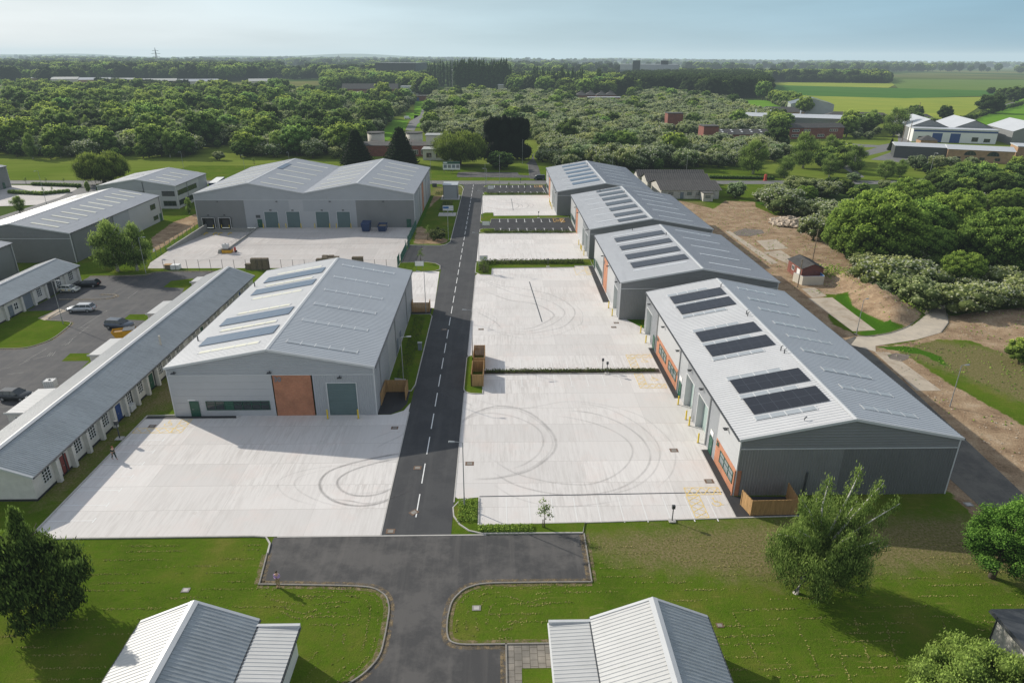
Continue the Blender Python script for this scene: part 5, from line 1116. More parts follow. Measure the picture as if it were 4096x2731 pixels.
far_building('trade_unit', 'white and navy trade unit with two blue doors, left front of the gabled sheds', 'building', (259, 394), 42, 12, 7.0, 0, -17, 'white_paint', 'far_white', bands=[(5.6, 6.5, 'blue_door')], doors=[(-11, -6, 5, 'blue_door'), (-2, 3, 5, 'blue_door')], wins=[(9, 12, 1, 3.2, 2, 'trim_dark'), (15, 18, .8, 2.6, 3, 'trim_dark'), (-18, -15, 2, 3, 2, 'trim_dark')])
for i, lb in enumerate(('left', 'middle', 'right')):
    far_building('gabled_shed', 'large dark gabled shed with a pale roof, %s one of three behind the trade unit' % lb, 'shed', (256+22*i, 421-6.5*i - (12 if i == 2 else 0)), 21, 40, 7, 4.6, -17, 'clad_dark', 'far_white', axis='y', group='gabled sheds at the right edge')
root = far_building('brick_office', 'low buff brick office with two half-round windows and white roof', 'building', (223.5, 318), 26, 14, 5.4, 1.4, -24, 'brick_tan', 'far_white', wins=[(-9, -7.5, 1, 2.2, 1, 'trim_dark'), (-5.5, -3.5, 1, 2.2, 2, 'trim_dark'), (0, 2, 1, 2.2, 2, 'trim_dark'), (6, 8, 1, 2.2, 2, 'trim_dark')])
for cx in (-4, 5):
    mb = MB(); mb.face([(cx+2.4*math.cos(R(a)), -7.08, 3.1+1.9*math.sin(R(a))) for a in range(0, 181, 20)]); f = mb.build('arched_window', M['glass'], root)
    q = MB(); [strip(q, [(cx-.06+k, -7.12), (cx+.06+k, -7.12)], .06, 3.1, 1.7) for k in (-1.2, 0, 1.2)]; q.box(cx-2.5, cx+2.5, -7.15, -7.05, 3.0, 3.12); q.build('frame', M['trim_dark'], f)
far_building('dark_shed', 'black-clad flank shed left of the buff brick office', 'shed', (203, 330), 22, 15, 5.6, 1.0, -24, 'trim_dark', 'far_white')
far_building('brick_office', 'slice of buff brick building at the right edge', 'building', (249, 320), 12, 14, 6.5, 0, -24, 'brick_tan', 'far_white')
far_building('cottage', 'brown hip-roofed lodge behind the tall birch', 'building', (300, 500), 24, 12, 4, 3.4, -15, 'brick_tan', 'shed_grey', hipped=True)
far_building('kiosk', 'small hip-roofed brick kiosk in front of the trade unit', 'building', (232, 372), 8, 8, 3.5, 2.2, -15, 'brick_tan', 'shed_grey', hipped=True)
# middle and left distance
far_building('big_store', 'huge dark slab warehouse left of the poplars', 'building', (-166, 1290), 74, 60, 32, 0, -14, 'trim_dark', 'clad_dark')
far_building('plant_hall', 'wide white and grey plant hall rising above the dark wood', 'building', (300, 1420), 112, 50, 30, 0, -10, 'clad_light', 'far_white', bands=[(17, 20.5, 'door_grey')])
far_building('roof_plant', 'dark plant box on the left of the white plant hall roof', 'building', (272, 1405), 14, 12, 37, 0, -10, 'trim_dark', 'clad_dark'); far_building('roof_plant', 'dark plant box on the right of the white plant hall roof', 'building', (325, 1400), 14, 12, 37, 0, -10, 'trim_dark', 'clad_dark')
far_building('grey_block', 'grey five-storey block half hidden by the poplars', 'building', (-50, 1125), 38, 26, 24, 0, 2, 'cream', 'flat_roof', wins=[(-15, 15, 17, 20, 9, 'white_paint')])
far_building('long_shed', 'long brown-roofed shed behind the willow road', 'shed', (-160, 925), 70, 20, 5, 6, 2, 'brick_red', 'shed_grey')
for i in range(3): far_building('greenhouse_shed', ('left', 'middle', 'right')[i]+' pale pitched roof in the row below the long brown shed', 'shed', (-176+24*i, 800-8*i), 22, 22, 3, 4, 8, 'cream', 'far_white', axis='y', group='pale roofs in the middle distance')
far_building('white_store', 'white box store right of the long brown shed', 'shed', (-106, 895), 22, 14, 9, 0, 0, 'far_white', 'far_white')
far_building('workshop', 'low brick workshop with a blue door at the top of the green clearing', 'building', (-72, 762), 30, 12, 5, 0, 0, 'brick_red', 'shed_grey', doors=[(-13, -9, 3.5, 'blue_door'), (4, 7, 3, 'white_paint')])
for i in range(4): far_building('pavilion', ('first', 'second', 'third', 'fourth')[i]+' brown hipped roof from the left in the cluster among the hawthorns', 'building', (93+11*i, 785+6*(i % 2)), 12, 16, 5, 4.5, 0, 'brick_red', 'shed_grey', hipped=True, group='hipped roofs in the hawthorns')
far_building('pavilion', 'long white-fasciaed block in front of the brown hipped roofs', 'building', (114, 752), 34, 10, 4.5, 0, 2, 'brick_red', 'far_white')
far_building('white_store', 'narrow white roof in the trees right of the poplars', 'shed', (28, 1010), 50, 20, 7, 0, 0, 'cream', 'far_white')
for i, (x, y, w) in enumerate(((-700, 1195, 60), (-640, 1172, 70), (-590, 1150, 66), (-520, 1130, 80), (-455, 1118, 90), (-770, 1240, 30), (-370, 1140, 50))):
    far_building('factory_shed', '%s pale factory roof from the left beyond the big wood' % ('second', 'third', 'fourth', 'fifth', 'sixth', 'first', 'seventh')[i], 'shed', (x, y), w*.62, 34, 7, 3, 20, ('cream', 'brick_tan')[i % 2], ('flat_roof', 'roof_slate', 'flat_roof')[i % 3], group='factory roofs beyond the wood')
rnd = random.Random(3)
for i in range(12):
    far_building('house', '%s red-roofed house from the left in the distant housing row' % ('first', 'second', 'third', 'fourth', 'fifth', 'sixth', 'seventh', 'eighth', 'ninth', 'tenth', 'eleventh', 'twelfth')[i], 'house', (-545+16*i, 1590-7*i+rnd.uniform(-25, 25)), 12, 9, 5.5, 3.5, rnd.uniform(-20, 20), 'cream', 'brick_red', group='red roofed houses far off')
# brick offices by the willow
root = far_building('old_offices', 'old flat-roofed brick offices between the dark conifers and the willow', 'building', (-48, 338), 40, 16, 5, .8, 0, 'brick_red', 'shed_grey', wins=[(3, 6, 1, 3, 4, 'white_paint'), (8, 11, 1, 3, 4, 'white_paint'), (12.5, 15.5, 1, 3, 4, 'white_paint')])
far_building('old_offices', 'white rendered entrance block beside the willow', 'building', (-27, 322), 13, 9, 4.6, 0, 0, 'white_wall', 'flat_roof', wins=[(-4.8, -2.6, 1.2, 3.2, 3, 'brick_tan'), (-.5, 1.7, 1.2, 3.2, 3, 'brick_tan')])
far_building('old_offices', 'pale upper storey behind the white entrance block', 'building', (-28, 334), 10, 8, 9.5, 0, 0, 'cream', 'flat_roof')
for i, x in enumerate((-60, -41)):
    t = thing('water_tank', ('left', 'right')[i]+' round brown water tank above the old brick offices', 'tank', (x, 352, 0)); MB().tube([(0, 0, 0), (0, 0, 8.5)], 4.2, 20).build('tank', M['cream'], t, True); MB().tube([(0, 0, 8.5), (0, 0, 8.9)], 4.5, 20).build('lid', M['shed_grey'], t)
def pylon(x, y, h, lb):
    t = thing('pylon', lb, 'pylon', (x, y, 0)); mb = MB(); s = h*.09
    for a in (-1, 1):
        for b in (-1, 1): mb.tube([(a*s, b*s, 0), (a*s*.3, b*s*.3, h*.6), (0, 0, h)], .5, 4)
    for k in range(6):
        z = h*.1*k; w = s*(1-.7*z/(h*.6)); z2 = z+h*.1; w2 = s*(1-.7*z2/(h*.6)); mb.tube([(-w, -w, z), (w2, -w2, z2)], .3, 4); mb.tube([(w, -w, z), (-w2, -w2, z2)], .3, 4)
    mb.build('lattice', M['steel'], t)
    for z, w in ((.62, .16), (.74, .2), (.86, .14)): MB().tube([(-h*w, 0, h*z), (0, 0, h*z+1.5), (h*w, 0, h*z)], .5, 4).build('cross_arm', M['steel'], t)
pylon(-940, 2050, 62, 'nearest lattice pylon on the horizon left of centre'); pylon(-1900, 2500, 70, 'lattice pylon above the wood at the far left'); pylon(-640, 3000, 46, 'small distant pylon left of the poplars'); pylon(-420, 2700, 40, 'faint distant pylon between two others')

# ------------------------------------------------------------------ vehicles
def car_paint(n, c, metal=.4): 
    m = flat_mat(n, c, .3, metal, .04, 2); return m
PAINT = dict(silver=car_paint('silver paint', (.50, .51, .52)), black=car_paint('black car paint', (.015, .018, .022)), slate=car_paint('slate blue paint', (.10, .12, .15)), grey=car_paint('graphite paint', (.06, .065, .07)), white=car_paint('rally white paint', (.66, .66, .58), .1), green=car_paint('dark green van paint', (.02, .035, .035)))
def make_car(paint, label, kind='estate', L=4.7, W=1.82, H=1.5):
    """lofted body, glasshouse with its own roof, four wheels, lamps"""
    t = thing('parked_car', label, 'car')
    hl = L/2
    rear = {'estate': (.97, .80), 'suv': (.97, .84), 'hatch': (.96, .80), 'van': (.99, .95)}[kind]
    # lower body: stations x, half-width, z low, z belt
    st = [(-hl, .78, .42, .78), (-hl+.15, .93, .28, .92), (-hl+.9, 1, .22, .98), (-.1*L, 1, .22, .97), (.16*L, 1, .22, .95), (.26*L, 1, .22, .92), (.42*L, .96, .24, .84), (hl-.12, .86, .28, .70), (hl, .72, .40, .60)]
    if kind == 'van': st = [(x, w, a, b*1.12) for x, w, a, b in st]
    if kind == 'suv': st = [(x, w, a+.08, b*1.12) for x, w, a, b in st]
    bm = MB(); hw = W/2
    ring = lambda x, w, a, b: [(x, -hw*w*.93, a), (x, -hw*w, a+(b-a)*.35), (x, -hw*w*.985, b-.06), (x, -hw*w*.88, b), (x, hw*w*.88, b), (x, hw*w*.985, b-.06), (x, hw*w, a+(b-a)*.35), (x, hw*w*.93, a)]
    rings = [ring(*s) for s in st]; n = 8
    for r in rings: bm.v += r
    for i in range(len(rings)-1):
        for k in range(n): k2 = (k+1) % n; bm.f.append((i*n+k, i*n+k2, (i+1)*n+k2, (i+1)*n+k))
    bm.f.append(tuple(range(n))); bm.f.append(tuple(range((len(rings)-1)*n, len(rings)*n)))
    body = bm.build('body', paint, t, True)
    zb = (.95 if kind not in ('suv', 'van') else 1.07); x_r0, x_r1, x_f1, x_f0 = -hl*rear[0]+.08, -hl*rear[1]+(.12 if kind != 'van' else .05), .08*L, .26*L
    if kind == 'van': x_f1 = .20*L; x_f0 = .33*L
    g = MB(); a, b_ = hw*.88, hw*.70
    lo = [(x_r0, -a, zb), (x_f0, -a, zb-.03), (x_f0, a, zb-.03), (x_r0, a, zb)]; hi = [(x_r1, -b_, H-.05), (x_f1, -b_, H-.05), (x_f1, b_, H-.05), (x_r1, b_, H-.05)]
    for i in range(4): j = (i+1) % 4; g.quad(lo[i], lo[j], hi[j], hi[i])
    if kind == 'van': g.build('side_panel', paint, t)
    else: g.build('windows', M['glass'], t)
    r = MB(); r.v = [(x_r1-.04, -b_-.02, H-.06), (x_f1+.05, -b_-.02, H-.06), (x_f1+.05, b_+.02, H-.06), (x_r1-.04, b_+.02, H-.06), (x_r1+.12, -b_+.1, H), (x_f1-.1, -b_+.1, H), (x_f1-.1, b_-.1, H), (x_r1+.12, b_-.1, H)]
    r.f = [(4, 5, 6, 7), (0, 1, 5, 4), (1, 2, 6, 5), (2, 3, 7, 6), (3, 0, 4, 7), (3, 2, 1, 0)]; r.build('roof', paint, t)
    p = MB()
    for s in (-1, 1):
        for (x, xt) in ((x_f0, x_f1), (-.02*L, -.03*L), (-.26*L, -.27*L), (x_r0, x_r1)): p.tube([(x, s*(a+.012), zb-.02), (xt, s*(b_+.012), H-.05)], .035, 4)
    p.build('pillar', paint, t)
    if kind == 'van':
        w = MB(); w.quad((x_f0+.02, -a*.95, zb), (x_f0+.02, a*.95, zb), (x_f1+.02, b_*.95, H-.1), (x_f1+.02, -b_*.95, H-.1)); w.build('windscreen', M['glass'], t)
    for x in (-.30*L, .31*L):
        for s in (-1, 1):
            wh = MB().tube([(x, s*(hw-.2), .32), (x, s*(hw+.005), .32)], .33, 18).build('wheel', M['black'], t); MB().tube([(x, s*(hw-.0), .32), (x, s*(hw+.02), .32)], .2, 12).build('rim', M['steel'], wh)
    for s in (-1, 1):
        MB().box(hl-.16, hl-.02, s*hw*.68-.16, s*hw*.68+.16, .56, .68).build('headlight', M['white_paint'], t)
        MB().box(-hl+.0, -hl+.12, s*hw*.70-.14, s*hw*.70+.14, .70, .84).build('tail_light', M['red_paint'], t)
        MB().box(.2*L-.1, .2*L+.05, s*(hw+.03)-.07, s*(hw+.03)+.07, zb-.02, zb+.12).build('mirror', paint, t)
    return t
def park(t, x, y, heading): t.location = (x, y, .02); t.rotation_euler = (0, 0, R(heading))
c = make_car(PAINT['silver'], 'silver estate car parked beside the lawn in the left yard', 'estate', 4.85); park(c, -77.2, 119.6, 183)
c = make_car(PAINT['slate'], 'slate blue off-road car nosed up to the yellow skip', 'suv', 4.75, 1.95, 1.68); park(c, -65.9, 111.1, -8)
c = make_car(PAINT['grey'], 'graphite hatchback at the left edge behind the corrugated lean-to', 'hatch', 4.2, 1.78, 1.48); park(c, -66.7, 84.6, -3)
c = make_car(PAINT['black'], 'black estate car backed up to the white workshop', 'estate', 4.9, 1.8, 1.48); park(c, -84.2, 134.3, 186)
c = make_car(PAINT['white'], 'pale rally car with a race number, bonnet up, by the open workshop door', 'hatch', 3.9, 1.65, 1.4); park(c, -86.0, 131.0, 0)
mb = MB(); 
for s in (-1, 1): MB().box(-1.0, .7, s*.835-.01, s*.835+.01, .5, .66).build('stripe', M['line_yellow'], c); MB().box(-.35, .25, s*.85-.005, s*.85+.005, .42, .86).build('number_panel', M['white_paint'], c)
MB().box(1.2, 1.9, -.55, .55, .84, .87).build('engine_bay', M['trim_dark'], c)
o = text_part(c, '6', (-.28, -.865, .48), (R(90), 0, 0), .42, 'trim_dark', .004, 'race_number')
c = make_car(PAINT['green'], 'dark green van waiting at the lane mouth beyond the cross road', 'van', 4.5, 1.85, 1.85); park(c, 16.6, 264.6, 185)
c = make_car(M['white_paint'], 'white van on the lane through the clearing', 'van', 5, 2, 2.2); park(c, (-66.5,533.9)[0], (-66.5,533.9)[1], 10)
# lorry behind the two-storey unit
t = thing('lorry_trailer', 'dark blue box trailer with a white roof behind the two-storey unit', 'trailer', (-97.0, 239.5, 0), R(8))
MB().box(-1.3, 1.3, -6, 6, 1.1, 4.0).build('body', M['skip_blue'], t); MB().box(-1.32, 1.32, -6.02, 6.02, 4.0, 4.1).build('roof', M['white_paint'], t)
for y in (-4.2, -3.0, -1.8):
    for s in (-1, 1): MB().tube([(s*1.0, y, .5), (s*1.3, y, .5)], .5, 14).build('wheel', M['black'], t)
mb = MB()
for k in range(2): mb.tube([(-.3+.7*k+.5*math.cos(R(a)), -6.05, 2.5+.5*math.sin(R(a))) for a in range(0, 361, 30)], .04, 4)
mb.tube([(-.3, -6.05, 2.5), (.1, -6.05, 3.0), (.4, -6.05, 2.5)], .05, 4); mb.build('bicycle_emblem', M['door_red'], t)
far_trailer = None

# ------------------------------------------------------------------ street lamps, bollards, signs
def make_lamp(h=7.9, arm=.9, name='street_lamp', mat='steel'):
    t = thing(name, 'street lamp', 'street lamp')
    MB().tube([(0, 0, 0), (0, 0, 1.2), (0, 0, 1.25), (0, 0, h)], [.085, .085, .06, .045], 8).build('post', M[mat], t)
    MB().tube([(0, 0, h-.02), (-arm*.6, 0, h+.08), (-arm, 0, h+.1)], .035, 6).build('arm', M[mat], t)
    hd = MB(); hd.v = [(-arm-.55, -.14, h+.08), (-arm+.1, -.1, h+.06), (-arm+.1, .1, h+.06), (-arm-.55, .14, h+.08), (-arm-.5, -.1, h+.19), (-arm+.1, -.06, h+.15), (-arm+.1, .06, h+.15), (-arm-.5, .1, h+.19)]
    hd.f = [(3, 2, 1, 0), (4, 5, 6, 7), (0, 1, 5, 4), (1, 2, 6, 5), (2, 3, 7, 6), (3, 0, 4, 7)]; hd.build('head', M['steel'], t)
    return t
lamp = make_lamp(); used = []; G_ = 'slim street lamps'
for (x, y, rz, lb) in ((-3.55, 59.1, 0, 'galvanised street lamp on the grass tip at the near end of the right-hand yard'), (-13.4, 87.0, 180, 'galvanised street lamp in the bed behind the timber bin store of the number 30 warehouse'), (-3.9, 97.7, 0, 'galvanised street lamp beside the twin timber bin stores'),
        (-13.2, 118.0, 0, 'galvanised street lamp at the far corner of the number 30 warehouse'), (-4.0, 147.0, 0, 'galvanised street lamp beside the sapling on the planted island'), (-12.5, 171.9, 180, 'galvanised street lamp on the verge near the round shrub'), (-4.1, 197.4, 0, 'galvanised street lamp on the hooked grass island'),
        (-3.4, 239.4, 0, 'galvanised street lamp by the farthest sign board'), (-4.1, 251.2, 180, 'galvanised street lamp at the mouth of the road'), (-76.8, 113.0, 180, 'galvanised street lamp on the lawn of the left yard'), (-76.6, 143.3, 180, 'galvanised street lamp by the pair of birches')):
    place(lamp, used, (x, y, .05), R(rz), lb, group=G_)
tall = make_lamp(10.5, 1.3); used = []
for (x, y, rz, lb) in ((1.2, 254.6, 90, 'tall street lamp on the kerb in front of the round bush'), (-24.2, 254.6, 90, 'tall street lamp at the corner of the double-ridged warehouse'), (44.5, 263.5, 90, 'tall street lamp behind the farthest warehouse'), (73, 262.8, 90, 'tall street lamp above the old white shed'), (-92, 254, 90, 'tall street lamp left of the double-ridged warehouse'), (-78, 262.5, 90, 'tall street lamp on the grass behind the double ridges'),
        (-146, 262.8, 90, 'tall street lamp by the round willow'), (-118, 262.8, 90, 'tall street lamp behind the two-storey unit'), (-192, 262, 90, 'tall street lamp at the far left gate'), ((159.7,249.6)[0], (159.7,249.6)[1], 90, 'tall street lamp among the ash trees'), ((11.6,306.1)[0], (11.6,306.1)[1], 90, 'tall street lamp by the black cypress'), ((-142.7,217.4)[0], (-142.7,217.4)[1], 90, 'tall street lamp behind the cream-rooflight warehouse')):
    place(tall, used, (x, y, .05), R(rz), lb, 1 if x < 100 else 1.15, group='tall street lamps along the cross road')
old = make_lamp(6.2, .5, 'street_lamp', 'steel'); used = []
place(old, used, (62.2, 106.8, 0), R(200), 'old lamp post on the green strip by the curving path', group='old lamp posts by the earth track')
place(old, used, (62.0, 80.4, 0), R(180), 'leaning dark lamp post beside the earth track', group='old lamp posts by the earth track')
def pole(x, y, h, lb, r=.13):
    t = thing('timber_pole', lb, 'pole', (x, y, 0)); MB().tube([(0, 0, 0), (.05, 0, h)], [r, r*.7], 8).build('post', M['timber_old'], t); MB().box(-.3, .3, -.05, .05, h-.3, h-.2).build('cross_arm', M['timber_old'], t)
pole(62.5, 132.3, 6, 'dark timber pole in front of the panel enclosure'); pole(74.3, 152.1, 7.5, 'bare timber pole behind the brick hut')
x, y = (320.0,531.8); pole(x, y, 13, 'tall bare pole at the edge of the barley field', .25)
x, y = (225.3,383.7)
for i in range(2): pole(x+3.5*i, y, 12, ('left', 'right')[i]+' leg pole of the transformer pair by the trade unit', .22)
# yellow bollards
b = thing('bollard', 'bollard', 'bollard'); MB().tube([(0, 0, 0), (0, 0, 1.3), (0, 0, 1.36)], [.1, .1, .05], 10).build('post', M['yellow'], b); MB().tube([(0, 0, 0), (0, 0, .03)], .2, 8).build('base_plate', M['kerb'], b); used = []
BOL = [(-22.3, 78.3, 'yellow bollard left of the number 30 roller door'), (-18.3, 78.3, 'yellow bollard right of the number 30 roller door'), (24.8, 71.6, 'yellow bollard nearest the camera on the right-hand yard'), (24.8, 75.8, 'second yellow bollard from the camera on the right-hand yard'), (24.8, 77.4, 'third yellow bollard from the camera on the right-hand yard'), (24.8, 81.5, 'fourth yellow bollard from the camera, by the middle green door'), (24.8, 103.2, 'yellow bollard before the farthest shutter of the nearest warehouse, nearer one'), (24.8, 107.5, 'yellow bollard before the farthest shutter of the nearest warehouse, farther one'),
       (21.2, 116.0, 'nearer yellow bollard of the second warehouse'), (21.2, 120.1, 'farther yellow bollard of the second warehouse'), (20.9, 156.8, 'nearest yellow bollard of the third warehouse'), (20.8, 161.1, 'second yellow bollard of the third warehouse'), (20.8, 162.7, 'third yellow bollard of the third warehouse'), (20.8, 166.7, 'farthest yellow bollard of the third warehouse'),
       (17.3, 210.4, 'nearest yellow bollard of the farthest warehouse'), (17.2, 214, 'second yellow bollard of the farthest warehouse'), (17.2, 216.8, 'third yellow bollard of the farthest warehouse'), (17.3, 220.6, 'last yellow bollard of the farthest warehouse'),
       (-64.2, 185, 'leftmost yellow bollard at the dock yard shutters'), (-59.9, 185, 'second yellow bollard from the left at the dock yard shutters'), (-58.0, 185, 'third yellow bollard from the left at the dock yard shutters'), (-53.9, 185, 'fourth yellow bollard from the left at the dock yard shutters'), (-50.1, 185, 'fifth yellow bollard from the left at the dock yard shutters'), (-46, 185, 'sixth yellow bollard from the left at the dock yard shutters'), (-44.2, 185, 'seventh yellow bollard from the left at the dock yard shutters'), (-40.2, 185, 'rightmost yellow bollard at the dock yard shutters')]
for x, y, lb in BOL: place(b, used, (x, y, .03), 0, lb, group='yellow steel bollards')
# short charging / lighting posts
b = thing('service_post', 'post', 'post'); MB().tube([(0, 0, 0), (0, 0, 1.7)], .055, 8).build('post', M['trim_dark'], b); MB().box(-.16, .16, -.12, .12, 1.55, 1.95).build('box', M['trim_dark'], b); MB().box(-.35, .35, -.3, .3, 0, .1).build('base', M['kerb'], b); used = []
for x, y, s, lb in ((17.9, 56.4, 1, 'short black charger post on the south edge of the right yard'), (16.0, 92.6, 1, 'short black charger post in the bed, farther of the two'), (16.5, 91.4, 1, 'short black charger post in the bed, nearer of the two'), (-48.3, 73.8, 1.3, 'short black charger post by the number 30 kerb'), (12.4, 197.4, 1, 'short black post on the grass strip by the bays'), (11.6, 147.4, 1, 'short black post on the planted island'), (9.0, 254.4, 1.1, 'short black post on the far verge')):
    place(b, used, (x, y, .05) if x > -40 else (-46.9, 73.6, .05), 0, lb, s, 'short black service posts')
# blank sign boards on two legs
b = thing('sign_board', 'sign', 'sign')
for s in (-1, 1): MB().tube([(s*.7, 0, 0), (s*.7, 0, 2.0)], .04, 6).build('leg', M['door_grey'], b)
pn = MB().box(-.95, .95, -.05, -.01, .9, 1.95).build('panel', M['white_paint'], b); MB().box(-1.0, 1.0, -.01, .03, .85, 2.0).build('frame', M['door_grey'], b); used = []
for x, y, rz, s, lb in ((-13.8, 86.6, -12, .85, 'blank white sign board behind the near timber bin store'), (-17.2, 145.2, 0, 1, 'blank white sign board on the gate island'), (-3.0, 150.2, 5, .9, 'blank white sign board behind the sapling on the planted island'), (-2.9, 184.0, 0, 1.05, 'blank white sign board on the kerb by the asphalt bays'), (-2.0, 238.6, 0, 1.1, 'blank white sign board at the farthest car park')):
    place(b, used, (x, y, .1), R(rz), lb, s, 'blank sign boards')
t = thing('map_board', 'grey notice stand with a white map panel on a concrete pad by the road', 'notice board', (-14.6, 203.5, 0)); 
for s in (-1.3, 0, 1.3): MB().tube([(s, 0, 0), (s, 0, 2.6)], .07, 6).build('leg', M['door_grey'], t)
MB().box(-1.6, 1.6, -.1, 0, 1.0, 2.5).build('panel', M['white_paint'], t); MB().box(-1.5, .2, -.12, -.1, 1.6, 2.2).build('map', M['blue_bright'], t); MB().box(-2.8, 2.4, -3.5, 1, -.0, .13).build('base', M['kerb'], t)
t = thing('hoarding', 'white and green agents board angled on the grass beyond the cross road', 'hoarding', (-16.5, 281, 0), R(0))
for s in (-3.5, 0): 
    for q in (-1.3, 1.3): MB().tube([(s+q, 0, 0), (s+q, 0, 1.6)], .08, 6).build('leg', M['timber_old'], t)
MB().box(-5.2, -1.75, -.1, 0, 1.3, 4.6).build('panel', M['white_paint'], t); MB().box(-1.75, 1.7, -.1, 0, 1.3, 4.6).build('panel', M['white_paint'], t)
MB().box(-5.2, 1.7, -.14, -.11, 3.6, 4.6).build('green_band', M['green_paint'], t); MB().box(-5.0, -3.4, -.16, -.145, 3.85, 4.3).build('pale_band', M['white_paint'], t)
for k in range(4): MB().box(-4.9+1.7*k, -3.6+1.7*k, -.13, -.11, 2.0, 3.3).build('picture', M[('door_grey', 'clad_dark')[k % 2]], t)
t = thing('fire_box', 'red post box like marker on the verge at the top right', 'post box', (104, 262.6, 0)); MB().tube([(0, 0, 0), (0, 0, 2.3), (0, 0, 2.5)], [.55, .55, .2], 10).build('body', M['red_paint'], t); MB().box(-.6, .6, -.6, .6, 0, .25).build('base', M['red_paint'], t)
# substation cabin on the verge
t = thing('substation', 'boxy grey metal-clad substation with mono roof on the verge', 'substation', (-15.3, 229.0, 0)); MB.OFF = (-15.3, 229)
for w, a, b_ in ((('y', 226, -1), -17.6, -13.0), (('y', 232, 1), -17.6, -13.0), (('x', -17.6, -1), 226, 232), (('x', -13.0, 1), 226, 232)):
    mb = MB(); clad(mb, w, a, b_, .1, 4.6, .3); mb.keep = True; mb.build('wall', M['clad_mid'], t)
mb = MB(); mb.v = []; mb.box(-17.8, -12.8, 225.8, 232.2, 4.6, 4.75); mb.build('roof', M['roof_grey'], t)
MB().box(-18.5, -12.3, 225, 232.6, 0, .14).build('base', M['kerb'], t)
mb = MB(); [mb.box(x-.08, x+.08, y-.08, y+.08, .1, 4.6) for x in (-17.6, -13.0) for y in (226, 232)]; mb.build('corner_trim', M['trim_dark'], t); wbox(MB(), ('x', -13.0, 1), 228, 230, .2, 2.6, .04, .1).build('door', M['clad_dark'], t)
done()
t = thing('service_cabinet', 'small grey service cabinet on the verge beside the number 30 warehouse', 'cabinet', (-12.5, 100.6, .1)); MB().box(-.3, .3, -.22, .22, 0, 1.25).build('body', M['door_grey'], t); MB().box(-.36, .36, -.28, .28, 1.25, 1.32).build('lid', M['steel'], t)
t = thing('service_cabinet', 'low dark cabinet on the far grass by the substation', 'cabinet', (-22.5, 249, .0)); MB().box(-.8, .8, -.4, .4, 0, 1.2).build('body', M['trim_dark'], t); MB().box(-.85, .85, -.45, .45, 1.2, 1.27).build('lid', M['trim_dark'], t)

# timber bin stores
def fence_run(mb, pts, h):
    for a, b in zip(pts, pts[1:]):
        a, b = Vector(a), Vector(b); L_ = (b-a).length; k = max(1, int(L_/.14)); d = (b-a)/k
        for i in range(k):
            p, q = a+d*i, a+d*(i+.93); strip(mb, [tuple(p), tuple(q)], .03+.012*(i % 2), .04, h-.03*(i % 3 == 0))
def bin_store(lb, pts, h=1.85, mat='timber'):
    P = [Vector(p) for p in pts]; c = sum(P, Vector((0, 0)))/len(P); t = thing('bin_store', lb, 'bin store', (c.x, c.y, 0), group='timber bin stores'); MB.OFF = (c.x, c.y)
    for a, b in zip(pts, pts[1:]): mb = MB(); fence_run(mb, [a, b], h); mb.build('board_panel', M[mat], t)
    pm = MB()
    for p in pts: pm.box(p[0]-.06, p[0]+.06, p[1]-.06, p[1]+.06, .02, h+.06)
    pm.build('post', M[mat], t)
    r = MB(); [strip(r, [a, b], .09, h+.0, .04) for a, b in zip(pts, pts[1:])]; r.build('capping', M[mat], t); done()
bin_store('pale timber bin store at the corner of the nearest warehouse by the birch', [(31.3, 60.2), (31.2, 57.3), (26.3, 57.2), (25.9, 59.0)]); 
bin_store('three-sided timber bin store at the front right corner of the number 30 warehouse', [(-15.85, 82.0), (-15.8, 85.9), (-12.7, 85.9), (-12.7, 83.4)])
bin_store('timber bin store at the rear right corner of the number 30 warehouse', [(-15.85, 120.3), (-15.8, 118.4), (-12.6, 118.4), (-12.6, 120.3)])
bin_store('farther of the twin timber bin stores at the road edge', [(-3.7, 93.3), (-1.9, 93.3), (-1.95, 98.1), (-3.6, 98.1), (-3.7, 93.3)], 1.9); bin_store('nearer of the twin timber bin stores at the road edge', [(-3.75, 87.4), (-2.05, 87.4), (-2.0, 92.2), (-3.7, 92.2), (-3.75, 87.4)], 1.9)

# dock yard things
t = thing('retaining_wall', 'concrete retaining wall along the left of the dock ramp', 'wall', (-80.2, 174, 0))
mb = MB(); mb.v = [(-.2, -12, -.3), (.2, -12, -.3), (.2, 12, -1.4), (-.2, 12, -1.4), (-.2, -12, .5), (.2, -12, .5), (.2, 12, 1.0), (-.2, 12, 1.0)]; mb.f = [(3, 2, 1, 0), (4, 5, 6, 7), (0, 1, 5, 4), (1, 2, 6, 5), (2, 3, 7, 6), (3, 0, 4, 7)]; mb.build('wall', M['block'], t)
t = thing('retaining_wall', 'low concrete wall with a rail down the right of the dock ramp', 'wall', (-65.8, 173.5, 0))
MB().box(-.15, .15, -11.5, 12, -1.4, .45).build('wall', M['block'], t)
mb = MB(); [mb.tube([(0, y, .45), (0, y, 1.4)], .03, 5) for y in range(-11, 13, 3)]; mb.tube([(0, -11, 1.4), (0, 12, 1.4)], .03, 5); mb.tube([(0, -11, .95), (0, 12, .95)], .025, 5); mb.build('rail', M['steel'], t)
for i in range(4):
    t = thing('wheel_guide', '%s yellow wheel guide at the foot of the dock ramp' % ('leftmost', 'second', 'third', 'rightmost')[i], 'wheel guide', ((-79.5, -77, -75.6, -73)[i], 183.0, -1.15), group='yellow wheel guides'); MB().tube([(0, -1, .05), (0, -.9, .3), (0, .9, .3), (.3, 1.1, .05)], .1, 6).build('rail', M['yellow'], t)
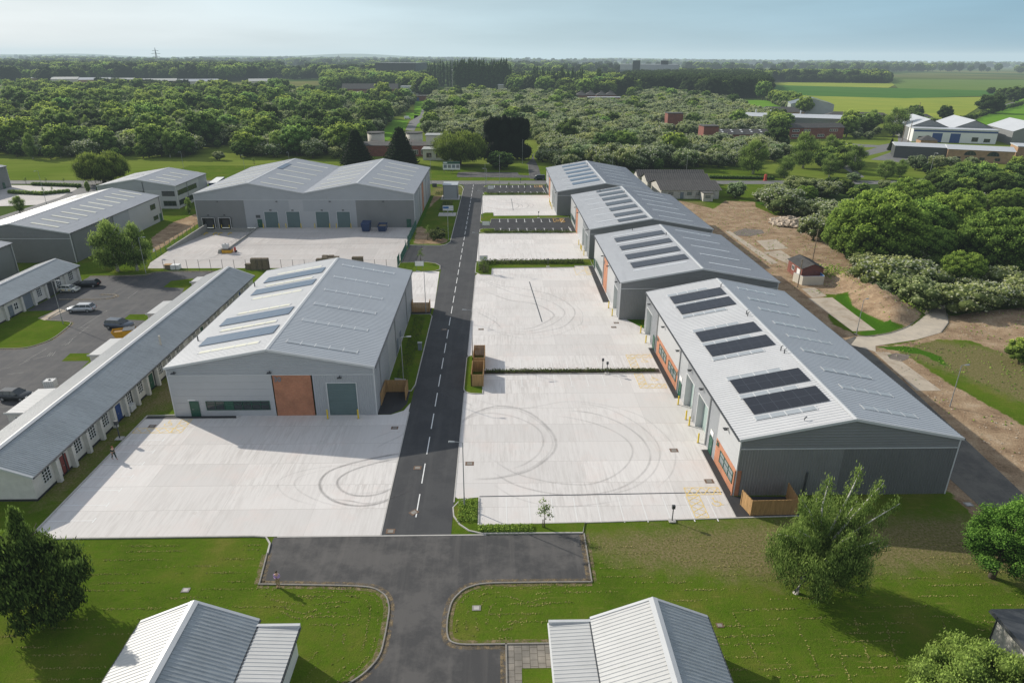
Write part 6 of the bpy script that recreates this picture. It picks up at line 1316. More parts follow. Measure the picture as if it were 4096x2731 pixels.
def ibc(lb, x, y, z=0, rz=0, s=1., cm='white_paint'):
    t = thing('liquid_container', lb, 'container tank', (x, y, z), R(rz)); t.scale = (s,)*3
    MB().box(-.55, .55, -.45, .45, .18, 1.1).build('tank', M[cm], t); MB().box(-.6, .6, -.5, .5, 0, .15).build('pallet', M['timber_old'], t)
    mb = MB()
    for k in range(6): mb.tube([(-.58+.232*k, -.49, .15), (-.58+.232*k, -.49, 1.14), (-.58+.232*k, .49, 1.14), (-.58+.232*k, .49, .15)], .014, 4)
    for z_ in (.35, .6, .85, 1.12): mb.tube([(-.58, -.49, z_), (.58, -.49, z_), (.58, .49, z_), (-.58, .49, z_), (-.58, -.49, z_)], .014, 4)
    mb.build('cage', M['steel'], t); MB().tube([(0, 0, 1.1), (0, 0, 1.2)], .12, 8).build('lid', M['trim_dark'], t)
ibc('white caged liquid container on the left yard asphalt by the lean-to', -63.6, 87.6, .02, 5, 1.25)
t = thing('waste_skip', 'yellow wedge skip beside the slate blue off-road car', 'skip', (-62.6, 106.6, .02), R(20)); mb = MB(); mb.v = [(-1.2, -.8, 0), (1.2, -.8, 0), (1.2, .8, 0), (-1.2, .8, 0), (-1.9, -.95, 1.5), (1.7, -.95, 1.5), (1.7, .95, 1.5), (-1.9, .95, 1.5)]
mb.f = [(3, 2, 1, 0), (0, 1, 5, 4), (1, 2, 6, 5), (2, 3, 7, 6), (3, 0, 4, 7)]; mb.build('body', M['skip_yellow'], t); MB().box(-.2, 1.6, -.9, .9, 1.45, 1.56).build('lid', M['trim_dark'], t); MB().box(-1.8, -.2, -.88, .88, 1.1, 1.2).build('load', M['timber'], t)
for i, (x, y) in enumerate(((-35.4, 182), (-31.0, 182))):
    t = thing('waste_skip', ('taller dark blue covered skip in the dock yard', 'lower dark blue open skip in the dock yard')[i], 'skip', (x, y, .03), R(90)); h = (2.3, 1.7)[i]
    mb = MB(); mb.v = [(-1.2, -.95, .1), (1.2, -.95, .1), (1.2, .95, .1), (-1.2, .95, .1), (-1.9, -1.15, h), (1.7, -1.15, h+.2), (1.7, 1.15, h+.2), (-1.9, 1.15, h)]; mb.f = [(3, 2, 1, 0), (0, 1, 5, 4), (1, 2, 6, 5), (2, 3, 7, 6), (3, 0, 4, 7)]
    if i == 0: mb.f.append((4, 5, 6, 7))
    mb.build('body', M['skip_blue'], t); q = MB()
    for s in (-1, 1): q.tube([(-.6, s*1.15, h*.6), (-.6, s*1.3, h*.6)], .08, 6); q.tube([(.6, s*1.15, h*.6), (.6, s*1.3, h*.6)], .08, 6)
    q.build('lug', M['skip_blue'], t); MB().box(-.9, 1.3, -1.0, 1.0, h*.8, h*.85).build('load', M['timber_old'], t)
t = thing('spill_pallet', 'yellow spill pallet carrying a caged white tank on the dock ramp edge', 'spill pallet', (-65.0, 160.2, .03)); MB().box(-1.1, 1.1, -.8, .8, .0, .75).build('base', M['skip_yellow'], t); MB().box(-1.0, 1.0, -.7, .7, .75, .82).build('grid', M['trim_dark'], t)
ibc('caged white tank standing on the yellow spill pallet', -65.3, 160.2, .86, 0, 1.15); t = thing('fire_trolley', 'red and black extinguisher trolley beside the yellow spill pallet', 'extinguisher', (-63.3, 160.5, .03)); MB().tube([(0, 0, .1), (0, 0, 1.1), (0, 0, 1.3)], [.25, .25, .08], 10).build('cylinder', M['red_paint'], t); MB().tube([(.2, -.3, .2), (.2, .3, .2)], .2, 10).build('wheel', M['black'], t)
t = thing('block_barrier', 'concrete block at the near end of the low ramp wall', 'barrier', (-66.6, 160.2, .03)); mb = MB(); mb.v = [(-.5, -1, 0), (.5, -1, 0), (.5, 1, 0), (-.5, 1, 0), (-.2, -.9, .9), (.2, -.9, .9), (.2, .9, .9), (-.2, .9, .9)]; mb.f = [(3, 2, 1, 0), (4, 5, 6, 7), (0, 1, 5, 4), (1, 2, 6, 5), (2, 3, 7, 6), (3, 0, 4, 7)]; mb.build('block', M['block'], t)
# stacked pallets: each stack stands on its own
def pallet_mesh():
    mb = MB()
    for k in range(5): mb.box(-.6, .6, -.5+.22*k, -.5+.22*k+.12, .11, .135)
    for k in range(3): mb.box(-.6, .6, -.5+.42*k, -.5+.42*k+.12, 0, .11) 
    return mb
pp = pallet_mesh().build('pallet', M['timber_old']); COL.objects.unlink(pp); pmesh = pp.data; npal = 0
ORD = ['first', 'second', 'third', 'fourth', 'fifth', 'sixth', 'seventh', 'eighth', 'ninth', 'tenth', 'eleventh', 'twelfth']
def pallets(x, y, n, lb):
    g = MB()
    for k in range(n):
        o = bpy.data.objects.new('pallet', pmesh); COL.objects.link(o); o.location = (x+random.uniform(-.05, .05), y+random.uniform(-.05, .05), .04+.145*k); o.rotation_euler = (0, 0, random.uniform(-.05, .05)+(math.pi/2 if random.random() < .0 else 0))
        tag(o, 'weathered timber pallet stacked '+lb, 'pallet', 'timber pallets '+lb)
for i, (x, y, n) in enumerate(((-55.4, 146.6, 8), (-54.0, 146.3, 17), (-52.7, 146.3, 17), (-51.4, 146.3, 17))): pallets(x, y, n, 'in the %s stack from the left behind the long white block' % ORD[i])
for i, (x, y, n) in enumerate(((-40.4, 149.5, 10), (-39.1, 149.6, 12), (-37.8, 149.5, 11), (-36.5, 149.7, 13), (-39.4, 151.2, 12), (-38, 151.2, 12))): pallets(x, y, n, 'in the %s stack behind the number 30 warehouse' % ORD[i])
for i, (x, y, n) in enumerate(((-34.2, 149.6, 7), (-32.4, 149.9, 12), (-31.1, 149.9, 12))): pallets(x, y, n, 'in the %s small stack behind the number 30 ridge' % ORD[i])
t = thing('rubble_bag', 'white wrapped load and boards at the left corner of the dock yard', 'wrapped load', (-71.5, 146.6, .05)); MB().box(-.9, .9, -.7, .7, 0, 1.0).build('wrapped_block', M['white_paint'], t); MB().box(-2.4, -.9, -.6, .6, .9, 1.05).build('board', M['timber'], t); MB().box(-2.3, -1.0, -.5, .5, 0, .9).build('crate', M['timber_old'], t)
# mesh fence posts of the dock yard
t = thing('yard_fence', 'mesh fence on slim posts along the south of the dock yard', 'fence', (-48, 145.2, 0)); mb = MB()
for k in range(21): MB().tube([(-25.5+2.58*k, 0, 0), (-25.5+2.58*k, 0, 2.5)], .045, 6).build('post', M['trim_dark'], t)
for z in (.1, 2.4): mb.tube([(-25.5, 0, z), (26, 0, z)], .012, 4)
mb.build('wire', M['steel'], t)
t = thing('yard_fence', 'green mesh fence climbing the bank left of the dock ramp', 'fence', (-81.6, 165, 0))
for k in range(15): MB().tube([(1.9-.13*k, -20+2.8*k, 0), (1.9-.13*k, -20+2.8*k, 2.3)], .05, 6).build('post', M['green_steel'], t)
mb = MB(); [mb.tube([(1.9, -20, z), (0, 20, z)], .02, 4) for z in (.1, .8, 1.5, 2.2)]; mb.build('wire', M['green_steel'], t); MB().box(1.2, 1.25, -9.5, -8.7, 1.5, 2.1).build('sign', M['white_paint'], t)
t = thing('yard_gate', 'green palisade gates and fence on the roadside of the dock yard', 'gate', (-22.4, 168, 0))
for (y0, y1, step, h, off) in ((-20.5, -17.5, .24, 2.3, .0), (-17.5, -6, .16, 2.1, .35), (-6, -1.5, .16, 2.1, .5), (-1.5, 18, .3, 2.3, .1)):
    mb = MB(); y = y0
    while y < y1: mb.box(off-.02, off+.02, y, y+.04, .05, h); y += step
    for z in (.15, h*.5, h-.1): mb.box(off-.03, off+.03, y0, y1, z, z+.05)
    mb.build('panel', M['green_steel'], t)
for y in (-20.5, -17.5, -6, -1.5, 4, 10, 18): MB().box(.0, .12, y-.06, y+.06, 0, 2.5).build('post', M['green_steel'], t)

# covers in the concrete and road
k = 0
for (x, y, s, lb) in ([(*(-3.3,67.4), 1.0, 'rusty square cover on the right yard near the road'), (*(-9.3,66.6), .9, 'rusty cover in the road, nearer middle'), (*(-8.8,58.3), .9, 'diamond-set rusty cover in the road'), (*(-10.8,55.3), .9, 'rusty cover at the near left road corner'), (*(21.4,69.9), 1.0, 'rusty cover before the number 28 green door'), (*(23.8,63.4), 1.0, 'rusty cover near the hatched bay'),
        (*(-13.2,75.8), .9, 'dark cover before the near bin store'), (*(-44.4,76.7), .9, 'cover in the corner disabled bay left of number 30'), (*(21.4,112.4), .9, 'farther of two covers by the gap between warehouses'), (*(20.6,110.3), .9, 'nearer of two covers by the gap between warehouses'), (*(-9.2,109.6), .9, 'cover in the road beside the number 30 warehouse'), (*(-2.8,109.6), .9, 'small cover left in the middle yard'), (*(-3.3,101.0), .9, 'small cover above the twin bin stores'), (*(-27.9,47.5), .7, 'pale cover in the left front lawn'), (*(-1.9,44.9), .75, 'pale sunken cover in the right front lawn'), (*(18.6,42.6), .6, 'narrow sunken cover in the lawn beside the right hut'), (*(50.4,58.7), .9, 'pale cover in the shaded grass')]):
    t = thing('drain_cover', lb, 'drain cover', (x, y, .030), R(45 if 'diamond' in lb else 0)); MB().box(-s/2, s/2, -s/2*.8, s/2*.8, 0, .012).build('frame', M['iron'] if 'pale' not in lb else M['kerb_old'], t); MB().box(-s*.3, s*.3, -s*.26, s*.26, .0125, .02).build('lid', M['kerb_old'] if 'pale' not in lb else M['kerb'], t)

# ------------------------------------------------------------------ people
def skin_mesh(name, joints, edges, mat, parent, sub=1):
    me = bpy.data.meshes.new(name); me.from_pydata([j[:3] for j in joints], edges, []); o = bpy.data.objects.new(name, me); COL.objects.link(o); o.parent = parent
    md = o.modifiers.new('skin', 'SKIN'); md.use_smooth_shade = True
    if not me.skin_vertices: pass
    for v, j in zip(me.skin_vertices[0].data, joints): v.radius = (j[3], j[4] if len(j) > 4 else j[3]); v.use_root = False
    me.skin_vertices[0].data[0].use_root = True
    s = o.modifiers.new('subsurf', 'SUBSURF'); s.levels = sub; s.render_levels = sub
    me.materials.append(mat); return o
def person(lb, loc, rz, shirt, legs_m, hair, stride=0., lean=.02, arms='down', s=1.0, hat=None):
    t = thing('person', lb, 'person', loc, R(rz)); t.scale = (s,)*3
    f = stride
    # faces -y in local space
    J = [(0, 0, .96, .15, .11), (0, -lean*.5, 1.15, .145, .10), (0, -lean, 1.38, .17, .11), (0, -lean*1.2, 1.48, .07), (0, -lean*1.6, 1.56, .06), (0, -lean*2-.01, 1.66, .085, .10), (0, -lean*2-.01, 1.75, .06)]
    E = [(0, 1), (1, 2), (2, 3), (3, 4), (4, 5), (5, 6)]
    def limb(chain, at):
        prev = at
        for j in chain: J.append(j); E.append((prev, len(J)-1)); prev = len(J)-1
        return prev
    ends = []
    for sd in (-1, 1):
        st = f*sd
        limb([(sd*.10, 0, .88, .095), (sd*.10, -st*.5-.02, .50, .065), (sd*.10, -st+ (.06 if st < 0 else 0), .12, .045), (sd*.10, -st-.12, .04, .04), (sd*.10, -st-.2, .035, .028)], 0)
        if arms == 'front': e = limb([(sd*.20, -lean, 1.42, .06), (sd*.25, -.0, 1.16, .046), (sd*.10, -.24, 1.13, .034), (sd*.04, -.27, 1.14, .03)], 2)
        else: e = limb([(sd*.20, -lean, 1.42, .06), (sd*.24, .05+st*.3, 1.15, .046), (sd*.24, -.08+st*.5, .92, .034), (sd*.235, -.11+st*.55, .83, .03)], 2)
        h = J[e]; ends.append(h)
        for q in range(4): limb([(h[0]+(q-1.5)*.018, h[1]-.03, h[2]-.05, .009), (h[0]+(q-1.5)*.02, h[1]-.045, h[2]-.09, .008)], e)
        limb([(h[0]-sd*.04, h[1]-.03, h[2]-.03, .010), (h[0]-sd*.05, h[1]-.05, h[2]-.05, .009)], e)
    skin_mesh('body', J, E, M['skin'], t)
    # shirt, trousers, shoes and hair follow the body
    def sub(idx, grow, nm, mat, extra=()):
        mp = {k: i for i, k in enumerate(idx)}; jj = [(J[k][0], J[k][1], J[k][2], J[k][3]+grow, (J[k][4] if len(J[k]) > 4 else J[k][3])+grow) for k in idx]
        return skin_mesh(nm, jj, [(mp[a], mp[b]) for a, b in E if a in mp and b in mp], mat, t)
    n_arm = 4+4*2+2; L0 = 7; L1 = 7+5+n_arm
    sub([1, 0, 2, L0+5, L0+6, L1+5, L1+6] if arms != 'front' else [1, 0, 2, L0+5, L0+6, L0+7, L1+5, L1+6, L1+7], .018, 'shirt', shirt)
    sub([0, L0, L0+1, L0+2, L1, L1+1, L1+2], .016, 'trousers', legs_m)
    sub([L0+3, L0+4], .02, 'shoe', M['black']); sub([L1+3, L1+4], .02, 'shoe', M['black'])
    hd = J[5]
    def ball(nm, c, r, mat, k=.6):
        bm = bmesh.new(); bmesh.ops.create_uvsphere(bm, u_segments=14, v_segments=8, radius=1); me = bpy.data.meshes.new(nm)
        for v in bm.verts: v.co = (v.co.x*r[0]+c[0], v.co.y*r[1]+c[1], v.co.z*r[2]+c[2])
        bm.to_mesh(me); bm.free(); me.shade_smooth(); me.materials.append(mat); o = bpy.data.objects.new(nm, me); COL.objects.link(o); o.parent = t
    ball('hair', (0, hd[1]+.025, 1.73), (.105, .115, .085), hair)
    for sd in (-1, 1): ball('eye', (sd*.035, hd[1]-.10, 1.665), (.012, .01, .009), M['trim_dark']); ball('ear', (sd*.09, hd[1], 1.66), (.018, .025, .035), M['skin'])
    ball('nose', (0, hd[1]-.112, 1.64), (.014, .02, .022), M['skin']); ball('mouth', (0, hd[1]-.10, 1.60), (.026, .008, .007), M['door_red'])
    return t
M['lilac'] = flat_mat('lilac shirt', (.48, .33, .60), .8, 0, .06, 6); M['khaki'] = flat_mat('khaki trousers', (.36, .27, .16), .85, 0, .08, 6); M['dark_cloth'] = flat_mat('dark green overalls', (.02, .045, .035), .85, 0, .15, 6)
M['red_cap'] = flat_mat('red brown hair', (.30, .07, .04), .8); M['dark_hair'] = flat_mat('dark hair', (.03, .02, .015), .8); M['red_cloth'] = flat_mat('dark red top', (.12, .05, .04), .85)
person('man in a lilac shirt and khaki trousers standing at the lawn edge holding a controller', (-19.75, 47.75, .02), 8, M['lilac'], M['khaki'], M['dark_hair'], .04, .03, 'front', 1.02)
t = thing('remote_controller', 'small dark controller held by the man in the lilac shirt', 'controller', (-19.72, 47.46, 1.16), R(8)); MB().box(-.1, .1, -.05, .04, -.02, .02).build('body', M['trim_dark'], t); 
for s in (-1, 1): MB().tube([(s*.05, 0, .02), (s*.06, .01, .06)], .006, 5).build('stick', M['trim_dark'], t)
person('walking person in dark clothes on the kerb left of the number 30 yard', ((-45.2,69.0)[0], (-45.2,69.0)[1], .05), 60, M['dark_cloth'], M['dark_cloth'], M['red_cap'], .28, .05, 'down', .98)
x, y = (-45.2,69.0)

# loose stones and weeds over the bare earth
def scatter(name, lb, polys, n, s0, s1, mat, seed, up=.04, hgt=1.):
    g = np.random.default_rng(seed); P = []
    for poly in polys:
        Q_ = np.array(poly); a0, a1 = Q_.min(0), Q_.max(0); X = g.uniform(a0[0], a1[0], n); Y = g.uniform(a0[1], a1[1], n); k = (dist_poly(X, Y, poly) > .5) & (X > 60.5) & (np.sin(X*.7)*np.sin(Y*.6)+.6*g.normal(size=n) > .1); P.append(np.stack([X[k], Y[k]], 1))
    P = np.concatenate(P); m = len(P); z = mound_h(P[:, 0], P[:, 1])+up; C = np.concatenate([P, z[:, None]], 1); s = g.uniform(s0, s1, m)[:, None]; a = g.uniform(0, 6.28, m)
    A = np.stack([np.cos(a), np.sin(a), g.uniform(-.2, .2, m)], 1)*s; B = np.stack([-np.sin(a)*.7, np.cos(a)*.7, g.uniform(-.2, .2, m)], 1)*s; U_ = np.zeros((m, 3)); U_[:, 2] = s[:, 0]*hgt
    V = np.stack([C-A, C-B, C+A, C+B, C+U_+A*.1], 1).reshape(-1, 3); F = np.array([[0, 1, 4], [1, 2, 4], [2, 3, 4], [3, 0, 4]]); F = (np.arange(m)[:, None, None]*5+F[None]).reshape(-1, 3)
    o = bpy.data.objects.new(name, np_mesh(name, V, np.repeat(g.uniform(.3, .9, m), 5), np.zeros((0, 4), int), F, [M[mat]])); COL.objects.link(o); tag(o, lb, name.replace('_', ' '), kind='stuff')
def scatter_all():
    scatter('stones', 'loose pale stones strewn over the bare earth', EARTH[2:4], 11000, .05, .17, 'rubble', 5, hgt=.6)
    scatter('weeds', 'tufts of weeds coming through the bare earth', EARTH[2:4]+[WORN[2]], 5000, .05, .20, 'leaf_bright', 6, hgt=1.1)
# rubble heap: every slab its own lump in one heap
def rock_heap():
    mb = MB(); rnd = random.Random(5)
    for i in range(230):
        a = rnd.uniform(0, 6.28); r = rnd.random()**.6; x = 83.8+5.2*r*math.cos(a); y = 189.5+5.6*r*math.sin(a)
        z = 2.1*(1-r)**.8*rnd.uniform(.4, 1); s = rnd.uniform(.25, .8); n0 = len(mb.v); m = Euler((rnd.uniform(-.6, .6), rnd.uniform(-.6, .6), rnd.uniform(0, 6))).to_matrix()
        for c in ((-1, -1, -.4), (1, -.8, -.4), (.8, 1, -.4), (-1, .9, -.4), (-.9, -.8, .4), (.8, -.9, .35), (.9, .8, .45), (-.7, 1, .4)):
            p = m @ Vector([q*s*rnd.uniform(.75, 1.1) for q in c]); mb.v.append((x+p.x, y+p.y, max(z+p.z+.2, -.05)))
        mb.f += [tuple(n0+q for q in f) for f in ((3, 2, 1, 0), (4, 5, 6, 7), (0, 1, 5, 4), (1, 2, 6, 5), (2, 3, 7, 6), (3, 0, 4, 7))]
    o = mb.build('rubble', M['rubble']); tag(o, 'heap of broken pale concrete slabs on the bare earth beside a hawthorn', 'rubble heap', kind='stuff')
rock_heap()

# ------------------------------------------------------------------ trees
def ico(sub=1):
    bm = bmesh.new(); bmesh.ops.create_icosphere(bm, subdivisions=sub, radius=1); v = np.array([x.co[:] for x in bm.verts]); f = [[q.index for q in p.verts] for p in bm.faces]; bm.free(); return v, np.array(f)
ICO_V, ICO_F = ico(2)
def leaf_cloud(rng, lobes, n, size, blossom=0., droop=0., core=.78, dome=None, spread=.16):
    C = np.array([l[0] for l in lobes], float); Rr = np.array([l[1] for l in lobes], float)
    if Rr.ndim == 1: Rr = np.stack([Rr, Rr, Rr], 1)
    w = (Rr[:, 0]*Rr[:, 2]); k = rng.choice(len(C), n, p=w/w.sum())
    d = rng.normal(size=(n, 3)); d[:, 2] += .25; d /= np.linalg.norm(d, axis=1, keepdims=True)
    rad = 1 + rng.normal(size=n)*spread - .06
    p = C[k]+d*Rr[k]*rad[:, None]
    nr = d*.9+rng.normal(size=(n, 3))*.55; nr[:, 2] += .15; nr /= np.linalg.norm(nr, axis=1, keepdims=True)
    a = np.cross(nr, rng.normal(size=(n, 3))); a /= np.linalg.norm(a, axis=1, keepdims=True)
    if droop:
        dn = np.array([0, 0, -1.]) + rng.normal(size=(n, 3))*.25; a = dn/np.linalg.norm(dn, axis=1, keepdims=True); 
        b = np.cross(nr, a); b /= np.linalg.norm(b, axis=1, keepdims=True)
    else: b = np.cross(nr, a)
    s = size*rng.uniform(.55, 1.35, n); la = s*(1+droop*1.6); lb = s*(.75-.35*min(1, droop))
    A = a*la[:, None]*.5; B = b*lb[:, None]*.5
    V = np.stack([p-A-B*.4, p+A*.15-B, p+A+B*.3, p-A*.1+B], 1).reshape(-1, 3)
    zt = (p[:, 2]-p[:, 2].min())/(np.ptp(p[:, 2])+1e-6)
    tone = np.clip((.30+.30*d[:, 2]+.18*zt if dome is None else .06+.22*d[:, 2]+.55*zt)+.12*(rad-1)/max(spread, .01)+rng.uniform(-.17, .17, n), .02, 1.)  # light painted in
    if blossom:
        clump = np.sin(p[:, 0]*2.3+k)*np.sin(p[:, 1]*2.1+k*1.7)*np.sin(p[:, 2]*2.6)
        m = rng.random(n) < blossom*np.clip(.42+.45*d[:, 2]+.45*clump, .03, 1); tone[m] = 1.5
    tone = np.repeat(tone, 4); F = np.arange(n*4).reshape(-1, 4)
    parts_v, parts_t, tri = [V], [tone], []
    off = len(V)
    if core:
        for c, r in zip(C, Rr):
            vv = ICO_V*r*core*(1+rng.normal(size=(len(ICO_V), 1))*.05)+c; parts_v.append(vv); parts_t.append(np.full(len(vv), .12)+.22*np.clip(ICO_V[:, 2], 0, 1)); tri.append(ICO_F+off); off += len(vv)  # cores painted dark as shade inside the crown
    return np.concatenate(parts_v), np.concatenate(parts_t), F, (np.concatenate(tri) if tri else np.zeros((0, 3), int))
def np_mesh(name, V, tone, F4, F3, mats, trunk=None):
    nv = len(V); n4, n3 = len(F4), len(F3); tv, tf = ([], [])
    if trunk is not None: tv = np.array(trunk.v, float); tf = trunk.f
    allv = np.concatenate([V, tv]) if len(tv) else V
    loops = [F4.ravel(), F3.ravel()]; sizes = [np.full(n4, 4), np.full(n3, 3)]
    if len(tv):
        loops.append(np.array([i+nv for f in tf for i in f])); sizes.append(np.array([len(f) for f in tf])); tone = np.concatenate([tone, np.zeros(len(tv))])
    lv = np.concatenate(loops).astype(np.int32); sz = np.concatenate(sizes).astype(np.int32); ls = np.concatenate([[0], np.cumsum(sz)[:-1]]).astype(np.int32)
    me = bpy.data.meshes.new(name); me.vertices.add(len(allv)); me.vertices.foreach_set('co', allv.astype(np.float32).ravel())
    me.loops.add(len(lv)); me.loops.foreach_set('vertex_index', lv); me.polygons.add(len(sz)); me.polygons.foreach_set('loop_start', ls)
    me.update(calc_edges=True)
    at = me.attributes.new('tone', 'FLOAT', 'POINT'); at.data.foreach_set('value', tone.astype(np.float32))
    for m in mats: me.materials.append(m)
    mi = np.zeros(len(sz), np.int32); 
    if len(tv): mi[n4+n3:] = 1
    me.polygons.foreach_set('material_index', mi); me.validate(); return me
def limbs(rng, H, r0, R_, n=7, lean=(0, 0), start=.25):
    mb = MB(); top = Vector((lean[0], lean[1], H*.85)); mb.tube([(0, 0, -.2), (lean[0]*.15, lean[1]*.15, H*.2), (lean[0]*.5, lean[1]*.5, H*.5), tuple(top)], [r0*1.25, r0, r0*.65, r0*.15], 7)
    for i in range(n):
        t = start+(.9-start)*i/n; b = Vector((lean[0]*t, lean[1]*t, H*t*.85)); a = i*2.4+rng.uniform(-.4, .4); L_ = R_*(1-.5*t)*rng.uniform(.75, 1.); e = b+Vector((math.cos(a)*L_, math.sin(a)*L_, H*.16+L_*.35))
        mb.tube([tuple(b), tuple(b.lerp(e, .5)+Vector((0, 0, L_*.08))), tuple(e)], [r0*.45*(1-t*.5), r0*.28, r0*.07], 5)
    return mb
def lobes_round(rng, R_, z0, z1, n, lr, squash=.8, c=.62):
    out = []; zc = (z0+z1)/2; hz = (z1-z0)/2
    out.append(((0, 0, zc), (R_*c, R_*c, hz*(c+.06))))
    for i in range(n):
        ph = i*2.39996; u = 1-2*(i+.5)/n; u = u*.92+rng.uniform(-.06, .06); q = math.sqrt(max(0, 1-u*u)); k = rng.uniform(.66, .86); r = R_*lr*rng.uniform(.72, 1.25)*(1-.2*abs(u))
        out.append(((math.cos(ph)*q*(R_-r*.5)*k/.76, math.sin(ph)*q*(R_-r*.5)*k/.76, zc+u*(hz-r*squash*.55)), (r, r, r*squash)))
    return out
rngs = np.random.default_rng(11)
def proto(kind, seed):
    g = np.random.default_rng(seed); r = random.Random(seed)
    if kind == 'haw':
        lob = lobes_round(r, 2.6, .4, 4.5, 14, .42, .8, c=.8); v = leaf_cloud(g, lob, 1800, .32, blossom=.5, core=.86, dome=1); tr = limbs(r, 4.4, .16, 2, 4); return v, tr, ['leaf_haw', 'bark'], 4.7
    if kind == 'broad':
        lob = lobes_round(r, 4.2, 1.2, 10, 26, .32, .85, c=.82); v = leaf_cloud(g, lob, 2600, .50, core=.88, dome=1); tr = limbs(r, 9, .3, 3.4, 5); return v, tr, ['leaf_mid', 'bark'], 10.
    if kind == 'dark':
        lob = lobes_round(r, 4.4, .8, 9.5, 26, .33, .85, c=.82); v = leaf_cloud(g, lob, 2500, .50, core=.88, dome=1); tr = limbs(r, 9, .3, 3.4, 5); return v, tr, ['leaf_dark', 'bark'], 9.5
    if kind == 'deep':
        lob = lobes_round(r, 4.2, .8, 10.5, 26, .33, .9, c=.82); v = leaf_cloud(g, lob, 2300, .50, core=.88, dome=1); tr = limbs(r, 9, .3, 3.4, 3); return v, tr, ['leaf_deep', 'bark'], 10.5
    if kind == 'ash':
        lob = lobes_round(r, 7, 1.0, 13.5, 80, .23, .75); v = leaf_cloud(g, lob, 21000, .40, core=.82, spread=.14); tr = limbs(r, 12, .45, 5.5, 8); return v, tr, ['leaf_bright', 'bark'], 13.5
    if kind == 'poplar':
        lob = [((r.uniform(-.6, .6), r.uniform(-.6, .6), 2+i*1.75), (1.9-abs(i-5)*.12-(i > 9)*.7, 1.9-abs(i-5)*.12-(i > 9)*.7, 2.0)) for i in range(13)]; v = leaf_cloud(g, lob, 2200, .55, core=.85); tr = limbs(r, 22, .35, 1.2, 3); return v, tr, ['leaf_poplar', 'bark'], 25.
    if kind == 'willow':
        lob = lobes_round(r, 6.2, 1.2, 11, 34, .30, 1.1); v = leaf_cloud(g, lob, 17000, .30, droop=1., core=.80, spread=.18); tr = limbs(r, 9.5, .5, 4.5, 8); return v, tr, ['leaf_willow', 'bark'], 11.
    if kind == 'birch':
        lob = []
        for i in range(46): q = r.random(); a = r.uniform(0, 6.28); w = 2.3*math.sin(math.pi*(.12+.80*q))**.8*r.random()**.5; lob.append(((math.cos(a)*w, math.sin(a)*w, 2+7.9*q), (r.uniform(.6, 1.0)*(1.1-.45*q),)*2+(r.uniform(.8, 1.3),)))
        v = leaf_cloud(g, lob, 9500, .22, droop=.8, core=.35, spread=.36); tr = limbs(r, 10.3, .2, 2.6, 10); return v, tr, ['leaf_birch', 'bark_white'], 10.8
    if kind == 'conifer':
        lob = []
        for i in range(12):
            z = 1.2+i*1.05; R_ = 4.3*(1-(z/15.5)); k = max(3, 9-i//2)
            for j in range(k): a = j*6.283/k+i; lob.append(((math.cos(a)*R_*.62, math.sin(a)*R_*.62, z-.2), (R_*.42+.25, R_*.42+.25, .85)))
        v = leaf_cloud(g, lob, 9000, .36, droop=.3, core=.8, spread=.2); tr = limbs(r, 14, .35, 1.5, 3); return v, tr, ['leaf_conifer', 'bark'], 14.5
    if kind == 'yew':
        lob = [((r.uniform(-9, 9), r.uniform(-4, 4), r.uniform(4, 14.5)), (2.8, 2.8, 3.6)) for _ in range(50)]+[((x, r.uniform(-2, 2), 15.5+r.uniform(-1, 1.6)), (1.9, 2.2, 3.2)) for x in range(-9, 10, 2)]+[((x, 0, 3.5), (3.2, 4.5, 3.4)) for x in (-9, -5, 0, 5, 9)]
        v = leaf_cloud(g, lob, 26000, .36, droop=.4, core=.92, spread=.1); tr = MB(); [tr.tube([(x, 0, -.2), (x*.9, 0, 10)], [.5, .2], 7) for x in (-8, -5, -2, 2, 5, 8)]; return v, tr, ['leaf_yew', 'bark'], 19.
    if kind == 'sapling':
        lob = [((r.uniform(-.35, .35), r.uniform(-.35, .35), 1.9+.24*i), (.42-.02*i,)*3) for i in range(9)]; v = leaf_cloud(g, lob, 330, .17, core=0, spread=.45); tr = limbs(r, 4.2, .045, .55, 7, start=.45); tr.box(-.04, .04, .12, .2, 0, 1.2); return v, tr, ['leaf_birch', 'bark'], 4.3
    if kind == 'shrub':
        lob = lobes_round(r, .9, .05, 1.3, 9, .45, .85); v = leaf_cloud(g, lob, 420, .16, core=.7, spread=.25); tr = limbs(r, 1., .04, .7, 5); return v, tr, ['leaf_shrub', 'bark'], 1.3
PC = {}
def get_proto(kind, seed=1, joined=False):
    key = (kind, seed, joined)
    if key not in PC:
        (V, T, F4, F3), tr, mats, h = proto(kind, seed)
        if joined: PC[key] = (np_mesh('tree_'+kind, V, T, F4, F3, [M[mats[0]], M[mats[1]]], tr), None, h)
        else:
            cm = np_mesh('crown_'+kind, V, T, F4, F3, [M[mats[0]]]); tm = bpy.data.meshes.new('trunk_'+kind); tm.from_pydata(tr.v, [], tr.f); tm.materials.append(M[mats[1]]); tm.shade_smooth(); PC[key] = (cm, tm, h)
    return PC[key]
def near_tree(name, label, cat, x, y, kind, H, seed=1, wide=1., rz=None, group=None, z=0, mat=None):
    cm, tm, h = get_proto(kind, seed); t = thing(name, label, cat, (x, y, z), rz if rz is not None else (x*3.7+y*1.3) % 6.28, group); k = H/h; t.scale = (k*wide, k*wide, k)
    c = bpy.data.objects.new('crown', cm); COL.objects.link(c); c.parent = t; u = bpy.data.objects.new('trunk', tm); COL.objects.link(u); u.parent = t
    return t

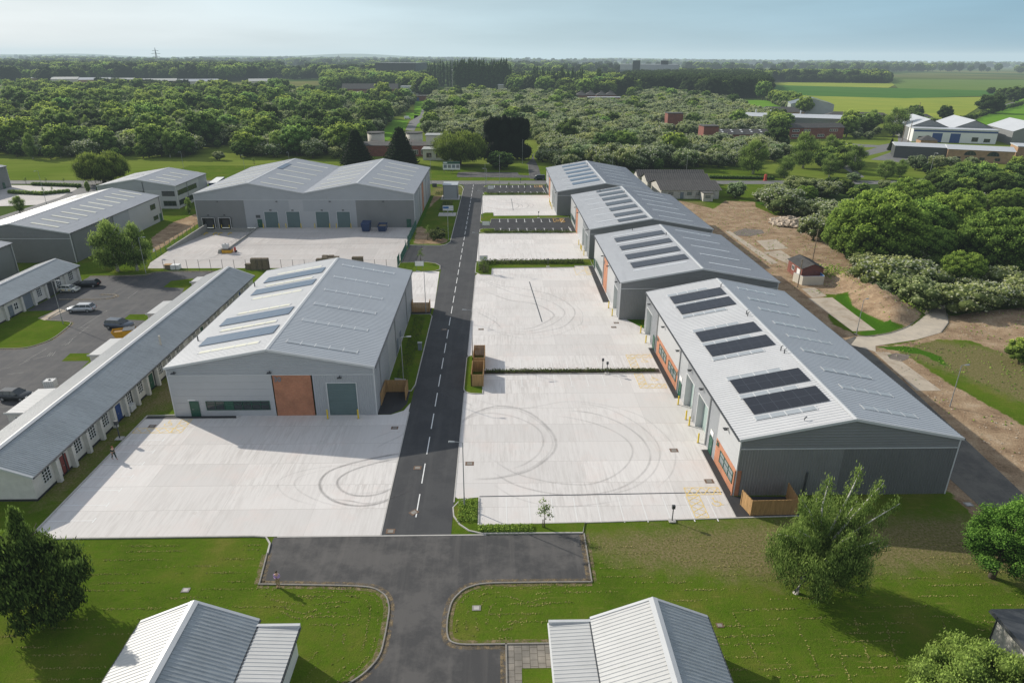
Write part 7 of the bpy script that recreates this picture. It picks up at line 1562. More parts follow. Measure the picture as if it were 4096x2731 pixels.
# single trees, largest in the picture first
def custom_tree(name, label, x, y, lob, n, size, leaf, bark, trunk, **kw):
    g = np.random.default_rng(n); V, T, F4, F3 = leaf_cloud(g, lob, n, size, **kw); t = thing(name, label, 'tree', (x, y, 0))
    c = bpy.data.objects.new('crown', np_mesh('crown', V, T, F4, F3, [M[leaf]])); COL.objects.link(c); c.parent = t; trunk.build('trunk', M[bark], t, True); return t
r = random.Random(2)
bx, by, bh = (26.5,46.2,14.8)
# leaning birch: several long limbs fanning up to the right, foliage hanging from them
tr = MB(); lob = []
TIPS = [(1.2, .6, 11.5, .16), (4.2, 1.4, 12.2, .17), (6.8, 2.0, 10.2, .16), (8.0, 1.0, 8.8, .13), (-.8, .8, 9.6, .13), (-1.2, -.8, 7.4, .11), (2.5, -2.2, 8.0, .12), (5.0, -1.8, 7.2, .12), (1.5, 2.6, 8.6, .11), (3.2, 3.2, 7.6, .1), (5.8, 3.4, 7.4, .1), (-2.2, .6, 6.0, .09), (6.8, -.6, 5.6, .09), (1.0, -2.6, 5.6, .09)]
tr.tube([(0, 0, -.2), (.5, .1, 1.4), (1.3, .3, 3.2), (1.8, .5, 4.6)], [.34, .26, .22, .18], 9)
for i, (tx, ty, tz, rr_) in enumerate(TIPS):
    b = Vector((1.1+.7*min(1, i/5), .3, 2.6+.25*(i % 6))); e = Vector((tx, ty, tz)); m1 = b.lerp(e, .35)+Vector((r.uniform(-.3, .3), r.uniform(-.3, .3), .5)); m2 = b.lerp(e, .7)+Vector((r.uniform(-.3, .3), r.uniform(-.2, .2), .35))
    tr.tube([tuple(b), tuple(m1), tuple(m2), tuple(e)], [rr_, rr_*.7, rr_*.4, .03], 6)
    for k in range(16):
        if k > 8 and k % 2: continue
        t_ = .22+.78*k/15; p = (b.lerp(e, t_)+Vector((0, 0, .3))); w_ = (1.25-1.12*t_)
        for q in range(2): lob.append(((p.x+r.uniform(-.9, .9)*w_, p.y+r.uniform(-.9, .9)*w_, p.z-r.uniform(.0, 1.3)*w_-.1), (.28+.48*w_*r.random(), .28+.48*w_*r.random(), .45+.6*w_)))
        if k % 3 == 0: tw = Vector((p.x+r.uniform(-1, 1)*w_, p.y+r.uniform(-1, 1)*w_, p.z-.2)); tr.tube([tuple(p-Vector((0, 0, .3))), tuple(tw)], [.03, .012], 4)
for k in range(150):
    a = r.uniform(0, 6.28); q = r.random()**.5*3.5; lob.append(((1.5+math.cos(a)*q*1.15, .3+math.sin(a)*q, r.uniform(2.1, 6.9-.5*q)), (.6, .6, .85)))
custom_tree('birch_tree', 'large leaning silver birch with white limbs beside the timber bin store', bx, by, lob, 100000, .125, 'leaf_birch', 'bark_white', tr, droop=.7, core=.0, spread=.42)
x, y, h = (45.4,47.8,8.2)
def lumpy(R_, z0, z1, n, lr, dx=0, dy=0, top=.5):
    out = []
    for i in range(n):
        f_ = r.random(); w = R_*(math.sin(math.pi*(.14+.80*f_))**.7)*(1-(1-top)*f_*.6); q = w*r.random()**.42; a = r.uniform(0, 6.28); k = lr*r.uniform(.6, 1.25)
        out.append(((dx*f_+math.cos(a)*q, dy*f_+math.sin(a)*q, z0+(z1-z0)*f_), (k, k, k*.8)))
    return out
lob = lumpy(3.3, 2.0, h-.5, 95, .78, 1.2, 0)
custom_tree('ash_tree', 'fresh green ash tree on the lawn at the right edge', x, y, lob, 42000, .16, 'leaf_ash', 'bark', limbs(r, h*.9, .26, 3.2, 9, lean=(.9, 0)), core=.62, spread=.2)
lob = lobes_round(r, 5.1, .5, 5.8, 70, .22, .8)
custom_tree('willow_tree', 'pale green willow crown filling the bottom right corner', 33.9, 31.8, lob, 46000, .15, 'leaf_lime', 'bark', limbs(r, 4.6, .25, 2.8, 6), core=.78, spread=.16, droop=.15)
x, y, h = (-38.0,44.5,11.0)
lob = lumpy(4.3, 1.4, h-3.0, 190, .62, -1.2, 0, .3)+[((1.9+.33*i, -.4+r.uniform(-.3, .3), 5.2+.14*i), (.62-.05*i,)*3) for i in range(8)]+[((-2.6-.3*i, r.uniform(-1, 1), 3.0+.4*i), (.7, .7, .6)) for i in range(6)]
for i in range(26): lob.append(((r.uniform(-1.2, .5)*(1-i/30), r.uniform(-.8, .8)*(1-i/30), h-3.6+.13*i), (.42-.008*i, .42-.008*i, .7)))
custom_tree('dark_tree', 'big dark tree with drooping sprays at the lower left edge', x, y, lob, 40000, .20, 'leaf_dark', 'bark', limbs(r, h*.92, .3, 3.6, 10, lean=(-1.2, 0)), core=.5, spread=.42, droop=.6)

PT = [
 ('birch_tree', 'left weeping birch of the pair on the grass behind the left yard', (-83.6,145.1,11.0), 'birch', 1, 1.6), ('birch_tree', 'right weeping birch of the pair on the grass behind the left yard', (-79.5,145.5,10.4), 'birch', 2, 1.4),
 ('birch_tree', 'small young birch between the two-storey unit and the double-ridged warehouse', (-91.9,203.1,4.9), 'birch', 3, .9), ('birch_tree', 'bushy young birch at the left edge of the far car park', (-143.4,205.5,5.0), 'birch', 2, 1.6), ('birch_tree', 'slim young tree by the side road behind the cream-rooflight warehouse', (-141.1,238.2,3.8), 'birch', 1, 1.0),
 ('willow_tree', 'round weeping willow on the grass behind the two-storey unit', (-144.6,255.5,11.3), 'willow', 1, 1.25), ('willow_tree', 'bright green weeping willow beyond the cross road', (-16.0,302.1,14.0), 'willow', 2, 1.25),
 ('conifer_tree', 'left dark conifer in front of the old brick offices', (-61.0,304.0,15.9), 'conifer', 1, 1.6), ('conifer_tree', 'right dark conifer in front of the old brick offices', (-41.7,303.2,16.9), 'conifer', 2, 1.6),
 ('round_bush', 'wide round olive bush on the grass island beyond the cross road', (1.8,291.6,7.3), 'dark', 1, 1.55), ('small_tree', 'small dark tree between the willow and the black cypress', (-5.5,318.2,6.0), 'dark', 2, .8),
 ('hawthorn_tree', 'lone round hawthorn on the grass right of the old white shed', (81.1,228.5,5.5), 'haw', 1, 1.0), ('hawthorn_tree', 'hawthorn standing beside the rubble heap', (82.8,171.2,6.8), 'haw', 2, 1.1),
 ('hawthorn_tree', 'small pale hawthorn alone in the grass inlet of the big wood', (-125.5,316.7,4.2), 'haw', 3, 1.0), ('sapling', 'young leafy sapling on the grass behind the double ridges', (-105.7,304.0,3.2), 'sapling', 1, 1.6),
 ('birch_tree', 'wide drooping birch on the grass strip right of the old white shed', (105.0,278.8,13.1), 'birch', 1, 1.89), ('birch_tree', 'tall birch at the left of the mixed group by the car park', (131.9,293.8,14.7), 'birch', 2, 1.74), ('birch_tree', 'low spreading birch in front of the tall one', (113.8,269.0,8.2), 'birch', 3, 2.03),
 ('birch_tree', 'narrow birch in the middle of the mixed group', (152.9,315.4,11.4), 'birch', 1, 1.30), ('birch_tree', 'pale birch in the middle of the mixed group', (132.8,271.0,8.9), 'birch', 2, 1.59), ('birch_tree', 'grey green birch by the palisade fence', (147.4,281.0,11.1), 'birch', 3, 1.59),
 ('birch_tree', 'broad birch left of the white hawthorn', (152.6,265.4,7.4), 'birch', 1, 2.03), ('birch_tree', 'second broad birch left of the white hawthorn', (161.5,271.1,6.8), 'birch', 2, 1.74), ('birch_tree', 'tall dark birch before the barley field', (240.9,420.2,16.4), 'birch', 3, 1.81), ('birch_tree', 'small leaning birch left of the tall dark one', (255.5,474.8,11.8), 'birch', 2, 1.45),
 ('golden_conifer', 'golden green conical tree by the palisade fence', (203.2,354.6,6.4), 'conifer', 2, .9), ('birch_tree', 'grey birch above the ash trees at the right', (163.0,237.0,10.8), 'birch', 1, 2.17), ('round_tree', 'round dark tree right of the grey birch', (175.7,243.1,6.1), 'dark', 1, 1.1),
 ('hawthorn_tree', 'white flowering hawthorn in front of the black shed', (178.4,289.6,6.3), 'haw', 1, 1.1), ('hawthorn_tree', 'first flowering hawthorn before the buff brick office', (190.4,294.1,5.6), 'haw', 2, 1.2), ('hawthorn_tree', 'second flowering hawthorn before the buff brick office', (198.1,296.4,4.9), 'haw', 3, 1.1), ('hawthorn_tree', 'small hawthorn at the corner of the buff brick office', (210.4,301.0,4.2), 'haw', 1, 1.0),
 ('round_tree', 'small bright tree on the grass below the buff brick office', (205.0,281.2,4.1), 'broad', 1, 1.0), ('round_tree', 'spreading tree at the right edge by the buff brick office', (222.3,289.8,5.8), 'broad', 2, 1.2), ('round_tree', 'small dark tree beside the flowering hawthorns', (177.2,279.0,4.4), 'dark', 3, .9),
 ('field_tree', 'oak with a clear stem alone in the barley field', (341.6,532.3,11.4), 'dark', 1, .9), ('field_tree', 'bulky dark oak beside the field lane', (425.8,604.7,16.1), 'dark', 2, 1.3), ('field_tree', 'dark oak at the right of the field lane', (562.2,763.2,16.9), 'dark', 3, 1.2), ('field_tree', 'farther dark oak on the field lane', (568.2,791.8,14.1), 'dark', 1, 1.1), ('field_tree', 'faint round oak far along the field lane', (652.8,933.6,9.4), 'dark', 3, 1.1),
 ('round_tree', 'rounded bright tree at the right end of the dark wood', (294.2,784.5,20.6), 'broad', 3, .95), ('round_tree', 'dark tree beside the green pasture corner', (274.3,667.0,9.9), 'broad', 1, 1.0), ('round_tree', 'bright tree at the mouth of the lane clearing', (-52.3,563.0,12.8), 'broad', 1, 1.1), ('round_tree', 'dark tree right of the lane clearing', (-45.3,570.5,10.7), 'dark', 1, 1.1), ('round_tree', 'dark green tree behind the lane clearing', (-36.9,570.8,11.8), 'dark', 2, 1.1),
]
for nm, lb, (x, y, h), kd, sd, wd in PT: near_tree(nm, lb, nm.replace('_', ' ') if nm in ('sapling',) else 'tree', x, y, kd, max(h, 1.5), sd, wd)
x, y, h = (4.8,320.7,18.7)
near_tree('cypress_clump', 'huge black cypress clump beyond the cross road', 'tree', x, y, 'yew', h, 1, 1.0, rz=0)

# the ash and hawthorn wood on the right, each tree placed
RW = [('ash', (86.7,149.9,16.8)), ('ash', (102.9,159.8,12.9)), ('ash', (84.2,155.4,11.9)), ('ash', (91.2,148.8,11.7)), ('ash', (112.9,164.6,13.5)), ('ash', (111.8,142.6,14.1)), ('ash', (119.3,144.5,13.1)), ('ash', (96.8,132.8,7.4)), ('ash', (112.0,150.8,10.8)), ('ash', (122.9,198.5,11.5)),
      ('ash', (154.6,203.7,7.2)), ('ash', (160.2,203.7,7.6)), ('ash', (136.3,193.3,9.4)), ('ash', (134.6,169.6,8.7)), ('ash', (100.1,217.5,6.1)), ('ash', (115.6,198.5,8.6)), ('ash', (100.1,148.8,8.8)),
      ('haw', (87.2,203.9,8.0)), ('haw', (87.6,215.4,5.8)), ('haw', (89.6,202.1,6.1)), ('haw', (94.1,226.0,5.5)), ('haw', (103.9,232.7,6.5)), ('haw', (110.3,235.1,5.6)), ('haw', (113.6,230.4,5.5)), ('haw', (95.1,198.6,5.6)), ('haw', (97.4,195.1,5.9)), ('haw', (95.6,187.0,6.1)), ('haw', (91.3,198.6,4.5)), ('haw', (110.9,209.5,3.5)), ('haw', (141.3,244.9,3.2)), ('haw', (137.6,261.3,3.3)),
      ('haw', (78.8,132.1,6.4)), ('haw', (83.4,134.6,6.2)), ('haw', (82.5,142.9,4.6)), ('haw', (84.3,130.4,6.6)), ('haw', (80.5,119.7,5.9)), ('haw', (80.6,125.6,5.1)), ('haw', (86.0,128.7,6.3)), ('haw', (95.7,148.8,5.3)), ('haw', (101.4,153.0,4.8)), ('haw', (96.3,155.3,3.7)), ('haw', (100.7,148.8,4.1)),
      ('haw', (86.3,116.8,5.8)), ('haw', (90.6,118.2,5.1)), ('haw', (94.5,119.5,5.1)), ('haw', (98.0,120.2,4.9)), ('haw', (102.5,122.4,5.4)), ('haw', (103.7,130.2,5.2)), ('haw', (96.0,128.6,3.4)), ('haw', (133.7,193.3,4.0)), ('haw', (151.5,207.4,5.4)), ('haw', (153.4,215.3,4.4)), ('haw', (101.9,131.9,3.7)), ('haw', (77.0,125.7,3.1)),
      ('dark', (84.5,160.0,4.7)), ('dark', (83.3,151.0,4.8)), ('dark', (96.0,137.2,4.9)), ('dark', (93.2,137.2,4.9)), ('broad', (93.5,203.9,3.8)), ('broad', (119.1,223.7,4.2)), ('broad', (128.3,235.1,3.9)), ('broad', (91.1,207.6,1.9)), ('dark', (119.3,239.9,5.3)), ('dark', (121.5,235.1,5.2)), ('broad', (81.5,94.1,4.3))]
KN = dict(ash=('ash_tree', 'bright green ash'), haw=('hawthorn_tree', 'white-flecked hawthorn'), dark=('dark_bush', 'dark green thorn bush'), broad=('round_bush', 'mid green bush'))
cnt = {}
WHERE = lambda x, y: ('at the far end of the wood' if y > 200 else 'in the wood level with the rubble heap' if y > 165 else 'in the wood behind the brick hut' if y > 135 else 'on the slope above the curving path' if y > 108 else 'beside the stony field at the right edge')
for i, (kd, (x, y, h)) in enumerate(sorted(RW, key=lambda q: -q[1][1])):
    nm, ds = KN[kd]; sz = 'tall ' if h > {'ash': 13, 'haw': 5.5, 'dark': 7, 'broad': 7}[kd] else 'low '
    wh = WHERE(x, y); key = sz+ds+wh; cnt[key] = cnt.get(key, 0)+1; o = ('first', 'second', 'third', 'fourth', 'fifth', 'sixth', 'seventh', 'eighth', 'ninth', 'tenth', 'eleventh', 'twelfth', 'thirteenth', 'fourteenth')[cnt[key]-1]
    near_tree(nm, '%s from the back, %s%s %s' % (o, sz, ds, wh), 'tree', x, y, kd, max(2.5, min(h, 17)), 1+i % (2 if kd == 'ash' else 3), {'ash': 1.0, 'haw': 1.35, 'dark': 1.1, 'broad': 1.1}[kd], group='trees of the wood on the right')
# saplings and planted shrubs
for (b_, lb) in (((4.7,55.6,3.4), 'staked sapling on the grass south of the right-hand bays'), ((-17.9,171.9,4.0), 'thin sapling on the verge beside the round shrub'), ((-17.6,151.3,3.4), 'thin sapling on the gate island behind the sign'), ((-2.9,142.9,3.9), 'grey leafed sapling on the near end of the planted island'), ((4.6,246.0,1.9), 'sapling on the car park verge, left one'), ((10.4,243.9,1.7), 'sapling on the car park verge, right one'),
                 ((-172.1,254.0,2.8), 'leftmost small dark tree at the far car park'), ((-165.7,255.5,2.1), 'middle small dark tree at the far car park'), ((-159.0,255.1,2.1), 'rightmost small dark tree at the far car park'), ((-152.7,237.3,2.3), 'sapling in the car park hedge left of the sign'), ((-154.4,235.3,2.3), 'thin sapling in the car park hedge')):
    near_tree('sapling', lb, 'sapling', b_[0], b_[1], 'sapling', max(2.4, min(b_[2], 5)), 1+int(b_[0]) % 3, 1.35, z=.1)
near_tree('round_shrub', 'yellow green shrub on the verge beside the tall lamp', 'shrub', -15.2, 171.5, 'shrub', 2.6, 1, 1.2, z=.0); near_tree('round_shrub', 'brownish shrub row behind the yellow green shrub', 'shrub', -15.6, 176, 'shrub', 2.2, 2, 1.5, z=.0)
def clippings():
    g = np.random.default_rng(77); P = []
    def row(a, b, cv=0.):
        L_ = math.hypot(b[0]-a[0], b[1]-a[1]); n = int(L_*16); ph = g.uniform(0, 9)
        for i in range(n):
            t = i/n; s_ = t*L_
            if math.sin(s_*.55+ph)+.6*math.sin(s_*1.7+ph*2)+.5*g.normal() < .45: continue
            x = a[0]+(b[0]-a[0])*t; y = a[1]+(b[1]-a[1])*t+cv*math.sin(math.pi*t); P.append((x+g.normal()*.07, y+g.normal()*.06, .03))
    y = 36.5
    while y < 54:
        row((-46, y), (-23 if y > 47.8 else -29.5 if y < 41.5 else -12, y+g.uniform(-.2, .2))); row((9.5 if y > 47.8 else 17.5 if y < 42 else -1, y), (58, y+g.uniform(-.6, .6))); y += g.uniform(.75, 1.3)
    for k, off in enumerate((.8, 1.6, 2.5, 3.4, 4.4)):
        for K_, c in ((KERB_L, (-17, 43)), (KERB_R, (3, 44.4))):
            Q_ = [(p[0]+(c[0]-p[0])*min(.8, off/max(.1, math.hypot(c[0]-p[0], c[1]-p[1]))), p[1]+(c[1]-p[1])*min(.8, off/max(.1, math.hypot(c[0]-p[0], c[1]-p[1])))) for p in K_]
            for a, b in zip(Q_[::3], Q_[3::3]): row(a, b)
    for k in range(9): row((20+1.5*k, 30), (17.5+2.6*k, 44), 0)
    P = np.array(P); m = len(P); a = g.uniform(0, 6.28, m); s = g.uniform(.035, .085, m); A = np.stack([np.cos(a)*s, np.sin(a)*s, g.uniform(-.02, .05, m)], 1); B = np.stack([-np.sin(a)*s*.6, np.cos(a)*s*.6, g.uniform(0, .04, m)], 1)
    V = np.stack([P-A, P-B, P+A, P+B], 1).reshape(-1, 3); o = bpy.data.objects.new('grass_clippings', np_mesh('grass_clippings', V, np.zeros(m*4), np.arange(m*4).reshape(-1, 4), np.zeros((0, 3), int), [M['straw']])); COL.objects.link(o); tag(o, 'rows of dried grass clippings left on the mown lawns', 'grass clippings', kind='stuff')
clippings(); scatter_all()
def cover(name, lb, areas, n, size, h, mat, kind='stuff', cat=None, blossom=0):
    g = np.random.default_rng(n); P = []
    for (x0, x1, y0, y1, w) in areas: k = int(n*w); P.append(np.stack([g.uniform(x0, x1, k), g.uniform(y0, y1, k), g.random(k)*h+.12], 1))
    P = np.concatenate(P); lob = [(tuple(p), (size*1.4,)*3) for p in P[:1]]
    m = len(P); d = g.normal(size=(m, 3)); d[:, 2] = abs(d[:, 2])+.3; d /= np.linalg.norm(d, axis=1, keepdims=True); a = np.cross(d, g.normal(size=(m, 3))); a /= np.linalg.norm(a, axis=1, keepdims=True); b_ = np.cross(d, a); s = size*g.uniform(.5, 1.4, m)[:, None]*.5
    V = np.stack([P-a*s, P-b_*s*.6, P+a*s, P+b_*s*.6], 1).reshape(-1, 3); T = np.repeat(np.clip(g.uniform(.2, .9, m), 0, 1), 4)
    o = bpy.data.objects.new(name, np_mesh(name, V, T, np.arange(m*4).reshape(-1, 4), np.zeros((0, 3), int), [M[mat]])); COL.objects.link(o); tag(o, lb, cat or 'planting', kind=kind)
cover('ground_cover', 'low shrubs planted in the long bed between the two right-hand yards', [(-1.7, 24, 91.7, 92.7, 1)], 2600, .22, .35, 'leaf_shrub')
cover('ground_cover', 'dark shrubs planted along the island in the middle of the yards', [(-3.6, 20, 149.2, 151.4, .8), (-4, -1.8, 142.5, 149, .2)], 4200, .3, .75, 'leaf_shrub')
cover('ground_cover', 'rough green planting on the grass tip beside the near lamp', [(-4.2, -2.2, 56.5, 60.2, .5), (-2.0, 3.5, 54.9, 55.9, .5)], 2600, .18, .3, 'leaf_bright')
cover('ground_cover', 'low planting in the bed beside the number 30 warehouse', [(-15, -13, 88.4, 115.6, 1)], 1500, .18, .25, 'leaf_shrub')
cover('ground_cover', 'low hedge planting along the asphalt bays', [(-3.6, 20, 178.9, 180.5, .6), (-3.4, 17, 234, 235.6, .4)], 3000, .3, .6, 'leaf_shrub')
cover('ground_cover', 'dark plants on the verge behind the notice stand', [(-17.5, -14.2, 207, 221, .6), (-21, -13.5, 233, 238, .4)], 1500, .35, .6, 'leaf_shrub')
cover('long_grass', 'tall weeds on the brow of the stony mound', [(73, 79, 126, 138, .4), (76, 81, 116, 127, .4), (71, 76, 138, 143, .2)], 3000, .4, 1.9, 'leaf_bright')
for i, (a, lb) in enumerate((([(-168.0,251.8), (-149.8,248.5)], 'clipped hedge along the top of the far car park'), ([(-166.3,236.3), (-153.8,233.4)], 'clipped hedge left of the car park sign'), ([(-153.8,233.4), (-148.0,238.2)], 'clipped hedge right of the car park sign'), ([(84.3,267.8), (107.9,265.3)], 'clipped roadside hedge on the grass at the top right'))):
    A_, B_ = Vector(a[0]), Vector(a[1]); k = int((B_-A_).length/1.2); lob = [((*(A_.lerp(B_, q/k)-A_), .55), (.95, .95, .8)) for q in range(k+1)]
    V, T, F4, F3 = leaf_cloud(np.random.default_rng(i), lob, 90*k, .3, core=.85); t = thing('hedge', lb, 'hedge', (A_.x, A_.y, 0)); c = bpy.data.objects.new('foliage', np_mesh('foliage', V, T, F4, F3, [M['leaf_mid']])); COL.objects.link(c); c.parent = t

# woods: regions filled with trees, the nearest as things of their own, the rest as one mass per wood
def inside(poly, X, Y): return dist_poly(X, Y, poly) > 0
def fill(poly, sp, seed, holes=()):
    P = np.array(poly); g = np.random.default_rng(seed); x0, y0 = P.min(0); x1, y1 = P.max(0)
    X, Y = np.meshgrid(np.arange(x0, x1, sp), np.arange(y0, y1, sp)); X = X+g.uniform(-.45, .45, X.shape)*sp; Y = Y+g.uniform(-.45, .45, Y.shape)*sp
    m = inside(poly, X, Y)
    for h in holes: m &= ~inside(h, X, Y)
    return np.stack([X[m], Y[m]], 1)
CLEAR = [[(-88.6,778.9), (-71.0,779.8), (-52.5,585.5), (-68.3,585.0)], [(-79.4,534.9), (-64.2,528.9), (-55.7,447.7), (-60.3,373.8), (-71.4,433.9)], [(-68.3,585.0), (-48.8,570.4), (-42.9,452.6), (-54.1,434.2), (-65.3,528.8)], [(-79.7,617.2), (-62.6,601.1), (-56.5,529.1), (-67.5,528.8)],
         [(94, 364), (152, 366), (160, 384), (162, 412), (98, 412)], [(94, 428), (120, 428), (126, 446), (126, 470), (98, 470)], [(78, 705), (145, 705), (150, 742), (150, 800), (82, 800)], [(45, 336), (59, 336), (60, 352), (46, 352)], [(-70, 328), (-18, 328), (-18, 362), (-70, 362)], [(-195, 780), (-110, 780), (-110, 940), (-200, 940)], [(-120, 880), (-90, 880), (-90, 905), (-120, 905)]]
WA = [(-304.7,360.7), (-232.7,330.7), (-215.7,316.1), (-198.6,319.5), (-169.4,321.2), (-143.2,326.3), (-145.9,356.4), (-134.6,362.5), (-119.0,324.0), (-97.1,326.7), (-66.7,317.1), (-72.8,338.1), (-69.0,373.7), (-67.5,409.3), (-72.1,438.3), (-78.5,528.5), (-76.3,600.6), (-79.3,694.5), (-88.6,778.9), (-110.2,820.6), (-183.9,774.2), (-174.7,745.1), (-254.0,926.3), (-343.5,913.0), (-433.6,907.3), (-543.0,938.7), (-665.1,980.3), (-811.4,991.9)]
WB = [(-39.0,409.8), (-47.7,493.5), (-48.8,570.4), (-62.2,635.6), (-71.4,887.7), (-9.0,891.4), (27.0,859.5), (99.0,863.5), (84.7,696.9), (121.5,681.4), (176.8,902.4), (222.7,887.5), (235.9,770.3), (228.6,665.2), (214.0,589.5), (208.5,535.8), (187.2,473.3), (192.7,462.7), (169.2,406.4), (155.4,382.8), (142.2,349.0), (123.7,320.4), (104.4,298.2), (86.4,293.6), (64.0,284.8), (76.2,291.9), (58.9,285.8), (21.0,295.8), (19.8,318.4), (22.4,362.0), (21.8,410.7), (-10.9,395.1), (-23.9,387.8)]
PA = fill(WA, 7.6, 1, CLEAR); PB = fill(WB, 7.0, 2, CLEAR); PT_A = fill(WA, 15, 21, CLEAR); PT_B = fill(WB, 26, 22, CLEAR)
g = np.random.default_rng(9)
items = []   # x, y, kind index, scale
KINDS = [('haw', 1), ('haw', 2), ('haw', 3), ('broad', 1), ('broad', 2), ('broad', 3), ('dark', 1), ('dark', 2), ('poplar', 1), ('poplar', 2), ('birch', 1), ('conifer', 1), ('deep', 1)]
def nz2(x, y, s, o=0): return math.sin(x/s+o)*math.sin(y/s*1.3+o*2)+.5*math.sin(x/s*2.3+1+o)*math.sin(y/s*1.9)
for x, y in PA:
    q = nz2(x, y, 42)
    if q < -.95 and y > 330: continue
    u = g.random()
    if u < .70: items.append((x, y, int(g.integers(0, 3)), g.uniform(1.1, 2.0)))
    elif u < .88: items.append((x, y, 3+int(g.integers(0, 3)), g.uniform(.35, .8)))
    elif u < .93: items.append((x, y, 10, g.uniform(.6, 1.1)))
    else: items.append((x, y, 6+int(g.integers(0, 2)), g.uniform(.5, .9)))
for x, y in PT_A:
    gx = (x+y*.62)/(y*.62+1); q = nz2(x, y, 55, 1)
    if g.random() < .86-.55*min(1, max(0, gx-.35))+.25*q: items.append((x, y, (3 if g.random() < .76 else 6)+int(g.integers(0, 2)), g.uniform(.8, 1.25)+.75*g.random()**3))
for x, y in PB:
    q = nz2(x, y, 30, 2)
    if g.random() < .84+.08*q: items.append((x, y, int(g.integers(0, 3)), g.uniform(1.1, 2.0)))
    else: items.append((x, y, 3+int(g.integers(0, 5)), g.uniform(.5, .8)))
for x, y in PT_B:
    far_l = x < y*.03 and y > 440
    if g.random() < (.95 if far_l or y > 620 else .35): items.append((x, y, 3+int(g.integers(0, 5)), g.uniform(.8, 1.3)))
items.sort(key=lambda t: math.hypot(t[0], t[1])/(t[3]*(1 if t[2] < 3 else 1.6)))
LIM = {'haw': 225, 'broad': 250, 'dark': 130, 'birch': 60}; num = {}; rest = []
TN = dict(haw=('hawthorn_tree', 'grey hawthorn flecked with blossom'), broad=('broadleaf_tree', 'fresh green rounded tree'), dark=('dark_tree', 'dark green bushy tree'), birch=('birch_tree', 'slender pale birch'))
def place_word(x, y):
    a = x/y
    side = 'far left of the woods' if a < -.55 else 'left of the woods behind the willow' if a < -.36 else 'woods behind the double-ridged warehouse' if a < -.17 else 'woods around the lane clearing' if a < .0 else 'blossom thicket behind the farthest warehouse' if a < .14 else 'blossom thicket left of the brick towers' if a < .27 else 'blossom thicket around the brick towers'
    row = 'front edge' if y < 300 else 'second row' if y < 340 else 'middle' if y < 420 else 'back'
    return row+' of the '+side if not side.startswith('far left') else row+' at the '+side
for x, y, k, s in items:
    kd = KINDS[k][0]
    if num.get(kd, 0) < LIM[kd]:
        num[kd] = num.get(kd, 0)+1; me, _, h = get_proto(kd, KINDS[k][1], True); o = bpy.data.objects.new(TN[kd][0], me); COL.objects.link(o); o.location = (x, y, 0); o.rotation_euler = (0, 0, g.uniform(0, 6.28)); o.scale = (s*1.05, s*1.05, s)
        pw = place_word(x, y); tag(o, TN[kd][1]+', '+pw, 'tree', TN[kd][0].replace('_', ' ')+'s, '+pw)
    else: rest.append((x, y, k, s))
# instanced masses
lib = bpy.data.collections.new('tree_kinds')
for i, (kd, sd) in enumerate(KINDS):
    me, _, h = get_proto(kd, sd, True); o = bpy.data.objects.new('kind_%02d' % i, me); lib.objects.link(o)
ng = bpy.data.node_groups.new('scatter trees', 'GeometryNodeTree'); ng.interface.new_socket('Geometry', in_out='INPUT', socket_type='NodeSocketGeometry'); ng.interface.new_socket('Geometry', in_out='OUTPUT', socket_type='NodeSocketGeometry')
n_in = ng.nodes.new('NodeGroupInput'); n_out = ng.nodes.new('NodeGroupOutput'); ip = ng.nodes.new('GeometryNodeInstanceOnPoints'); ci = ng.nodes.new('GeometryNodeCollectionInfo')
ci.inputs['Collection'].default_value = lib; ci.inputs['Separate Children'].default_value = True; ci.inputs['Reset Children'].default_value = True
def named(nm, t):
    n = ng.nodes.new('GeometryNodeInputNamedAttribute'); n.data_type = t; n.inputs['Name'].default_value = nm; return n.outputs['Attribute']
ng.links.new(n_in.outputs[0], ip.inputs['Points']); ng.links.new(ci.outputs[0], ip.inputs['Instance']); ip.inputs['Pick Instance'].default_value = True
ng.links.new(named('kind', 'INT'), ip.inputs['Instance Index']); ng.links.new(named('size', 'FLOAT_VECTOR'), ip.inputs['Scale']); 
er = ng.nodes.new('FunctionNodeEulerToRotation'); ng.links.new(named('turn', 'FLOAT_VECTOR'), er.inputs[0]); ng.links.new(er.outputs[0], ip.inputs['Rotation']); ng.links.new(ip.outputs[0], n_out.inputs[0])
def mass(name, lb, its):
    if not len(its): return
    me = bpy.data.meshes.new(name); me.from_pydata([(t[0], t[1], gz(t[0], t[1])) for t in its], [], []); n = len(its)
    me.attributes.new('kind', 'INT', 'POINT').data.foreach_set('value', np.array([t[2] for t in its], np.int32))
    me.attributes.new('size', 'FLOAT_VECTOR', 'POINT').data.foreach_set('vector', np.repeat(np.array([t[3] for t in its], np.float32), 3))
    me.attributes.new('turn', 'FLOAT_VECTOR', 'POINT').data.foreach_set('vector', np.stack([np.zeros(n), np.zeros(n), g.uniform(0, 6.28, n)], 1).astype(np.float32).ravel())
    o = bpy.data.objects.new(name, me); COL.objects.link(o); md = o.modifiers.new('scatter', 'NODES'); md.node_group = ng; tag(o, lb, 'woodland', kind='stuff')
mass('woodland', 'mixed woodland and hawthorn scrub stretching back behind the units', rest)
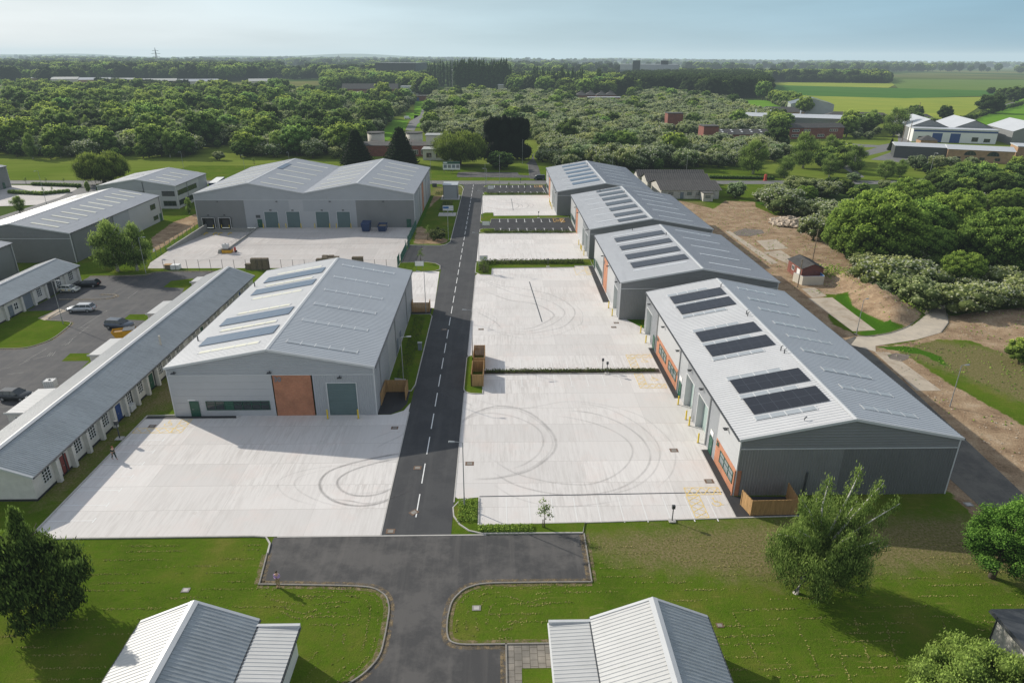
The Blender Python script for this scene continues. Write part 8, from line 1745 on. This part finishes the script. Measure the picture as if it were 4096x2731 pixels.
# belts farther off
far = []
def belt(poly, sp, kinds, s0, s1, seed): 
    for x, y in fill(poly, sp, seed): far.append((x, y, int(g.choice(kinds)), g.uniform(s0, s1)))
BR, DK = [3, 4, 5], [6, 7]
belt([(-208.3,879.6), (-335.6,1429.4), (-241.8,1537.8), (-185.8,1787.5), (-112.5,1220.2), (-85.6,923.2), (-71.4,887.7), (-75.4,793.4), (-100.5,885.9), (-144.3,1048.0), (-218.4,1032.8)], 13, BR+BR+DK+[12], 1.4, 2.2, 3)
belt([(18.0,949.2), (22.6,1340.7), (154.2,1353.8), (214.5,1216.7), (176.8,902.4), (95.4,802.0), (80.9,862.5)], 12, BR+DK+[12, 12], 1.4, 2.2, 4)
belt([(165.4,901.7), (229.2,1285.8), (332.1,1332.4), (295.3,1378.4), (408.6,1347.1), (472.5,1274.7), (319.9,841.7), (246.6,806.0), (227.1,905.4)], 9, [12, 12, 12, 7], 1.7, 2.3, 5)
belt([(315.4,1473.5), (443.6,1719.1), (596.2,1613.2), (911.6,1675.0), (762.9,1381.5), (650.2,1414.2), (538.2,1402.9), (481.0,1298.1), (411.2,1355.7)], 14, BR+DK+[12, 12, 12], 1.4, 2.2, 6)
belt([(298.3,778.9), (298.2,751.3), (272.8,626.9), (275.1,599.9), (253.4,590.7), (266.2,646.1), (281.3,724.7)], 6, [0, 1, 2, 3], 1.0, 1.5, 7)
belt([(-1151.8,1571.0), (-1462.6,1999.9), (-1118.3,2024.5), (-931.0,2058.4), (-565.2,1939.1), (-459.0,1528.1), (-478.8,1280.1), (-667.2,1406.6), (-745.3,1362.9), (-919.9,1512.8)], 17, BR+DK+[12, 12, 12, 12], 1.9, 3.0, 8)
belt([(-576.4,1057.6), (-647.7,1182.0), (-506.5,1063.1), (-396.4,1056.5), (-426.1,1106.6), (-454.7,995.4)], 12, DK+[12], .9, 1.2, 9)
belt([(603.8,1505.0), (806.4,1467.4), (730.0,1321.1), (546.5,1360.5)], 10, [12, 12, 7], .9, 1.4, 10)
for a, b_, n, kk, s0, s1 in (((-109.1,1170.1), (-70.9,1115.7), 9, [8, 9], 1.3, 1.6), ((-60.0,1044.5), (19.4,1022.0), 30, [8, 9], 1.35, 1.7), ((-62.6,1133.1), (18.8,1111.9), 24, [8, 9], 1.35, 1.7), ((50.3,1006.1), (113.3,955.3), 26, [8, 9], 1.0, 1.35), ((-166.8,1215.3), (-134.5,1039.0), 3, [8, 9], .6, .9), ((133.4,956.6), (139.4,957.0), 3, [8, 9], 1.2, 1.4), ((-305.8,2313.9), (-269.9,2105.5), 3, [8], 1, 1.2),
                           ((327.3,499.6), (582.2,764.1), 60, [6, 7, 3], .3, .5), ((348.7,525.7), (466.6,653.3), 30, [6, 7, 3], .25, .4), ((269.1,517.1), (305.9,487.2), 30, [3, 6, 7], .4, .7)):
    for i in range(n): t = (i+g.uniform(-.4, .4))/max(1, n-1); far.append((a[0]+(b_[0]-a[0])*t, a[1]+(b_[1]-a[1])*t+g.uniform(-2, 2), int(g.choice(kk)), g.uniform(s0, s1)))
# hedgerows and copses out to the horizon
for i in range(230):
    d = 1450*math.exp(g.random()**1.0*1.85); a = g.uniform(-.86, .86); x, y = d*math.sin(a), d*math.cos(a)
    if .16 < x/y < .95 and y < 2350: continue
    if -.62 < x/y < -.4 and y < 1600: continue
    L_, W_ = g.uniform(80, 420)*(1+d/5000), g.uniform(8, 120)*(1+d/6000); th = g.uniform(-.35, .35); n = int(min(60, 6+L_*W_/(320+d*.35)))
    for _ in range(n): u, v = g.uniform(-L_, L_)*.5, g.uniform(-W_, W_)*.5; far.append((x+u*math.cos(th)-v*math.sin(th), y+u*math.sin(th)+v*math.cos(th), int(g.choice(BR+DK+[12, 12, 12, 12])), g.uniform(1.3, 2.3)*(1+d/9000)))
for poly, sp, kk, s0, s1, sd_ in (([(147.7,375.5), (158.7,375.7), (137.9,320.5), (122.4,305.3)], 7, [0, 1, 2], 1.1, 1.5, 31), ([(189.3,484.6), (205.2,496.8), (170.1,406.4), (151.8,382.8)], 7, [0, 3, 1, 6], 1.0, 1.5, 32), ([(228.2,463.4), (249.7,453.4), (219.0,399.0), (202.4,406.9)], 9, [0, 3, 6], .9, 1.4, 33),
    ([(146.9,315.4), (165.8,320.7), (142.1,274.9), (129.7,274.9)], 9, [3, 6, 10], .7, 1.0, 34), ([(150.0,243.1), (196.5,249.6), (171.0,214.9), (145.8,212.5)], 7, [3, 6, 0], .7, 1.1, 35), ([(284.2,486.7), (302.6,499.0), (277.3,454.0), (266.7,453.8)], 8, [6, 3], .7, 1.0, 36), ([(337.0,568.9), (326.0,538.9), (299.1,498.9), (306.8,524.6)], 7, [6, 7], .9, 1.1, 37), ([(175.3,249.6), (201.5,256.5), (194.1,246.3), (169.0,240.0)], 6, [3, 6], .4, .6, 38)): belt(poly, sp, kk, s0, s1, sd_)
mass('distant_woodland', 'belts of trees, hedgerows and copses running to the hazy horizon', far)

# low hills at the horizon
mb = MB()
for (d, x0, x1, h, o_) in ((9500, -12000, 2500, 46, 0), (13000, -14000, 6000, 95, 2), (11000, 1000, 13000, 30, 4)):
    n = 60; prev = None
    for i in range(n+1):
        x = x0+(x1-x0)*i/n; e = math.sin(math.pi*i/n)**.5; z = h*e*(.6+.25*math.sin(i*.35+o_)+.15*math.sin(i*.9+o_)); cur = (x, d, z+gz(x, d))
        if prev: mb.quad((prev[0], d-1500, gz(prev[0], d-1500)-2), (x, d-1500, gz(x, d-1500)-2), cur, prev); mb.quad(prev, cur, (x, d+2500, gz(x, d+2500)-2), (prev[0], d+2500, gz(prev[0], d+2500)-2))
        prev = cur
structure('hills', mb, M['country'])

# ------------------------------------------------------------------ camera, sun, sky, haze
cam = bpy.data.cameras.new('camera'); co = bpy.data.objects.new('camera', cam); COL.objects.link(co); scene.camera = co
cam.sensor_width = 36; cam.lens = 1550/2352*36; cam.clip_start = .5; cam.clip_end = 60000
p_, r_, y_ = R(22.9), R(.25), R(1.37)
fw = Vector((math.sin(y_)*math.cos(p_), math.cos(y_)*math.cos(p_), -math.sin(p_))); rt = Vector((math.cos(y_), -math.sin(y_), 0)); up = rt.cross(fw)
rt, up = rt*math.cos(r_)+up*math.sin(r_), up*math.cos(r_)-rt*math.sin(r_)
co.matrix_world = Matrix((( rt.x, up.x, -fw.x, 0), (rt.y, up.y, -fw.y, 0), (rt.z, up.z, -fw.z, 44.), (0, 0, 0, 1)))

EL, AZ = 27.0, 304.5       # sun elevation and compass bearing (clockwise from +Y)
sd = Vector((math.sin(R(AZ))*math.cos(R(EL)), math.cos(R(AZ))*math.cos(R(EL)), math.sin(R(EL))))
sl = bpy.data.lights.new('sun', 'SUN'); sl.energy = SUN_E = 4.6; sl.angle = R(.55); sl.color = (1, .935, .83)
so = bpy.data.objects.new('sun', sl); COL.objects.link(so); so.rotation_euler = sd.to_track_quat('Z', 'Y').to_euler(); so.location = (-60, 60, 120)
w = bpy.data.worlds.new('World'); scene.world = w; w.use_nodes = True; nt = w.node_tree; bg = nt.nodes['Background']
sk = nt.nodes.new('ShaderNodeTexSky'); sk.sky_type = 'NISHITA'; sk.sun_disc = False; sk.sun_elevation = R(EL); sk.sun_rotation = R(AZ); sk.altitude = 100; sk.air_density = 1.0; sk.dust_density = 1.0; sk.ozone_density = 1.5
# thin high cloud veils the sky in soft streaks, brightened as added fill light
tc = nt.nodes.new('ShaderNodeTexCoord'); mp = nt.nodes.new('ShaderNodeMapping'); mp.inputs['Scale'].default_value = (1.2, 1.2, 9); nt.links.new(tc.outputs['Generated'], mp.inputs['Vector'])
nn = nt.nodes.new('ShaderNodeTexNoise'); nn.inputs['Scale'].default_value = 1.6; nn.inputs['Detail'].default_value = 6; nt.links.new(mp.outputs[0], nn.inputs['Vector'])
STR = .13
cl = ramp(nt, nn.outputs['Fac'], [(.32, (.25,)*3), (.72, (.62,)*3)])
hs = nt.nodes.new('ShaderNodeHueSaturation'); hs.inputs['Saturation'].default_value = .62; nt.links.new(sk.outputs[0], hs.inputs['Color'])
skc = mixc(nt, cl, hs.outputs['Color'], (4.7, 5.1, 5.7))
# low hazy band above the horizon: pale towards the sun on the left, bluer to the right
sx = nt.nodes.new('ShaderNodeSeparateXYZ'); nt.links.new(tc.outputs['Generated'], sx.inputs[0])
tx = math_n(nt, 'ADD', math_n(nt, 'MULTIPLY', sx.outputs[0], .8), .5)
def cc(r_, g_, b_): return (r_/STR*.1, g_/STR*.1, b_/STR*.1)
lowc = ramp(nt, tx, [(.02, cc(1.0, 1.0, .98)), (.5, cc(.56, .71, .76)), (1., cc(.27, .44, .55))]); topc = ramp(nt, tx, [(.02, cc(.82, .89, .90)), (.35, cc(.56, .70, .76)), (.7, cc(.36, .53, .62)), (1., cc(.23, .41, .53))])
band = mixc(nt, math_n(nt, 'MULTIPLY', sx.outputs[2], 13), lowc, topc); nt.nodes[-1].clamp_factor = True
st = ramp(nt, nn.outputs['Fac'], [(.35, (.90,)*3), (.65, (1.13,)*3)]); band = mixc(nt, 1., band, st, 'MULTIPLY')
band = mixc(nt, 1., band, (10, 10, 10), 'MULTIPLY')
fz_ = ramp(nt, sx.outputs[2], [(.06, (1, 1, 1)), (.30, (0, 0, 0))])
skc = mixc(nt, fz_, skc, band)
nt.links.new(skc, bg.inputs['Color']); bg.inputs['Strength'].default_value = STR

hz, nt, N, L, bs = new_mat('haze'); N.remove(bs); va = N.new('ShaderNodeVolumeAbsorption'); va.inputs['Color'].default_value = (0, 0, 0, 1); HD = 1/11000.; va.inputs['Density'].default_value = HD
em = N.new('ShaderNodeEmission'); em.inputs['Color'].default_value = (.60, .735, .79, 1); em.inputs['Strength'].default_value = HD  # haze glows by emission in place of scattered sunlight
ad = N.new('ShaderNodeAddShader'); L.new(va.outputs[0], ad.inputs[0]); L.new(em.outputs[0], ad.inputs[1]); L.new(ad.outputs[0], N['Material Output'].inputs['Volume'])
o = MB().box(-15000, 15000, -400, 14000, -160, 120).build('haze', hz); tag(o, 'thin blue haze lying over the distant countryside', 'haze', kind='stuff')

scene.view_settings.view_transform = 'Standard'; scene.view_settings.look = 'None'; scene.view_settings.exposure = 0; scene.view_settings.gamma = 1
scene.render.engine = 'CYCLES'; cy = scene.cycles
cy.use_denoising = True; cy.max_bounces = 5; cy.diffuse_bounces = 3; cy.glossy_bounces = 2; cy.transmission_bounces = 2; cy.transparent_max_bounces = 6; cy.volume_bounces = 0
cy.use_adaptive_sampling = True; cy.adaptive_threshold = .012; cy.sample_clamp_indirect = 6
scene.render.use_persistent_data = False
